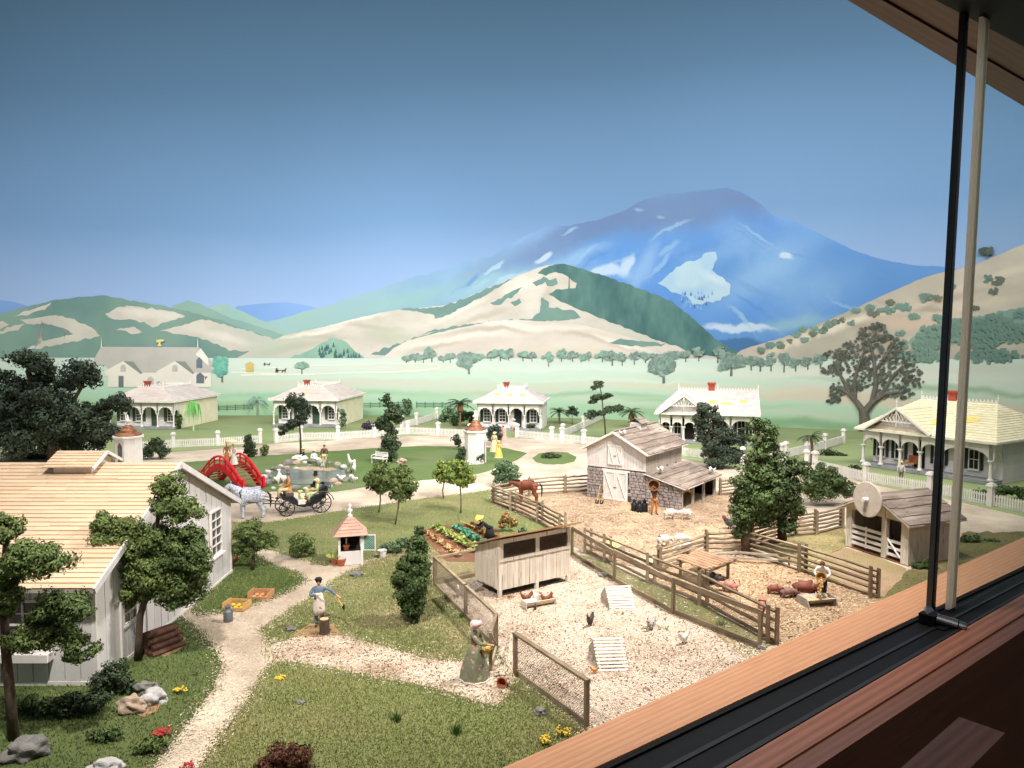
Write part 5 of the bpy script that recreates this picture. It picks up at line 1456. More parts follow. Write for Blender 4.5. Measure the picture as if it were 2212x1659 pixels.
# ================================================================== fences
rail_m = mat('split_rail', C(150, 134, 110), C(122, 106, 86), 1.6, .9, .5, 24, island=.16, detail=8, c3=C(168, 152, 126))
rail_d = mat('split_rail_dark', C(136, 120, 98), C(108, 94, 76), 1.6, .9, .5, 24, island=.16, detail=8)  # darker tone of the same wood, alternated among the rails
picket_m = mat('picket_white', C(232, 228, 224), C(216, 212, 208), 2, .6, .1, 40, island=.04)
wire_g = mat('chicken_wire', C(150, 140, 124), C(120, 110, 96), 5, .5, metal=.3)
def pts_of(pl): return [p if isinstance(p, Vector) else G(*p) for p in pl]
def rail_fence(label, pl, rails=5, h=1.15, seed=0, ends=(True, True), group='weathered split-rail fences round the yards'):
    P = pts_of(pl)
    t = thing('rail_fence', label, 'rail fence', P[0], 0, group)
    Q = [p - P[0] for p in P]
    rr = random.Random(seed)
    for i, p in enumerate(Q):
        d = (Q[min(i + 1, len(Q) - 1)] - Q[max(i - 1, 0)]).normalized()
        s = Vector((-d.y, d.x, 0))
        for k in (-1, 1):
            if (i == 0 and not ends[0]) or (i == len(Q) - 1 and not ends[1]): continue
            hh = h * (1.03 + .1 * rr.random())
            c = p + s * .12 * k + d * (.07 * k)
            MB().hexa([c + Vector((a * .065, b * .06, -.05)) for a, b in ((-1, -1), (1, -1), (1, 1), (-1, 1))] + [c + Vector((a * .055 + .01 * k, b * .055, hh - .03 * (a > 0) * rr.random())) for a, b in ((-1, -1), (1, -1), (1, 1), (-1, 1))]).build('post', rail_m, t)
    for i in range(len(Q) - 1):
        a, b = Q[i], Q[i + 1]
        L = (b - a).length; u = (b - a) / L
        s = Vector((-u.y, u.x, 0))
        for k in range(rails):
            z = h * (.1 + .84 * k / (rails - 1)) + (.03 if i % 2 else -.02)
            pts, rs = [], []
            for q in range(6):
                t_ = -.12 / L + (1 + .24 / L) * q / 5
                pts.append(a + u * L * t_ + s * ((rr.random() - .5) * .03) + Vector((0, 0, z + (rr.random() - .5) * .045)))
                rs.append(.052 + .016 * rr.random())
            MB().tube(pts, rs, 5).build('rail', rail_m if (i + k) % 3 else rail_d, t)
    return t
rail_fence('split-rail fence along the far side of the barnyard behind the brown horse', [(1066, 1086), (1144, 1071), (1221, 1065), (1266, 1061)], 5, 1.1, 1, ends=(True, False))
rail_fence('split-rail fence between the vegetable garden and the barnyard', [(1064, 1087), (1108, 1104), (1166, 1130), (1215, 1158)], 5, 1.1, 2, ends=(False, True))
rail_fence('split-rail fence between the grass strip and the pig pen', [(1270, 1196), (1312, 1215), (1406, 1259), (1519, 1308), (1668, 1390)], 4, 1.15, 3)
rail_fence('split-rail fence between the barnyard and the pig pen', [(1424, 1234), (1526, 1201), (1616, 1198)], 5, 1.05, 4)
rail_fence('split-rail fence along the right side of the pig pen', [(1619, 1201), (1733, 1237), (1888, 1293)], 5, 1.15, 5)
rail_fence('split-rail fence from the leafy tree to the disc shed', [(1622, 1186), (1690, 1164), (1762, 1155), (1818, 1141)], 6, 1.15, 6)
rail_fence('short split-rail fence behind the open lean-to of the barn', [(1556, 1070), (1610, 1064), (1680, 1064)], 5, 1.0, 7)
t = thing('trough_rail', 'two low pale rails across the back of the pig pen', 'low rail fence', G(1590, 1214))
o_ = t.location.copy()
a, b, c = G(1494, 1222), G(1590, 1216), G(1706, 1222)
for z in (.18, .42):
    MB().beam(a - o_ + Vector((0, 0, z)), b - o_ + Vector((0, 0, z + .04)), .05, .09).build('rail', grey_b, t)
    MB().beam(b - o_ + Vector((0, .05, z + .04)), c - o_ + Vector((0, 0, z)), .05, .09).build('rail', grey_b, t)
for p in (a, b, c): MB().box((p.x - o_.x, p.y - o_.y + .08, .26), (.08, .08, .56)).build('post', grey_b, t)

def wire_fence(label, pl, h=1.2, base=True, pw=.11, top=.11, th=.07, group='chicken-wire fences of the hen run'):
    P = pts_of(pl)
    t = thing('wire_fence', label, 'wire fence', P[0], 0, group)
    Q = [p - P[0] for p in P]
    for i, p in enumerate(Q):
        d = (Q[min(i + 1, len(Q) - 1)] - Q[max(i - 1, 0)]).normalized()
        MB().box((p.x, p.y, h / 2 - .02), (pw, pw, h + .04), math.atan2(d.y, d.x)).build('post', rail_m, t)
    for i in range(len(Q) - 1):
        a, b = Q[i], Q[i + 1]
        L = (b - a).length; u = (b - a) / L
        e = u * pw * .55
        z = Vector((0, 0, 1))
        MB().beam(a - e + z * (h + .04), b + e + z * (h + .04 - (th - .07) / 2), top, th).build('top_rail', rail_m, t)
        MB().beam(a + e + z * .09, b - e + z * .09, .05, .18).build('base_board', rail_m, t)
        mb = MB(); st_ = .09; H = h - .18
        n = int((L + H) / st_)
        for k in range(1, n):
            s = st_ * k
            for fl in (0, 1):
                x0, q0, x1, q1 = s, 0, s - H, H
                if x0 > L: q0 = s - L; x0 = L
                if x1 < 0: q1 = s; x1 = 0
                if fl: x0, x1 = L - x0, L - x1
                if q1 - q0 > .03: mb.tube([a + u * x0 + z * (.18 + q0), a + u * x1 + z * (.18 + q1)], .0042, 3)
        tag(mb.build('wire_mesh', wire_g, t), kind='stuff')
    return t
wire_fence('chicken-wire fence panel behind the coop by the garden', [(939, 1265), (1037, 1243)], 1.1)
wire_fence('chicken-wire fence beside the columnar conifer', [(940, 1268), (1006, 1336), (1071, 1404)], 1.15)
wire_fence('chicken-wire fence panel nearest the viewer', [(1113, 1457), (1267, 1571)], 1.2, top=.14)
wire_fence('chicken-wire fence along the right side of the hen run', [(1236, 1199), (1327, 1256), (1454, 1326), (1642, 1402)], 1.2, top=.06, th=.17)
# gate held by the woman in the bonnet
ga, gb = G(1073, 1405), G(1060, 1450)
t = thing('wire_gate', 'open board-framed wire gate held by the bonneted woman', 'gate', ga)
v = gb - ga
for p in (Vector((0, .05, 0)), v): MB().box((p.x, p.y, .6), (.1, .12, 1.2)).build('stile', rail_m, t)
MB().beam((0, .05, 1.18), v + Vector((0, 0, 1.18)), .09, .08).build('top_rail', rail_m, t)
MB().beam((0, .05, .12), v + Vector((0, 0, .12)), .06, .14).build('bottom_rail', rail_m, t)
MB().beam((0, .05, .2), v + Vector((0, 0, 1.1)), .04, .07).build('brace', rail_d, t)

def picket_fence(label, pl, h=.78, ph=1.3, seed=0, ends=(1, 1), solid=False):
    P = pts_of(pl)
    t = thing('picket_fence', label, 'picket fence', P[0], 0, 'white picket fences before the cottages')
    Q = [p - P[0] for p in P]
    for i, p in enumerate(Q):
        if (i == 0 and not ends[0]) or (i == len(Q) - 1 and not ends[1]): continue
        d = (Q[min(i + 1, len(Q) - 1)] - Q[max(i - 1, 0)]).normalized()
        a = math.atan2(d.y, d.x)
        mb = MB(); mb.box((p.x, p.y, ph / 2 - .1), (.3, .3, ph), a); mb.box((p.x, p.y, ph - .08), (.44, .44, .08), a); mb.box((p.x, p.y, ph + .0), (.36, .36, .09), a); mb.box((p.x, p.y, ph + .07), (.24, .24, .06), a)
        mb.build('post', picket_m, t)
    for i in range(len(Q) - 1):
        a, b = Q[i], Q[i + 1]
        L = (b - a).length; u = (b - a) / L; z = Vector((0, 0, 1)); e = u * .15
        s = u.cross(z)
        for zz in (.24, h - .16): MB().beam(a + e + z * zz, b - e + z * zz, .04, .07).build('rail', picket_m, t)
        MB().beam(a + e + z * .06, b - e + z * .06, .05, .16).build('base_board', picket_m, t)
        mb = MB(); n = max(2, int((L - .3) / .15))
        for k in range(n):
            c = a + u * (.15 + (L - .3) * (k + .5) / n) + s * .04
            w_ = .042 if not solid else .07
            mb.prism([c - u * w_ + z * .08, c + u * w_ + z * .08, c + u * w_ + z * (h - .06), c + z * h, c - u * w_ + z * (h - .06)], s * .025)
        tag(mb.build('pickets', picket_m, t), kind='stuff')
    return t
picket_fence('white picket fence at the far left below the dark cypress', [(-60, 1004), (54, 992), (209, 977)])
picket_fence('white picket fence between the left kiosk and the cottage path', [(300, 972), (375, 967), (471, 963), (562, 957)], ends=(0, 1))
picket_fence('white picket fence before the second and third cottages', [(596, 957), (650, 951), (730, 950), (808, 944), (881, 938), (947, 941), (1016, 945), (1089, 950)])
picket_fence('white picket fence right of the middle cottage gate', [(1117, 945), (1192, 952), (1214, 954), (1261, 959), (1330, 967)])
picket_fence('white picket fence running back between the middle and fourth cottages', [(1216, 945), (1260, 925), (1303, 905)], solid=True)
picket_fence('grey-white garden fence running back right of the second cottage', [(868, 925), (900, 918), (944, 905)], solid=True)
picket_fence('white picket fence behind the dark tree right of the barn', [(1470, 985), (1604, 1003), (1690, 994)])
picket_fence('white fence running back left of the rightmost cottage', [(1697, 990), (1742, 980), (1782, 970), (1822, 958)], solid=True)
picket_fence('white picket fence before the rightmost cottage', [(1760, 1014), (1870, 1042), (2009, 1066), (2140, 1094), (2290, 1124)])
picket_fence('white side fence behind the leafy bush at the road end', [(1742, 1010), (1752, 994)], solid=True)
# ================================================================== trees and plants
def leaf_m(name, a, b, c=None, isl=.38): return mat(name, a, b, .9, .75, island=isl, c3=c, spec=.2)
LV = {
    'deep': leaf_m('deep_leaves', C(74, 93, 56), C(91, 111, 65), C(61, 78, 52)),
    'mid': leaf_m('mid_leaves', C(91, 109, 63), C(111, 126, 69), C(71, 89, 54)),
    'lime': leaf_m('lime_leaves', C(132, 150, 71), C(111, 132, 65), C(95, 117, 58)),
    'dark': leaf_m('dark_leaves', C(63, 78, 56), C(76, 91, 63), C(52, 67, 52)),
    'blue': leaf_m('blue_leaves', C(89, 113, 82), C(104, 126, 91), C(74, 95, 71)),
    'black': leaf_m('blackish_leaves', C(61, 74, 61), C(74, 87, 69), C(50, 63, 54)),
    'cypress': leaf_m('cypress_leaves', C(63, 76, 63), C(76, 91, 69), C(52, 65, 56)),
    'red': leaf_m('reddish_leaves', C(112, 72, 56), C(96, 66, 50), C(84, 74, 50)),
    'olive': leaf_m('olive_leaves', C(163, 134, 83), C(135, 114, 70), C(182, 140, 93)),
    'purple': leaf_m('purple_leaves', C(76, 53, 83), C(90, 66, 99), C(59, 44, 68)),
}
bark = mat('bark', C(96, 80, 66), C(74, 62, 52), 3, .95, .8, 12, detail=8, stretch=(1, 1, .3))
bark_l = mat('pale_bark', C(136, 120, 98), C(112, 98, 80), 3, .95, .7, 14, detail=8)
def leaf_cloud(name, pads, size, m, parent, dens=2.2, seed=0, shape=1.6):
    """thousands of leaf-sized faces spread through the volume of each pad"""
    rs = np.random.RandomState(seed + 100)
    V = []
    for c, r in pads:
        c, r = np.array(c), np.array(r)
        area = 4 * math.pi * ((r[0] * r[1]) ** 1.6 / 3 + (r[0] * r[2]) ** 1.6 / 3 + (r[1] * r[2]) ** 1.6 / 3) ** (1 / 1.6)
        n = int(min(16000, max(80, dens * area / (size * size * shape))))
        K = int(max(12, min(44, 16 + 5 * area / (r.mean() ** 2 + .02) / 6)))
        d = rs.normal(size=(K, 3)); d /= np.linalg.norm(d, axis=1)[:, None]
        cc = c + d * r * (.35 + .5 * rs.rand(K))[:, None]
        cr = r.mean() * .31 * (.55 + .8 * rs.rand(K))
        w_ = cr ** 2; w_ /= w_.sum()
        ki = rs.choice(K, n, p=w_)
        e = rs.normal(size=(n, 3)); e /= np.linalg.norm(e, axis=1)[:, None]
        p = cc[ki] + e * (cr[ki] * np.where(rs.rand(n) < .14, 1 + .55 * rs.rand(n), rs.rand(n) ** .4 * .5 + .55))[:, None] * np.array([1.1, 1.1, .8])
        keep = p[:, 2] > .02
        p, e = p[keep], e[keep]
        nrm = e + (p - c) / r * .5 + rs.normal(size=p.shape) * .45
        nrm /= np.linalg.norm(nrm, axis=1)[:, None]
        a = np.cross(nrm, rs.normal(size=p.shape)); a /= np.linalg.norm(a, axis=1)[:, None] + 1e-9
        b = np.cross(nrm, a)
        s = size * (.6 + .8 * rs.rand(len(p)))[:, None]
        V.append(np.stack([p - a * s, p - b * s * .55 + nrm * s * .2, p + a * s, p + b * s * .55 + nrm * s * .2], 1))
    v = np.concatenate(V).reshape(-1, 3)
    k = len(v) // 4
    me = bpy.data.meshes.new(name)
    me.vertices.add(len(v)); me.vertices.foreach_set('co', v.astype(np.float32).ravel())
    me.loops.add(4 * k); me.loops.foreach_set('vertex_index', np.arange(4 * k, dtype=np.int32))
    me.polygons.add(k); me.polygons.foreach_set('loop_start', (np.arange(k) * 4).astype(np.int32))
    me.update(calc_edges=True)
    me.materials.append(m)
    o = bpy.data.objects.new(name, me)
    col.objects.link(o); o.parent = parent
    return o
def plant(name, label, cat, base, pads, lm, trunk=None, tr=(.12, .05), size=.075, group=None, bm=bark, dens=2.2, seed=None, flat=.85, jit=.25):
    """pads: (px, py, rx px, ry px[, depth offset in metres]) read off the photograph at the plant's own distance"""
    b = base if isinstance(base, Vector) else G(*base)
    t = thing(name, label, cat, b, 0, group)
    seed = seed if seed is not None else abs(hash(label)) % 1000 if False else sum(map(ord, label)) % 997
    rr = random.Random(seed)
    m = mpp(b.y)
    PD = []
    for p in pads:
        dz = p[4] if len(p) > 4 else (rr.random() - .5) * jit * 2 * p[2] * m
        c = D(p[0], p[1], b.y + dz) - b
        PD.append((c, (p[2] * m, (p[2] + p[3]) * .5 * m * flat, p[3] * m)))
    if trunk:
        for k, tp in enumerate(trunk):
            pts = [D(x, y, b.y) - b for x, y in tp]
            r0, r1 = tr if k == 0 else (tr[0] * .5, tr[1] * .6)
            n = len(pts)
            o = MB().tube(pts, [r0 + (r1 - r0) * i / (n - 1) for i in range(n)], 8).build('trunk' if k == 0 else 'branch', bm, t, smooth=True)
    leaf_cloud('crown', PD, size, LV[lm], t, dens, seed)
    return t
plant('cypress_tree', 'nearest pad-crowned cypress cut by the left edge of the picture', 'tree', (30, 1600), [(15, 1145, 48, 32), (0, 1120, 30, 20), (75, 1205, 105, 34), (20, 1225, 60, 38), (10, 1290, 44, 50), (130, 1305, 80, 38), (110, 1360, 95, 40), (175, 1400, 42, 40), (60, 1380, 60, 28)], 'mid', [[(30, 1602), (22, 1500), (12, 1400), (8, 1300), (10, 1230), (14, 1160)], [(12, 1420), (50, 1390), (110, 1350)], [(8, 1290), (40, 1230), (80, 1205)]], (.13, .07), .045, 'pad-crowned cypresses by the farmhouse', dens=2.6)
plant('cypress_tree', 'spreading pad-crowned cypress before the farmhouse gable wall', 'tree', (298, 1428), [(362, 1052, 42, 34), (392, 1100, 52, 40), (350, 1095, 40, 26), (245, 1145, 56, 42), (220, 1130, 34, 28), (330, 1165, 80, 42), (410, 1160, 42, 36), (270, 1200, 80, 40), (395, 1215, 60, 46), (330, 1235, 70, 36), (250, 1260, 60, 34), (225, 1290, 36, 36), (390, 1262, 66, 46), (425, 1225, 36, 44), (255, 1158, 60, 46), (290, 1280, 62, 28), (405, 1200, 60, 40), (370, 1290, 40, 26)], 'mid', [[(298, 1430), (300, 1380), (303, 1330), (318, 1280), (326, 1230), (332, 1170), (345, 1100), (358, 1060)], [(312, 1290), (280, 1260), (240, 1245)], [(328, 1220), (290, 1190), (250, 1150)], [(330, 1210), (370, 1190), (400, 1160)], [(318, 1285), (360, 1270), (395, 1250)]], (.12, .05), .048, 'pad-crowned cypresses by the farmhouse', dens=2.5)
plant('small_tree', 'small round dark tree at the farmhouse corner', 'tree', (545, 1233), [(545, 1148, 40, 30), (520, 1170, 26, 30), (572, 1165, 30, 26), (540, 1190, 26, 14), (512, 1185, 14, 18)], 'mid', [[(545, 1235), (547, 1200), (545, 1160)], [(547, 1195), (520, 1170)], [(547, 1190), (570, 1165)]], (.1, .05), .05, dens=2.0)
plant('shrub', 'green bush on the lawn left of the well house', 'bush', (652, 1206), [(652, 1172, 26, 30), (640, 1185, 20, 18), (666, 1180, 16, 20)], 'mid', None, size=.05)
for lb, base, pads, tk, lm in [
    ('dark-leaved lollipop tree left of the pair beside the carriage road', (818, 1108), [(825, 1018, 26, 26), (808, 1035, 24, 26), (838, 1035, 24, 24), (820, 1050, 30, 16)], [[(818, 1110), (822, 1080), (820, 1060), (824, 1030)]], 'mid'),
    ('lollipop tree right of the pair beside the carriage road', (853, 1134), [(866, 1022, 24, 22), (880, 1045, 22, 26), (856, 1048, 22, 26), (868, 1068, 30, 16)], [[(853, 1136), (860, 1100), (862, 1075), (868, 1045)]], 'mid'),
    ('lime-topped lollipop tree standing behind its twin near the fence corner', (959, 1078), [(960, 1008, 20, 18), (952, 1028, 18, 20), (968, 1026, 18, 20)], [[(959, 1080), (956, 1060), (962, 1030)]], 'lime'),
    ('lime-topped lollipop tree in front of its twin near the fence corner', (995, 1109), [(993, 1010, 28, 18), (976, 1028, 20, 20), (1010, 1026, 20, 20), (993, 1040, 30, 14)], [[(995, 1110), (996, 1080), (994, 1050), (994, 1020)]], 'lime')]:
    plant('lollipop_tree', lb, 'tree', base, pads, lm, tk, (.05, .035), .075, 'lollipop trees on the lawns', bark_l)
plant('shrub', 'large round bush behind the rail fence corner', 'bush', (1092, 1052), [(1092, 1012, 26, 22), (1078, 1025, 18, 20), (1108, 1025, 18, 20), (1092, 1038, 24, 12)], 'blue', None, size=.085)
plant('conifer', 'tall dark columnar conifer beside the hen run', 'conifer', (892, 1345), [(906, 1150, 13, 18), (902, 1180, 24, 26), (892, 1215, 36, 34), (886, 1250, 42, 36), (886, 1285, 42, 32), (889, 1312, 32, 24), (893, 1334, 18, 14), (870, 1240, 24, 36), (910, 1230, 22, 36), (890, 1260, 40, 40), (898, 1200, 28, 30)], 'deep', [[(892, 1348), (893, 1330), (890, 1290)]], (.1, .06), .045, dens=2.6)
plant('juniper', 'low spreading juniper by the garden beds', 'shrub', (852, 1195), [(850, 1180, 30, 12), (868, 1172, 22, 12), (835, 1182, 16, 9)], 'blue', None, size=.06)
plant('shrub', 'stacked dark topiary behind the white bench', 'shrub', (845, 998), [(833, 862, 12, 13), (842, 878, 13, 12), (848, 893, 24, 20), (860, 905, 14, 16), (826, 912, 20, 18), (840, 925, 24, 16), (845, 952, 24, 22), (842, 978, 25, 18)], 'dark', [[(845, 1000), (843, 960), (840, 900)]], (.12, .05), .1)
plant('cypress_tree', 'round-headed cypress with a slanting lower pad before the second cottage', 'tree', (650, 982), [(640, 862, 24, 16), (628, 872, 16, 14), (652, 874, 18, 16), (660, 892, 10, 18), (636, 912, 26, 12), (618, 926, 18, 9), (650, 905, 14, 16), (608, 936, 10, 5)], 'black', [[(650, 984), (649, 940), (646, 900), (644, 870)]], (.1, .05), .09)
plant('cone_shrub', 'dark cone-shaped shrub at the end of the picket fence', 'shrub', (542, 988), [(536, 948, 10, 14), (540, 964, 15, 14), (542, 978, 17, 12)], 'dark', None, size=.09)
plant('ball_shrub', 'clipped ball shrub on the pond lawn edge', 'shrub', (571, 985), [(571, 972, 13, 12.5)], 'mid', None, size=.08)
plant('shrub', 'dark bush at the right side of the left kiosk', 'bush', (330, 992), [(335, 965, 26, 20), (312, 978, 22, 16), (352, 978, 16, 14)], 'dark', None, size=.1)
plant('shrub', 'small dark bush left of the left kiosk', 'bush', (262, 996), [(262, 985, 12, 10)], 'black', None, size=.09)
plant('shrub', 'low dark hedge behind the farmhouse roof vent', 'bush', (90, 990), [(90, 985, 34, 14), (60, 990, 24, 10), (118, 988, 22, 12)], 'dark', None, size=.1)
plant('cypress_tree', 'huge black-green spreading cypress at the left behind the farmhouse', 'tree', (118, 1000), [(62, 772, 50, 20), (88, 790, 40, 20), (170, 802, 46, 26), (200, 815, 24, 24), (150, 825, 40, 18), (20, 850, 48, 30), (-20, 880, 50, 40), (256, 865, 34, 20), (232, 880, 28, 22), (270, 880, 18, 14), (130, 880, 50, 30), (195, 895, 50, 30), (30, 920, 60, 36), (-30, 940, 50, 40), (215, 930, 46, 34), (100, 935, 40, 28), (180, 955, 50, 26), (60, 840, 60, 34), (110, 860, 60, 30), (40, 890, 70, 40), (120, 910, 70, 40), (60, 960, 80, 40), (170, 900, 40, 30), (100, 812, 34, 20), (0, 810, 30, 22)], 'cypress', [[(118, 1002), (112, 950), (100, 900), (80, 860), (60, 800)], [(106, 910), (150, 880), (180, 830)], [(110, 930), (180, 900), (240, 870)], [(104, 915), (60, 880), (10, 860)]], (.5, .2), .12, dens=1.9)
plant('shrub', 'brighter green bush under the huge left cypress', 'bush', (130, 992), [(128, 945, 34, 34), (110, 965, 30, 24), (155, 970, 34, 22), (135, 915, 22, 18)], 'mid', None, size=.11)
plant('bonsai_pine', 'cloud-pruned pine with flat pads between the middle and fourth cottages', 'tree', (1309, 950), [(1292, 830, 12, 10), (1284, 838, 9, 6), (1292, 858, 22, 7), (1312, 854, 14, 6), (1280, 868, 12, 5), (1278, 896, 20, 9), (1300, 892, 14, 7), (1322, 884, 20, 9), (1338, 882, 12, 9)], 'dark', [[(1309, 952), (1306, 910), (1302, 880), (1300, 855), (1295, 832)]], (.09, .04), .09)
plant('ball_tree', 'small dark round-headed tree right of the middle cottage', 'tree', (1236, 918), [(1236, 886, 14, 11), (1230, 892, 9, 8), (1243, 892, 8, 8)], 'black', [[(1236, 920), (1236, 895)]], (.05, .04), .09)
plant('shrub', 'purple-black round bush before the fourth cottage', 'bush', (1376, 905), [(1374, 906, 14, 11)], 'purple', None, size=.08)
plant('shrub', 'purple-black mound at the fence right of the second cottage', 'bush', (794, 930), [(794, 920, 15, 11)], 'purple', None, size=.08)
plant('dark_tree', 'dark shaggy tree in front of the fourth cottage', 'tree', (1534, 1012), [(1530, 885, 26, 18), (1514, 905, 22, 22), (1545, 905, 18, 18), (1520, 935, 26, 24), (1562, 935, 28, 22), (1550, 960, 36, 22), (1585, 950, 20, 18), (1568, 985, 34, 22), (1530, 975, 20, 20), (1590, 985, 22, 16), (1548, 1000, 30, 14)], 'black', [[(1534, 1014), (1532, 960), (1530, 900)], [(1533, 965), (1565, 945)]], (.12, .06), .1)
plant('tall_shrub', 'thin spire shrub left of the fourth cottage end wall', 'shrub', (1604, 975), [(1604, 940, 4, 24), (1604, 962, 8, 16)], 'dark', None, size=.09)
plant('tall_shrub', 'thin spire shrub against the fourth cottage end wall', 'shrub', (1626, 960), [(1626, 930, 4, 24), (1626, 950, 7, 14)], 'mid', None, size=.09)
plant('oak_tree', 'big leafy double-trunked tree at the corner of the pig pen', 'tree', (1614, 1199), [(1640, 918, 24, 20), (1658, 932, 26, 22), (1630, 945, 22, 18), (1655, 960, 30, 20), (1640, 985, 36, 22), (1680, 1000, 36, 24), (1625, 1010, 34, 26), (1720, 1010, 34, 24), (1655, 1030, 44, 30), (1605, 1045, 32, 32), (1700, 1045, 40, 30), (1640, 1070, 46, 32), (1598, 1090, 28, 36), (1680, 1090, 46, 32), (1715, 1100, 30, 28), (1610, 1125, 32, 26), (1650, 1120, 34, 26), (1700, 1135, 34, 22), (1600, 1150, 24, 16), (1660, 1060, 60, 40), (1640, 1100, 60, 40), (1690, 1065, 50, 40)], 'deep', [[(1614, 1201), (1612, 1150), (1622, 1090), (1636, 1000), (1642, 940)], [(1622, 1110), (1650, 1060), (1690, 1020)]], (.28, .1), .06, dens=1.9)
t_ = bpy.data.objects['oak_tree']
b_ = t_.location
MB().tube([G(1690, 1166) - b_, D(1688, 1120, 36.5) - b_, D(1670, 1060, 35.5) - b_, D(1650, 1010, 35.2) - b_], [.24, .2, .15, .08], 8).build('trunk', bark, t_, smooth=True)
plant('shrub', 'wide leafy bush between the big tree and the disc shed', 'bush', (1790, 1092), [(1775, 1022, 36, 22), (1748, 1040, 30, 28), (1800, 1045, 40, 28), (1825, 1058, 24, 24), (1770, 1065, 40, 22), (1740, 1010, 22, 18)], 'deep', None, size=.075, dens=1.9)
plant('shrub', 'red-tipped bush at the bottom edge of the front lawn', 'bush', (612, 1668), [(600, 1640, 40, 34), (640, 1630, 36, 30), (570, 1655, 26, 26), (655, 1655, 22, 24)], 'red', None, size=.035, dens=2.4)
for i, (lb, base, pads, lm) in enumerate([
    ('rounded dark bush at the farmhouse corner post', (245, 1500), [(245, 1452, 38, 28), (225, 1475, 40, 26), (270, 1478, 30, 22)], 'dark'),
    ('low dark bush right of the nearest cypress trunk', (90, 1545), [(70, 1515, 30, 18), (95, 1528, 40, 20), (55, 1540, 30, 18)], 'deep'),
    ('low dark bush along the farmhouse front', (170, 1545), [(150, 1515, 34, 20), (190, 1518, 40, 22), (215, 1505, 30, 18), (150, 1540, 40, 14)], 'dark'),
    ('flat ground shrub on the left lawn below the rocks', (220, 1605), [(215, 1592, 34, 14), (240, 1582, 26, 10)], 'deep'),
    ('flat green shrub beside the red flower clump', (325, 1625), [(320, 1612, 34, 14), (350, 1602, 20, 10)], 'mid'),
    ('dark sprig against the farmhouse end near the woodpile', (370, 1350), [(366, 1362, 20, 10), (378, 1352, 10, 6)], 'dark'),
    ('tangled dry shrubs behind the coop by the rail fence', (1075, 1150), [(1092, 1118, 14, 14), (1106, 1128, 16, 12), (1084, 1134, 12, 9)], 'olive'),
    ('dark green staked plant by the garden fence', (1128, 1160), [(1130, 1150, 10, 16)], 'blue'),
    ('light bush behind the rightmost picket fence', (2140, 1080), [(2130, 1068, 34, 10), (2170, 1060, 30, 10), (2200, 1062, 24, 14)], 'deep'),
    ('scrubby ground plants beside the white shed at the right', (2120, 1170), [(2100, 1164, 26, 7), (2140, 1172, 24, 8), (2090, 1180, 22, 6)], 'deep'),
    ('weedy tuft at the foot of the disc shed', (1985, 1228), [(1990, 1222, 24, 7), (2010, 1214, 20, 6)], 'deep'),
    ('dark bush beside the right-hand kiosk doorway', (1034, 1002), [(1034, 988, 14, 12)], 'black'),
    ('dark clipped tree left of the right-hand kiosk', (985, 972), [(986, 948, 11, 12), (990, 958, 8, 10)], 'black'),
    ('grey-green leafy shrub before the right-hand kiosk', (1000, 1000), [(1004, 972, 16, 14), (994, 985, 12, 12)], 'dark'),
    ('dark round tree behind the pink-gowned lady', (1068, 962), [(1068, 930, 18, 14), (1060, 940, 12, 12), (1078, 942, 10, 10)], 'black'),
    ('low dark bush in the oval island bed', (1190, 990), [(1186, 984, 16, 7), (1202, 986, 10, 6)], 'dark'),
    ('tall potted bush on the middle cottage porch', (1080, 925), [(1084, 908, 10, 12), (1078, 915, 8, 8)], 'dark'),
    ('round bush against the middle cottage front at right', (1146, 930), [(1146, 922, 12, 9)], 'dark'),
    ('feathery grey-green tree painted-looking left of the middle cottage', (975, 912), [(968, 892, 16, 16), (982, 900, 14, 12), (958, 902, 12, 10)], 'blue'),
    ('dark hedge mass behind the palm left of the middle cottage', (1008, 920), [(1002, 898, 18, 16), (1018, 902, 14, 14), (985, 912, 16, 8)], 'dark'),
    ('conical green bush against the leftmost cottage wall', (386, 927), [(386, 908, 8, 15), (384, 920, 9, 8)], 'mid'),
    ('conical green bush against the second cottage wall', (740, 928), [(741, 893, 7, 12), (741, 912, 9, 13)], 'blue'),
    ('small cone bush at the far corner of the second cottage', (768, 906), [(768, 898, 5, 8)], 'blue'),
    ('lime bush left of the second garden fence', (815, 925), [(818, 915, 14, 9)], 'lime'),
    ('tall bush painted-green beyond the second garden fence', (880, 902), [(878, 872, 11, 14), (880, 886, 11, 12)], 'blue'),
    ('shadowed bush at the left end of the rightmost cottage porch', (1850, 1022), [(1846, 1012, 14, 8)], 'dark'),
    ('flat dark shrub behind the palm near the rightmost cottage', (1800, 985), [(1790, 978, 22, 7), (1816, 984, 16, 6)], 'dark'),
    ('dark shrub bed between the fourth cottage and the right fence', (1655, 975), [(1650, 968, 20, 7), (1680, 966, 20, 7)], 'dark')]):
    plant('shrub', lb.replace(' painted-looking', '').replace(' painted-green', ''), 'shrub', base, pads, lm, None, size=max(.045, .0016 * G(*base).y), seed=i * 7 + 3)
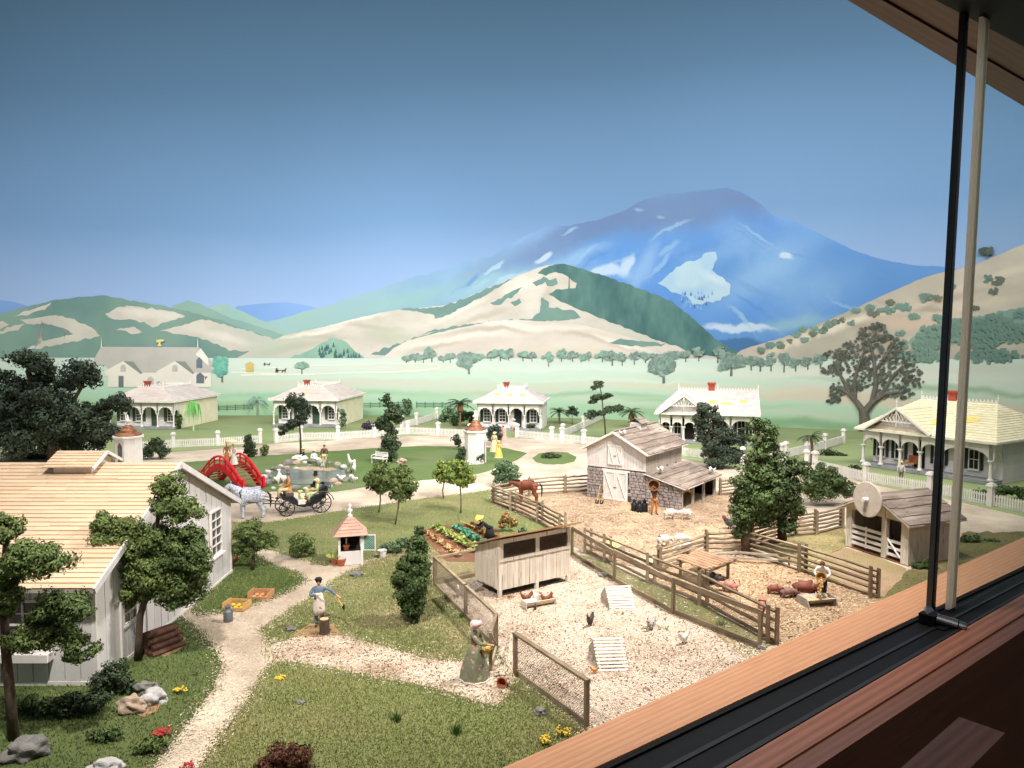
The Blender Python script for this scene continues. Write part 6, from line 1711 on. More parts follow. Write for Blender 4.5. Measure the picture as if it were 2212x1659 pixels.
# palms
frond_m = mat('palm_frond', C(62, 78, 52), C(78, 94, 60), 2, .6, island=.25)
trunk_p = mat('palm_trunk', C(140, 112, 86), C(112, 88, 66), 6, .9, .6, 20)
def palm(label, base, top, span, n, group='garden palms', skirt=False):
    b = G(*base)
    t = thing('palm_tree', label, 'palm', b, 0, group)
    m = mpp(b.y)
    h = D(top[0], top[1], b.y) - b
    MB().tube([(0, 0, 0), h * .5 + Vector((.03, 0, 0)), h], [.13, .1, .12], 8).build('trunk', trunk_p, t)
    if skirt: MB().lathe([(.05, -.95), (.36, -.75), (.3, -.3), (.1, 0)], 10, h).build('dead_fronds', mat('dead_frond', C(150, 104, 76), C(124, 84, 60), 6, .9, .5, 20), t)
    rr = random.Random(int(base[0]))
    L = span * m
    for k in range(n):
        a = 6.283 * k / n + rr.random() * .3
        el = rad(60 * rr.random() - 5)
        d = Vector((math.cos(a), math.sin(a), 0))
        mb = MB(); pts = []
        for q in range(6):
            u = q / 5
            pts.append(h + d * L * u * math.cos(el * (1 - .3 * u)) + Vector((0, 0, L * (u * math.sin(el) - .55 * u * u + .1 * u))))
        s = Vector((-d.y, d.x, 0))
        for q in range(5):
            for sg in (-1, 1):
                p, r_ = pts[q], pts[q + 1]
                for jj in range(3):
                    c = lerp(p, r_, jj / 3)
                    ln = L * .26 * (1 - .6 * abs((q + jj / 3) / 5 - .4))
                    e = c + s * sg * ln + (r_ - p) * 1.1 - Vector((0, 0, ln * .35))
                    mb.add([c, c + (r_ - p) * .38, e], [(0, 1, 2)])
        mb.tube(pts, [.03, .025, .02, .018, .014, .008], 4)
        mb.build('frond', frond_m, t)
palm('palm with a shaggy brown skirt left of the middle cottage', (993, 926), (994, 872), 32, 14, skirt=True)
palm('stout palm between the bonsai pine and the fourth cottage', (1364, 925), (1364, 890), 28, 15, skirt=True)
palm('palm beside the white fence left of the rightmost cottage', (1755, 1000), (1752, 942), 28, 14)
palm('feathery dark palm just right of the middle cottage', (1208, 915), (1208, 890), 24, 14)
# garden rows: each plant is small, each row a bed thing
def bed(label, a, b, n, lm, kind, s):
    A, B = G(*a), G(*b)
    t = thing('vegetable_row', label, 'vegetable row', A, 0, 'rows of the vegetable garden')
    rr = random.Random(n)
    for i in range(n):
        c = lerp(A, B, i / (n - 1)) - A + Vector(((rr.random() - .5) * .1, (rr.random() - .5) * .1, .04))
        mb = MB()
        for k in range(9):
            an = 6.283 * k / 9 + rr.random()
            d = Vector((math.cos(an), math.sin(an), 0)); q = Vector((-d.y, d.x, 0))
            L = s * (.7 + .5 * rr.random()); el = .35 + .5 * rr.random()
            mid = c + d * L * .5 + Vector((0, 0, L * el)); tip = c + d * L + Vector((0, 0, L * el * .7))
            mb.add([c, mid - q * L * .28, tip, mid + q * L * .28], [(0, 1, 2), (0, 2, 3)])
        mb.build('plant', lm, t)
lett = mat('lettuce_leaf', C(168, 178, 104), C(140, 156, 86), 2, .7, island=.2)
cabb = mat('cabbage_leaf', C(72, 142, 112), C(96, 160, 130), 2, .7, island=.25)
tanp = mat('tan_leaf', C(206, 172, 128), C(182, 150, 104), 2, .8, island=.25)
brz = mat('bronze_leaf', C(140, 112, 60), C(116, 96, 52), 2, .8, island=.25)
bed('outer garden row of straw-coloured seedlings', (922, 1154), (992, 1205), 12, tanp, 0, .24)
bed('garden row of pale green lettuce', (944, 1144), (1034, 1196), 13, lett, 0, .38)
bed('garden row of blue-green cabbage', (986, 1144), (1040, 1178), 10, cabb, 0, .34)
bed('garden row of bronze leaves beside the hoe', (1014, 1138), (1062, 1166), 10, brz, 0, .3)
# flowers and tufts
def tuft(label, base, r, h, lm, n=50, fl=None, nf=0, cat='grass tuft', name='grass_tuft', group=None):
    b = G(*base)
    t = thing(name, label, cat, b, 0, group)
    rr = random.Random(int(base[0] * 3 + base[1]))
    mb = MB()
    for k in range(n):
        a, q = rr.random() * 6.283, rr.random() * r
        x, y = q * math.cos(a) * .5, q * math.sin(a) * .5
        mb.add([(x - .012, y, 0), (x + .012, y + .005, 0), (x * 2 + (rr.random() - .5) * r * .6, y * 2, h * (.5 + .6 * rr.random()))], [(0, 1, 2)])
    mb.build('leaves', lm, t)
    if fl:
        mb = MB()
        for k in range(nf):
            a, q = rr.random() * 6.283, rr.random() * r
            mb.blob((q * math.cos(a), q * math.sin(a), h * (.7 + .4 * rr.random())), (.035, .035, .025), 0, 0)
        tag(mb.build('flowers', fl, t), kind='stuff')
    return t
gb = mat('tuft_green', C(88, 116, 58), C(70, 98, 48), 3, .8, island=.3)
ye = mat('yellow_petals', C(222, 190, 70), C(206, 170, 50), 3, .8, island=.15)
rd = mat('red_petals', C(190, 66, 66), C(160, 48, 52), 3, .8, island=.15)
pk = mat('pink_petals', C(214, 150, 130), C(200, 130, 120), 3, .8, island=.15)
orp = mat('orange_petals', C(214, 140, 60), C(196, 116, 44), 3, .8, island=.15)
G7 = 'small tufts and flower clumps in the grass'
tuft('feathery green tuft on the front lawn, left of two', (855, 1560), .22, .3, gb, 70, group=G7)
tuft('feathery green tuft on the front lawn, right of two', (985, 1588), .22, .32, gb, 70, group=G7)
tuft('yellow flower clump right at the foot of the near fence panel', (1178, 1612), .2, .2, gb, 40, ye, 26, 'flower clump', 'flower_clump', G7)
tuft('orange-yellow flowers beside the corner post of the near fence', (1218, 1595), .24, .22, gb, 50, ye, 20, 'flower clump', 'flower_clump', G7)
tuft('yellow bloom at the left edge of the front lawn', (604, 1468), .16, .07, gb, 10, ye, 24, 'flower clump', 'flower_clump', G7)
tuft('red flower clump on the left lawn near the path', (352, 1600), .22, .26, gb, 40, rd, 46, 'flower clump', 'flower_clump', G7)
tuft('red flower sprig at the very bottom beside the path', (405, 1668), .16, .2, gb, 30, rd, 20, 'flower clump', 'flower_clump', G7)
tuft('yellow flowers beside the left lawn rocks', (388, 1500), .2, .16, gb, 40, ye, 20, 'flower clump', 'flower_clump', G7)
tuft('straw-green grass at the foot of the coop leg', (1100, 1292), .35, .14, brz, 60, group=G7)
tuft('green tuft at the conifer side of the wire fence', (1000, 1335), .2, .25, gb, 50, group=G7)
tuft('green weeds in the strip between the pen fences', (1558, 1352), .4, .2, gb, 70, group=G7)
tuft('dark weeds at the near fence panel left post', (1118, 1462), .25, .3, brz, 50, group=G7)
# rocks
rock_g = mat('grey_rock', C(134, 131, 126), C(100, 98, 96), 2, .9, .8, 10, detail=8)
rock_t = mat('tan_rock', C(178, 158, 138), C(150, 130, 112), 2, .9, .8, 10, detail=8)
rock_w = mat('white_rock', C(188, 186, 184), C(160, 158, 156), 2, .9, .8, 10, detail=8)
def rock(label, px, py, rx, ry, m, seed, group='rocks on the left lawn', rz=0):
    b = G(px, py + ry)
    s = mpp(b.y)
    o = MB().blob((0, 0, ry * s * .75), (rx * s, rx * s * .75, ry * s), .55, 3, 1.6, seed, cut=-.02).build('rock', m, None, b, rz)
    return tag(o, label, 'rock', group)
rock('long grey boulder at the foot of the nearest cypress', 62, 1610, 44, 26, rock_g, 1, rz=.5)
rock('brown mossy rock, front left of the rock group', 287, 1517, 29, 21, rock_t, 2)
rock('pale grey rock, front right of the rock group', 332, 1502, 27, 18, rock_w, 3)
rock('dark grey rock at the back of the rock group', 315, 1482, 26, 15, rock_g, 4)
rock('smooth whitish stone cut by the bottom edge of the picture', 228, 1652, 36, 14, rock_w, 5)
rock('small grey stone left of the man in the apron', 628, 1357, 11, 6, rock_g, 6)
rock('grey stone on the path above the man in the apron', 770, 1238, 14, 7, rock_g, 7)
rock('grey stone in the grass at the near fence panel', 1168, 1535, 14, 10, rock_g, 8)
rock('small dark stone left edge of the front lawn', 650, 1699 - 182, 8, 5, rock_g, 9)
rock('tan stone right of the dark topiary', 868, 995, 10, 6, rock_t, 10)
rock('whitish stone at the foot of the right-hand kiosk', 1012, 1000, 10, 6, rock_w, 11)
rock('grey stones in the strip beside the long rail fence', 1305, 1240, 12, 6, rock_g, 12)
rock('pale stone at the end of the long rail fence', 1645, 1396, 9, 7, rock_w, 13)
# pond
wat_m = mat('pond_water', C(88, 100, 96), C(68, 80, 78), .6, .18, .15, 6, spec=.4, c3=C(112, 118, 110))
cpts = [(590, 1024), (620, 1012), (680, 1008), (730, 1012), (752, 1022), (740, 1036), (700, 1046), (640, 1048), (600, 1040)]
pond = sheet('pond_water', cpts, wat_m, .07, 1, 8)
rr = random.Random(9)
ring = [(578, 1020), (590, 1012), (606, 1006), (622, 1002), (640, 1001), (658, 998), (676, 998), (694, 1000), (712, 1000), (728, 1004), (742, 1010), (754, 1018), (758, 1028), (748, 1038), (730, 1046), (712, 1050), (694, 1054), (660, 1056), (636, 1056), (610, 1056), (590, 1054), (578, 1044), (570, 1032), (600, 1014), (618, 1010), (640, 1012), (668, 1006), (700, 1008), (735, 1030), (720, 1040), (598, 1040), (582, 1030)]
for i, (x, y) in enumerate(ring):
    b = G(x, y + 3); s = mpp(b.y); k = 5 + 6 * rr.random()
    MB().blob((0, 0, k * s * .4), (k * s * 1.2, k * s, k * s * .8), .26, 2, 1.4, i + 40).build('stone', [rock_w, rock_g, rock_w, rock_g, rock_t][i % 5], pond, b, rr.random() * 6, smooth=True)
for i, (x, y) in enumerate([(668, 1014), (700, 1016)]):
    b = G(x, y); MB().blob((0, 0, .06), (1.0, .6, .12), .3, 2, 1.5, i).build('stone', rock_t, pond, b)
reed = mat('reed', C(118, 134, 78), C(96, 112, 62), 2, .7, island=.2)
tuft('reeds standing at the far edge of the pond', (706, 1014), .7, 1.0, reed, 60, cat='reeds', name='reeds', group='plants round the pond')
tuft('green water plants at the right edge of the pond', (738, 1012), .5, .5, cabb, 60, cat='reeds', name='reeds', group='plants round the pond')
tuft('tall rushes between the pond and the standing man', (684, 1008), .5, .7, reed, 40, cat='reeds', name='reeds', group='plants round the pond')
tuft('leafy plants at the left edge of the pond under the bridge', (588, 1030), .6, .45, cabb, 60, pk, 10, cat='reeds', name='reeds', group='plants round the pond')
# ================================================================== people
skin_m = mat('skin', C(216, 164, 136), C(204, 148, 120), 6, .6)
skin_b = mat('skin_brown', C(124, 82, 60), C(108, 70, 52), 6, .6)
eye_m = mat('eye_dark', C(40, 32, 30), C(30, 24, 24), 6, .4)
def cloth(name, a, b=None, sc_=8, **k): return mat('cloth_' + name, a, b, sc_, .85, .15, 30, **k)
def skinned(name, V, E, rads, m, parent=None, sub=1):
    me = bpy.data.meshes.new(name)
    me.from_pydata([tuple(v) for v in V], E, [])
    me.materials.append(m)
    o = bpy.data.objects.new(name, me)
    col.objects.link(o)
    o.parent = parent
    md = o.modifiers.new('skin', 'SKIN'); md.use_smooth_shade = True; md.branch_smoothing = .4
    sv = me.skin_vertices[0].data
    for i, r in enumerate(rads):
        r = r if isinstance(r, tuple) else (r, r)
        sv[i].radius = r
        sv[i].use_root = (i == 0)
    if sub:
        s = o.modifiers.new('smooth', 'SUBSURF'); s.levels = sub; s.render_levels = sub
    return o
BASE = dict(pel=(0, 0, .95), che=(0, -.01, 1.26), nec=(0, 0, 1.46), hea=(0, -.02, 1.60), cro=(0, -.01, 1.70),
            sL=(.18, 0, 1.40), eL=(.25, .02, 1.14), wL=(.27, -.05, .90), sR=(-.18, 0, 1.40), eR=(-.25, .02, 1.14), wR=(-.27, -.05, .90),
            hL=(.09, 0, .90), kL=(.10, -.02, .50), aL=(.11, 0, .09), tL=(.12, -.15, .035), hR=(-.09, 0, .90), kR=(-.10, -.02, .50), aR=(-.11, 0, .09), tR=(-.12, -.15, .035))
def person(label, at, rz, pose, top, legs=None, dress=None, hat=None, hair=None, apron=None, scale=1.0, skin=skin_m, boots=None, z=0.0, sleeves=None, coat=None, group=None):
    loc = at if isinstance(at, Vector) else G(*at)
    t = thing('person', label, 'person', Vector((loc.x, loc.y, loc.z + z)), rz, group)
    t.scale = (scale,) * 3
    J = {k: Vector(v) for k, v in BASE.items()}
    for k, v in pose.items(): J[k] = Vector(v)
    V, E, Rr, ix = [], [], [], {}
    def add(k, p, r, par=None):
        ix[k] = len(V); V.append(Vector(p)); Rr.append(r)
        if par: E.append((ix[par], ix[k]))
    add('pel', J['pel'], .115); add('che', J['che'], (.10, .07), 'pel'); add('nec', J['nec'], .05, 'che'); add('hea', J['hea'], .082, 'nec'); add('cro', J['cro'], .072, 'hea')
    fw = (J['hea'] - J['nec']).normalized()
    face = Vector(pose.get('face', (0, -1, 0))).normalized()
    add('nose', J['hea'] + face * .105 - Vector((0, 0, .01)), .014, 'hea')
    for s in 'LR':
        add('s' + s, J['s' + s], .045, 'che'); add('e' + s, J['e' + s], .038, 's' + s); add('w' + s, J['w' + s], .028, 'e' + s)
        d = (J['w' + s] - J['e' + s]).normalized()
        side = d.cross(Vector((0, 0, 1)));  side = side.normalized() if side.length > .1 else Vector((1, 0, 0))
        add('pa' + s, J['w' + s] + d * .07, .034, 'w' + s)
        for f in range(4): add(f'f{f}' + s, J['w' + s] + d * (.155 + .012 * (f in (1, 2))) + side * (.018 * (f - 1.5)), .0095, 'pa' + s)
        add('th' + s, J['w' + s] + d * .09 + side * .055, .010, 'pa' + s)
    for s in 'LR':
        add('h' + s, J['h' + s], .085, 'pel'); add('k' + s, J['k' + s], .058, 'h' + s); add('a' + s, J['a' + s], .036, 'k' + s); add('t' + s, J['t' + s], .032, 'a' + s)
    skinned('body', V, E, Rr, skin, t)
    mb = MB(); sd_ = face.cross(Vector((0, 0, 1))).normalized()
    for q in (-1, 1): mb.blob(J['hea'] + face * .078 + sd_ * .033 * q + Vector((0, 0, .022)), (.012, .012, .012), 0, 1)
    mb.blob(J['hea'] + face * .082 - Vector((0, 0, .042)), (.022, .008, .007), 0, 1)
    mb.build('face', eye_m, t)
    # jacket or bodice with sleeves
    V, E, Rr, ix = [], [], [], {}
    add('pel', lerp(J['pel'], J['che'], .12), (.135, .115)); add('wa', lerp(J['pel'], J['che'], .5), (.135, .11), 'pel'); add('che', J['che'], (.19, .15), 'wa'); add('nec', lerp(J['che'], J['nec'], .86), (.078, .07), 'che')
    for s in 'LR':
        add('s' + s, J['s' + s], .078, 'che'); add('e' + s, J['e' + s], .058, 's' + s); add('w' + s, lerp(J['e' + s], J['w' + s], .92), .042, 'e' + s)
    skinned('jacket' if legs else 'bodice', V, E, Rr, top, t)
    if legs:
        V, E, Rr, ix = [], [], [], {}
        add('pel', J['pel'], (.132, .115))
        for s in 'LR':
            add('h' + s, J['h' + s], .1, 'pel'); add('k' + s, J['k' + s], .075, 'h' + s); add('a' + s, lerp(J['k' + s], J['a' + s], .9), .058, 'k' + s)
        skinned('trousers', V, E, Rr, legs, t)
        bm_ = boots or eye_m
        V, E, Rr, ix = [], [], [], {}
        for s in 'LR':
            V, E, Rr, ix = [], [], [], {}
            add('a', J['a' + s] + Vector((0, 0, .02)), .05); add('m', lerp(J['a' + s], J['t' + s], .5), .045, 'a'); add('t', J['t' + s], .036, 'm')
            skinned('shoe', V, E, Rr, bm_, t)
    if coat:
        p = J['pel']
        MB().lathe([(.24, p.z - .38), (.2, p.z - .15), (.155, p.z + .1)], 14, (p.x, p.y, 0), wav=.06, nw=6).build('coat_skirt', coat, t, smooth=True)
    if dress:
        m, w0, hgt, lean = dress
        p = J['pel']
        prof = [(w0, .0), (w0 * .97, .05), (w0 * .86, hgt * .35), (w0 * .66, hgt * .65), (.2, hgt * .9), (.135, hgt)]
        o = MB().lathe(prof, 28, (0, 0, 0), wav=.07, nw=9).build('skirt', m, t, smooth=True)
        o.location = (p.x, p.y, 0)
        MB().lathe([(w0 * 1.0, .03), (w0 * 1.01, .07), (w0 * .985, .08)], 28, (p.x, p.y, 0), wav=.07, nw=9).build('hem', trim_w, t, smooth=True)
    if apron:
        p = J['pel']
        n = 9; vs = []
        for zz, r in ((p.z + .32, .15), (p.z + .02, .165), (p.z - .25, .19), (p.z - .44, .21)):
            for i in range(n):
                a = math.pi * (1 + (i + .5) / n * 1.0)
                a = rad(200) + rad(140) * i / (n - 1)
                w_ = .55 if zz > p.z + .2 else 1
                a = rad(270) + (a - rad(270)) * w_
                vs.append((p.x + r * 1.12 * math.cos(a), p.y - .01 + r * math.sin(a), zz))
        fs = [(r_ * n + i, r_ * n + i + 1, (r_ + 1) * n + i + 1, (r_ + 1) * n + i) for r_ in range(3) for i in range(n - 1)]
        o = MB().add(vs, fs).build('apron', apron, t, smooth=True)
        so = o.modifiers.new('thick', 'SOLIDIFY'); so.thickness = .012
    hd = J['hea']
    up = (J['cro'] - J['hea']).normalized()
    rot = Vector((0, 0, 1)).rotation_difference(up).to_matrix().to_4x4()
    HM = Matrix.Translation(hd) @ rot
    if hair:
        mb = MB(); mb.M = HM
        mb.blob((-face.x * .03, -face.y * .03, .035), (.1, .1, .1), .12, 2, 2, 3); mb.build('hair', hair, t, smooth=True)
    if hat:
        kind, m = hat[0], hat[1]
        mb = MB(); mb.M = HM
        if kind == 'top': mb.lathe([(.16, .085), (.165, .1), (.1, .105), (.098, .28), (.105, .3), (.0, .3)], 16)
        elif kind == 'cone': mb.lathe([(.27, .035), (.275, .05), (.14, .14), (.02, .24)], 18)
        elif kind == 'brim': mb.lathe([(.2, .06), (.2, .075), (.105, .085), (.1, .16), (.06, .185), (.01, .19)], 16)
        elif kind == 'cap': mb.blob((0, 0, .1), (.13, .13, .075), .2, 2, 2, 1); mb.lathe([(.1, .05), (.1, .09)], 12)
        elif kind == 'bonnet':
            mb.blob((-face.x * .04, -face.y * .04, .02), (.135, .135, .145), .1, 2, 2, 5)
            mb.lathe([(.11, -.02), (.155, .02), (.165, .1)], 16, (face.x * .05, face.y * .05, 0))
        mb.build('hat' if kind != 'bonnet' else 'bonnet', m, t, smooth=True)
        if kind in ('top', 'brim'):
            mb = MB(); mb.M = HM; mb.lathe([(.102, .106), (.102, .135)], 16); mb.build('hat_band', hat[2] if len(hat) > 2 else eye_m, t)
    return t
black_c, white_c, cream_c = cloth('black', C(38, 38, 42), C(28, 28, 32)), cloth('white', C(226, 220, 212), C(208, 202, 196)), cloth('cream', C(226, 208, 166), C(208, 190, 146))
blue_c, tan_c, brown_c = cloth('blue', C(104, 126, 146), C(86, 108, 130)), cloth('tan', C(190, 138, 84), C(170, 118, 70)), cloth('brown', C(98, 72, 58), C(80, 58, 46))
orange_c, pink_c, yellow_c = cloth('orange', C(190, 122, 58), C(166, 102, 46)), cloth('pink', C(222, 176, 164), C(206, 156, 146)), cloth('yellow', C(212, 192, 106), C(194, 172, 86))
jean_c, grey_c, lgreen_c = cloth('faded_blue', C(128, 148, 168), C(108, 128, 150)), cloth('grey', C(124, 124, 130), C(104, 104, 112)), cloth('pale_green', C(206, 210, 160), C(186, 192, 138))
floral = mat('cloth_floral', C(132, 132, 108), C(110, 112, 92), 4, .85, .15, 30, speck=(C(206, 150, 144), 7, .62, C(168, 160, 120), .66))
bonnet_p = mat('cloth_bonnet', C(226, 170, 176), C(232, 214, 212), 7, .85)
apron_m = mat('cloth_apron', C(224, 216, 204), C(206, 196, 184), 5, .9, speck=(C(150, 104, 80), 9, .64))
hair_d, hair_b = mat('hair_dark', C(54, 40, 32), C(40, 30, 26), 8), mat('hair_brown', C(112, 72, 48), C(92, 58, 40), 8)
straw_h = mat('straw_hat', C(226, 206, 110), C(206, 184, 92), 8)
straw_b = mat('basket_weave', C(196, 158, 100), C(160, 124, 76), 14, .9, .6, 30)
wood_h = mat('tool_handle', C(206, 168, 108), C(180, 142, 88), 6)
iron = mat('dark_iron', C(46, 48, 50), C(36, 38, 40), 5, .5, metal=.4)

wp = person('woman in pink bonnet and green floral dress standing at the open wire gate', (1026, 1467), rad(62),
       dict(wR=(-.10, -.52, 1.16), eR=(-.22, -.28, 1.18), eL=(.27, -.08, 1.14), wL=(.12, -.30, 1.02), hea=(0, -.03, 1.60)),
       floral, dress=(floral, .46, 1.0, 0), hat=('bonnet', bonnet_p))
def held_basket(label, loc, r, h, fill=None):
    t = thing('basket', label, 'basket', loc)
    MB().lathe([(r * .7, 0), (r, h), (r * 1.06, h), (r * 1.06, h + .02), (r * .9, h + .01), (r * .62, .03)], 16).build('bowl', straw_b, t)
    MB().tube([(r * math.cos(a), 0, h + r * 1.1 * math.sin(a)) for a in [math.pi * i / 10 for i in range(11)]], .014, 5).build('handle', straw_b, t)
    if fill:
        mb = MB(); rr = random.Random(4)
        for k in range(14): mb.blob(((rr.random() - .5) * r * 1.1, (rr.random() - .5) * r * 1.1, h * .8 + rr.random() * .05), (.05, .05, .05), .2, 1, 1, k)
        mb.build('contents', fill, t)
    return t
b = wp.matrix_basis
held_basket('straw basket on the arm of the bonneted woman', wp.location + Vector((.34, -.16, .84)), .15, .13, yellow_c)
person('man in black cap, blue shirt and stained white apron beside the chopping stump', (690, 1356), rad(12),
       dict(eL=(.36, -.04, 1.32), wL=(.60, -.14, 1.14), eR=(-.30, -.10, 1.18), wR=(-.04, -.24, 1.22), aL=(.1, .02, .09), tL=(.14, -.12, .035)),
       blue_c, legs=jean_c, hat=('cap', black_c), apron=apron_m, hair=hair_d)
mb = MB(); mb.beam((0, 0, 0), (.0, -.36, -.22), .03, .03)
ax = thing('hatchet', 'hatchet held out by the man in the apron', 'hatchet', G(690, 1356) + Vector((.62, -.02, 1.06)), rad(45))
MB().beam((0, .08, .06), (0, -.34, -.22), .03, .035).build('handle', wood_h, ax)
MB().prism([(0, -.30, -.26), (0, -.38, -.14), (0, -.46, -.16), (0, -.42, -.34)], (.025, 0, 0)).build('blade', iron, ax)
gp = person('gardener in black with yellow cone hat bending over the vegetable rows', (1056, 1182), rad(-78),
       dict(pel=(0, .05, .88), che=(0, -.22, 1.14), nec=(0, -.36, 1.27), hea=(0, -.48, 1.36), cro=(0, -.52, 1.45), sL=(.18, -.28, 1.2), sR=(-.18, -.28, 1.2), eL=(.2, -.48, .98), wL=(.1, -.70, 1.04), eR=(-.2, -.46, 1.0), wR=(-.06, -.62, 1.12), face=(0, -1, -.4)),
       black_c, legs=black_c, hat=('cone', straw_h), coat=black_c)
R_ = Matrix.Rotation(rad(-78), 4, 'Z')
hoe = thing('hoe', 'long-handled hoe held by the gardener', 'hoe', gp.location + (R_ @ Vector((0, -.66, 1.06))), rad(-78))
MB().beam((0, .12, -.1), (0, -.75, .30), .03, .03).build('handle', wood_h, hoe)
MB().prism([(-.12, -.72, .26), (.12, -.72, .26), (.03, -.84, .56), (-.03, -.84, .56)], (0, -.02, .01)).build('blade', iron, hoe)
bp = person('man in orange trousers carrying a big basket on his shoulder by the stone wall', (1413, 1113), rad(25),
       dict(eL=(.28, -.2, 1.22), wL=(.34, -.42, 1.14), eR=(-.3, -.12, 1.4), wR=(-.2, -.1, 1.62), aL=(.16, 0, .09), tL=(.2, -.14, .035), aR=(-.14, .05, .09), tR=(-.18, -.08, .035), kL=(.13, -.03, .5), kR=(-.12, 0, .5)),
       brown_c, legs=orange_c, boots=brown_c, skin=skin_b, scale=.97)
hb = thing('basket', 'big open basket on the shoulder of the man in orange', 'basket', bp.location + Vector((-.02, .06, 1.62)), 0)
hb.rotation_euler = (rad(62), 0, rad(-12))
MB().lathe([(.2, -.25), (.3, .0), (.31, .2), (.33, .2), (.33, .23), (.28, .23), (.27, .0), (.18, -.22)], 18).build('bowl', mat('dark_basket', C(134, 98, 66), C(104, 74, 50), 14, .9, .6, 30), hb)
fp = person('man in white sleeves tipping feed to the pigs', (1776, 1296), rad(-28),
       dict(che=(0, -.1, 1.24), nec=(0, -.17, 1.42), hea=(0, -.26, 1.52), cro=(0, -.28, 1.62), sL=(.18, -.12, 1.36), sR=(-.18, -.12, 1.36), eL=(.3, -.2, 1.14), wL=(.16, -.42, 1.06), eR=(-.3, -.2, 1.14), wR=(-.16, -.42, 1.06), face=(0, -1, -.5)),
       white_c, legs=cloth('navy', C(58, 60, 76), C(46, 48, 62)), hair=hair_b, scale=.94)
fb = thing('feed_basket', 'basket of feed being tipped into the pig trough', 'basket', fp.location + (Matrix.Rotation(rad(-28), 4, 'Z') @ Vector((0, -.46, 1.0))))
fb.rotation_euler = (rad(70), 0, rad(-28))
MB().lathe([(.13, -.14), (.19, .1), (.2, .12), (.17, .12), (.11, -.1)], 14).build('bowl', straw_b, fb)
mb = MB(); rr = random.Random(5)
for k in range(46):
    u = rr.random(); mb.blob(((rr.random() - .5) * .16, .12 + .12 * u + (rr.random() - .5) * .1, .14 - .0 + u * .0 - .0), (.035, .03, .03), .2, 0, 1, k)
mb2 = MB()
for k in range(60):
    u = rr.random()
    mb2.blob(((rr.random() - .5) * .14, -.02 - .72 * u, .16 + .1 * math.sin(u * 2) + (rr.random() - .5) * .1), (.034, .034, .034), .2, 0, 1, k)
corn = mat('feed_corn', C(222, 188, 128), C(204, 160, 96), 6, island=.2)
tag(mb2.build('feed', corn, fb), kind='stuff')
person('man in brown waistcoat and cream trousers standing beyond the pond', (701, 1009), rad(5), dict(eL=(.27, -.06, 1.16), wL=(.24, -.2, .98)), brown_c, legs=cream_c, hair=hair_d)
mb = MB()
SIT = dict(pel=(0, 0, .16), che=(0, 0, .48), nec=(0, 0, .68), hea=(0, -.02, .82), cro=(0, -.01, .92), sL=(.17, 0, .62), sR=(-.17, 0, .62), eL=(.24, -.06, .4), wL=(.1, -.24, .3), eR=(-.24, -.04, .4), wR=(-.3, .02, .12), hL=(.09, -.04, .16), hR=(-.09, -.04, .16), kL=(.12, -.44, .2), kR=(-.1, -.44, .2), aL=(.14, -.8, .08), aR=(-.1, -.8, .08), tL=(.15, -.9, .08), tR=(-.1, -.9, .08))
def seat_dress(t, m, w_=.5, h=.36, off=-.3):
    MB().blob((0, off, .12), (w_ * .75, w_ * 1.3, h * .8), .3, 3, 3, 2, cut=.0).build('skirt', m, t, smooth=True)
p1 = person('seated woman in dark bodice and white dress on the pond lawn', (656, 993), rad(-70), SIT, black_c, hat=('brim', straw_h), hair=hair_d); seat_dress(p1, white_c)
p2 = person('seated woman in white dress with pale hat nearest the standing man', (678, 997), rad(40), SIT, white_c, hat=('brim', cream_c), hair=hair_b); seat_dress(p2, white_c)
# on the bridge
bt = bpy.data.objects['arched_bridge'].location
person('figure in yellow hat and ochre coat at the top of the red bridge', Vector((bt.x - .25, bt.y + .1, 1.5)), rad(30), {}, tan_c, dress=(tan_c, .3, .95, 0), hat=('brim', straw_h), scale=.78)
pw = person('woman in white dress at the top of the red bridge', Vector((bt.x + .28, bt.y - .1, 1.46)), rad(-20), dict(eR=(-.28, -.12, 1.3), wR=(-.2, -.2, 1.5)), white_c, dress=(white_c, .34, .95, 0), hat=('brim', cream_c), scale=.78)
pa_ = thing('parasol', 'pale parasol over the couple on the red bridge', 'parasol', pw.location + Vector((-.14, -.14, 1.1)))
MB().tube([(0, 0, 0), (.05, 0, .55)], .012, 5).build('handle', wood_h, pa_)
MB().lathe([(.42, .42), (.34, .5), (.2, .56), (.05, .6), (.01, .64)], 12, (.05, 0, 0)).build('canopy', cream_c, pa_, smooth=True)
# ladies at the right-hand kiosk
person('lady in long pink gown at the middle cottage gate', (1087, 960), rad(-30), dict(wL=(.3, -.2, 1.1)), pink_c, dress=(pink_c, .52, 1.0, 0), hat=('brim', pink_c), hair=hair_b, scale=1.05)
person('lady in cream gown behind the lady in yellow', (1068, 976), rad(150), {}, cream_c, dress=(cream_c, .42, 1.0, 0), hat=('bonnet', cream_c))
person('lady in bright yellow gown by the round bush', (1077, 989), rad(170), {}, yellow_c, dress=(yellow_c, .45, 1.0, 0), hat=('bonnet', straw_h), scale=.82)
person('small figure in white with yellow hat behind the rightmost picket fence', (1946, 1043), rad(-40), {}, white_c, legs=grey_c, hat=('brim', straw_h), scale=.85)
person('woman in white sitting on the middle cottage porch', Vector((G(1110, 931).x, G(1110, 931).y + .3, .1)), 0, SIT, white_c, hat=('bonnet', white_c), scale=1.2)

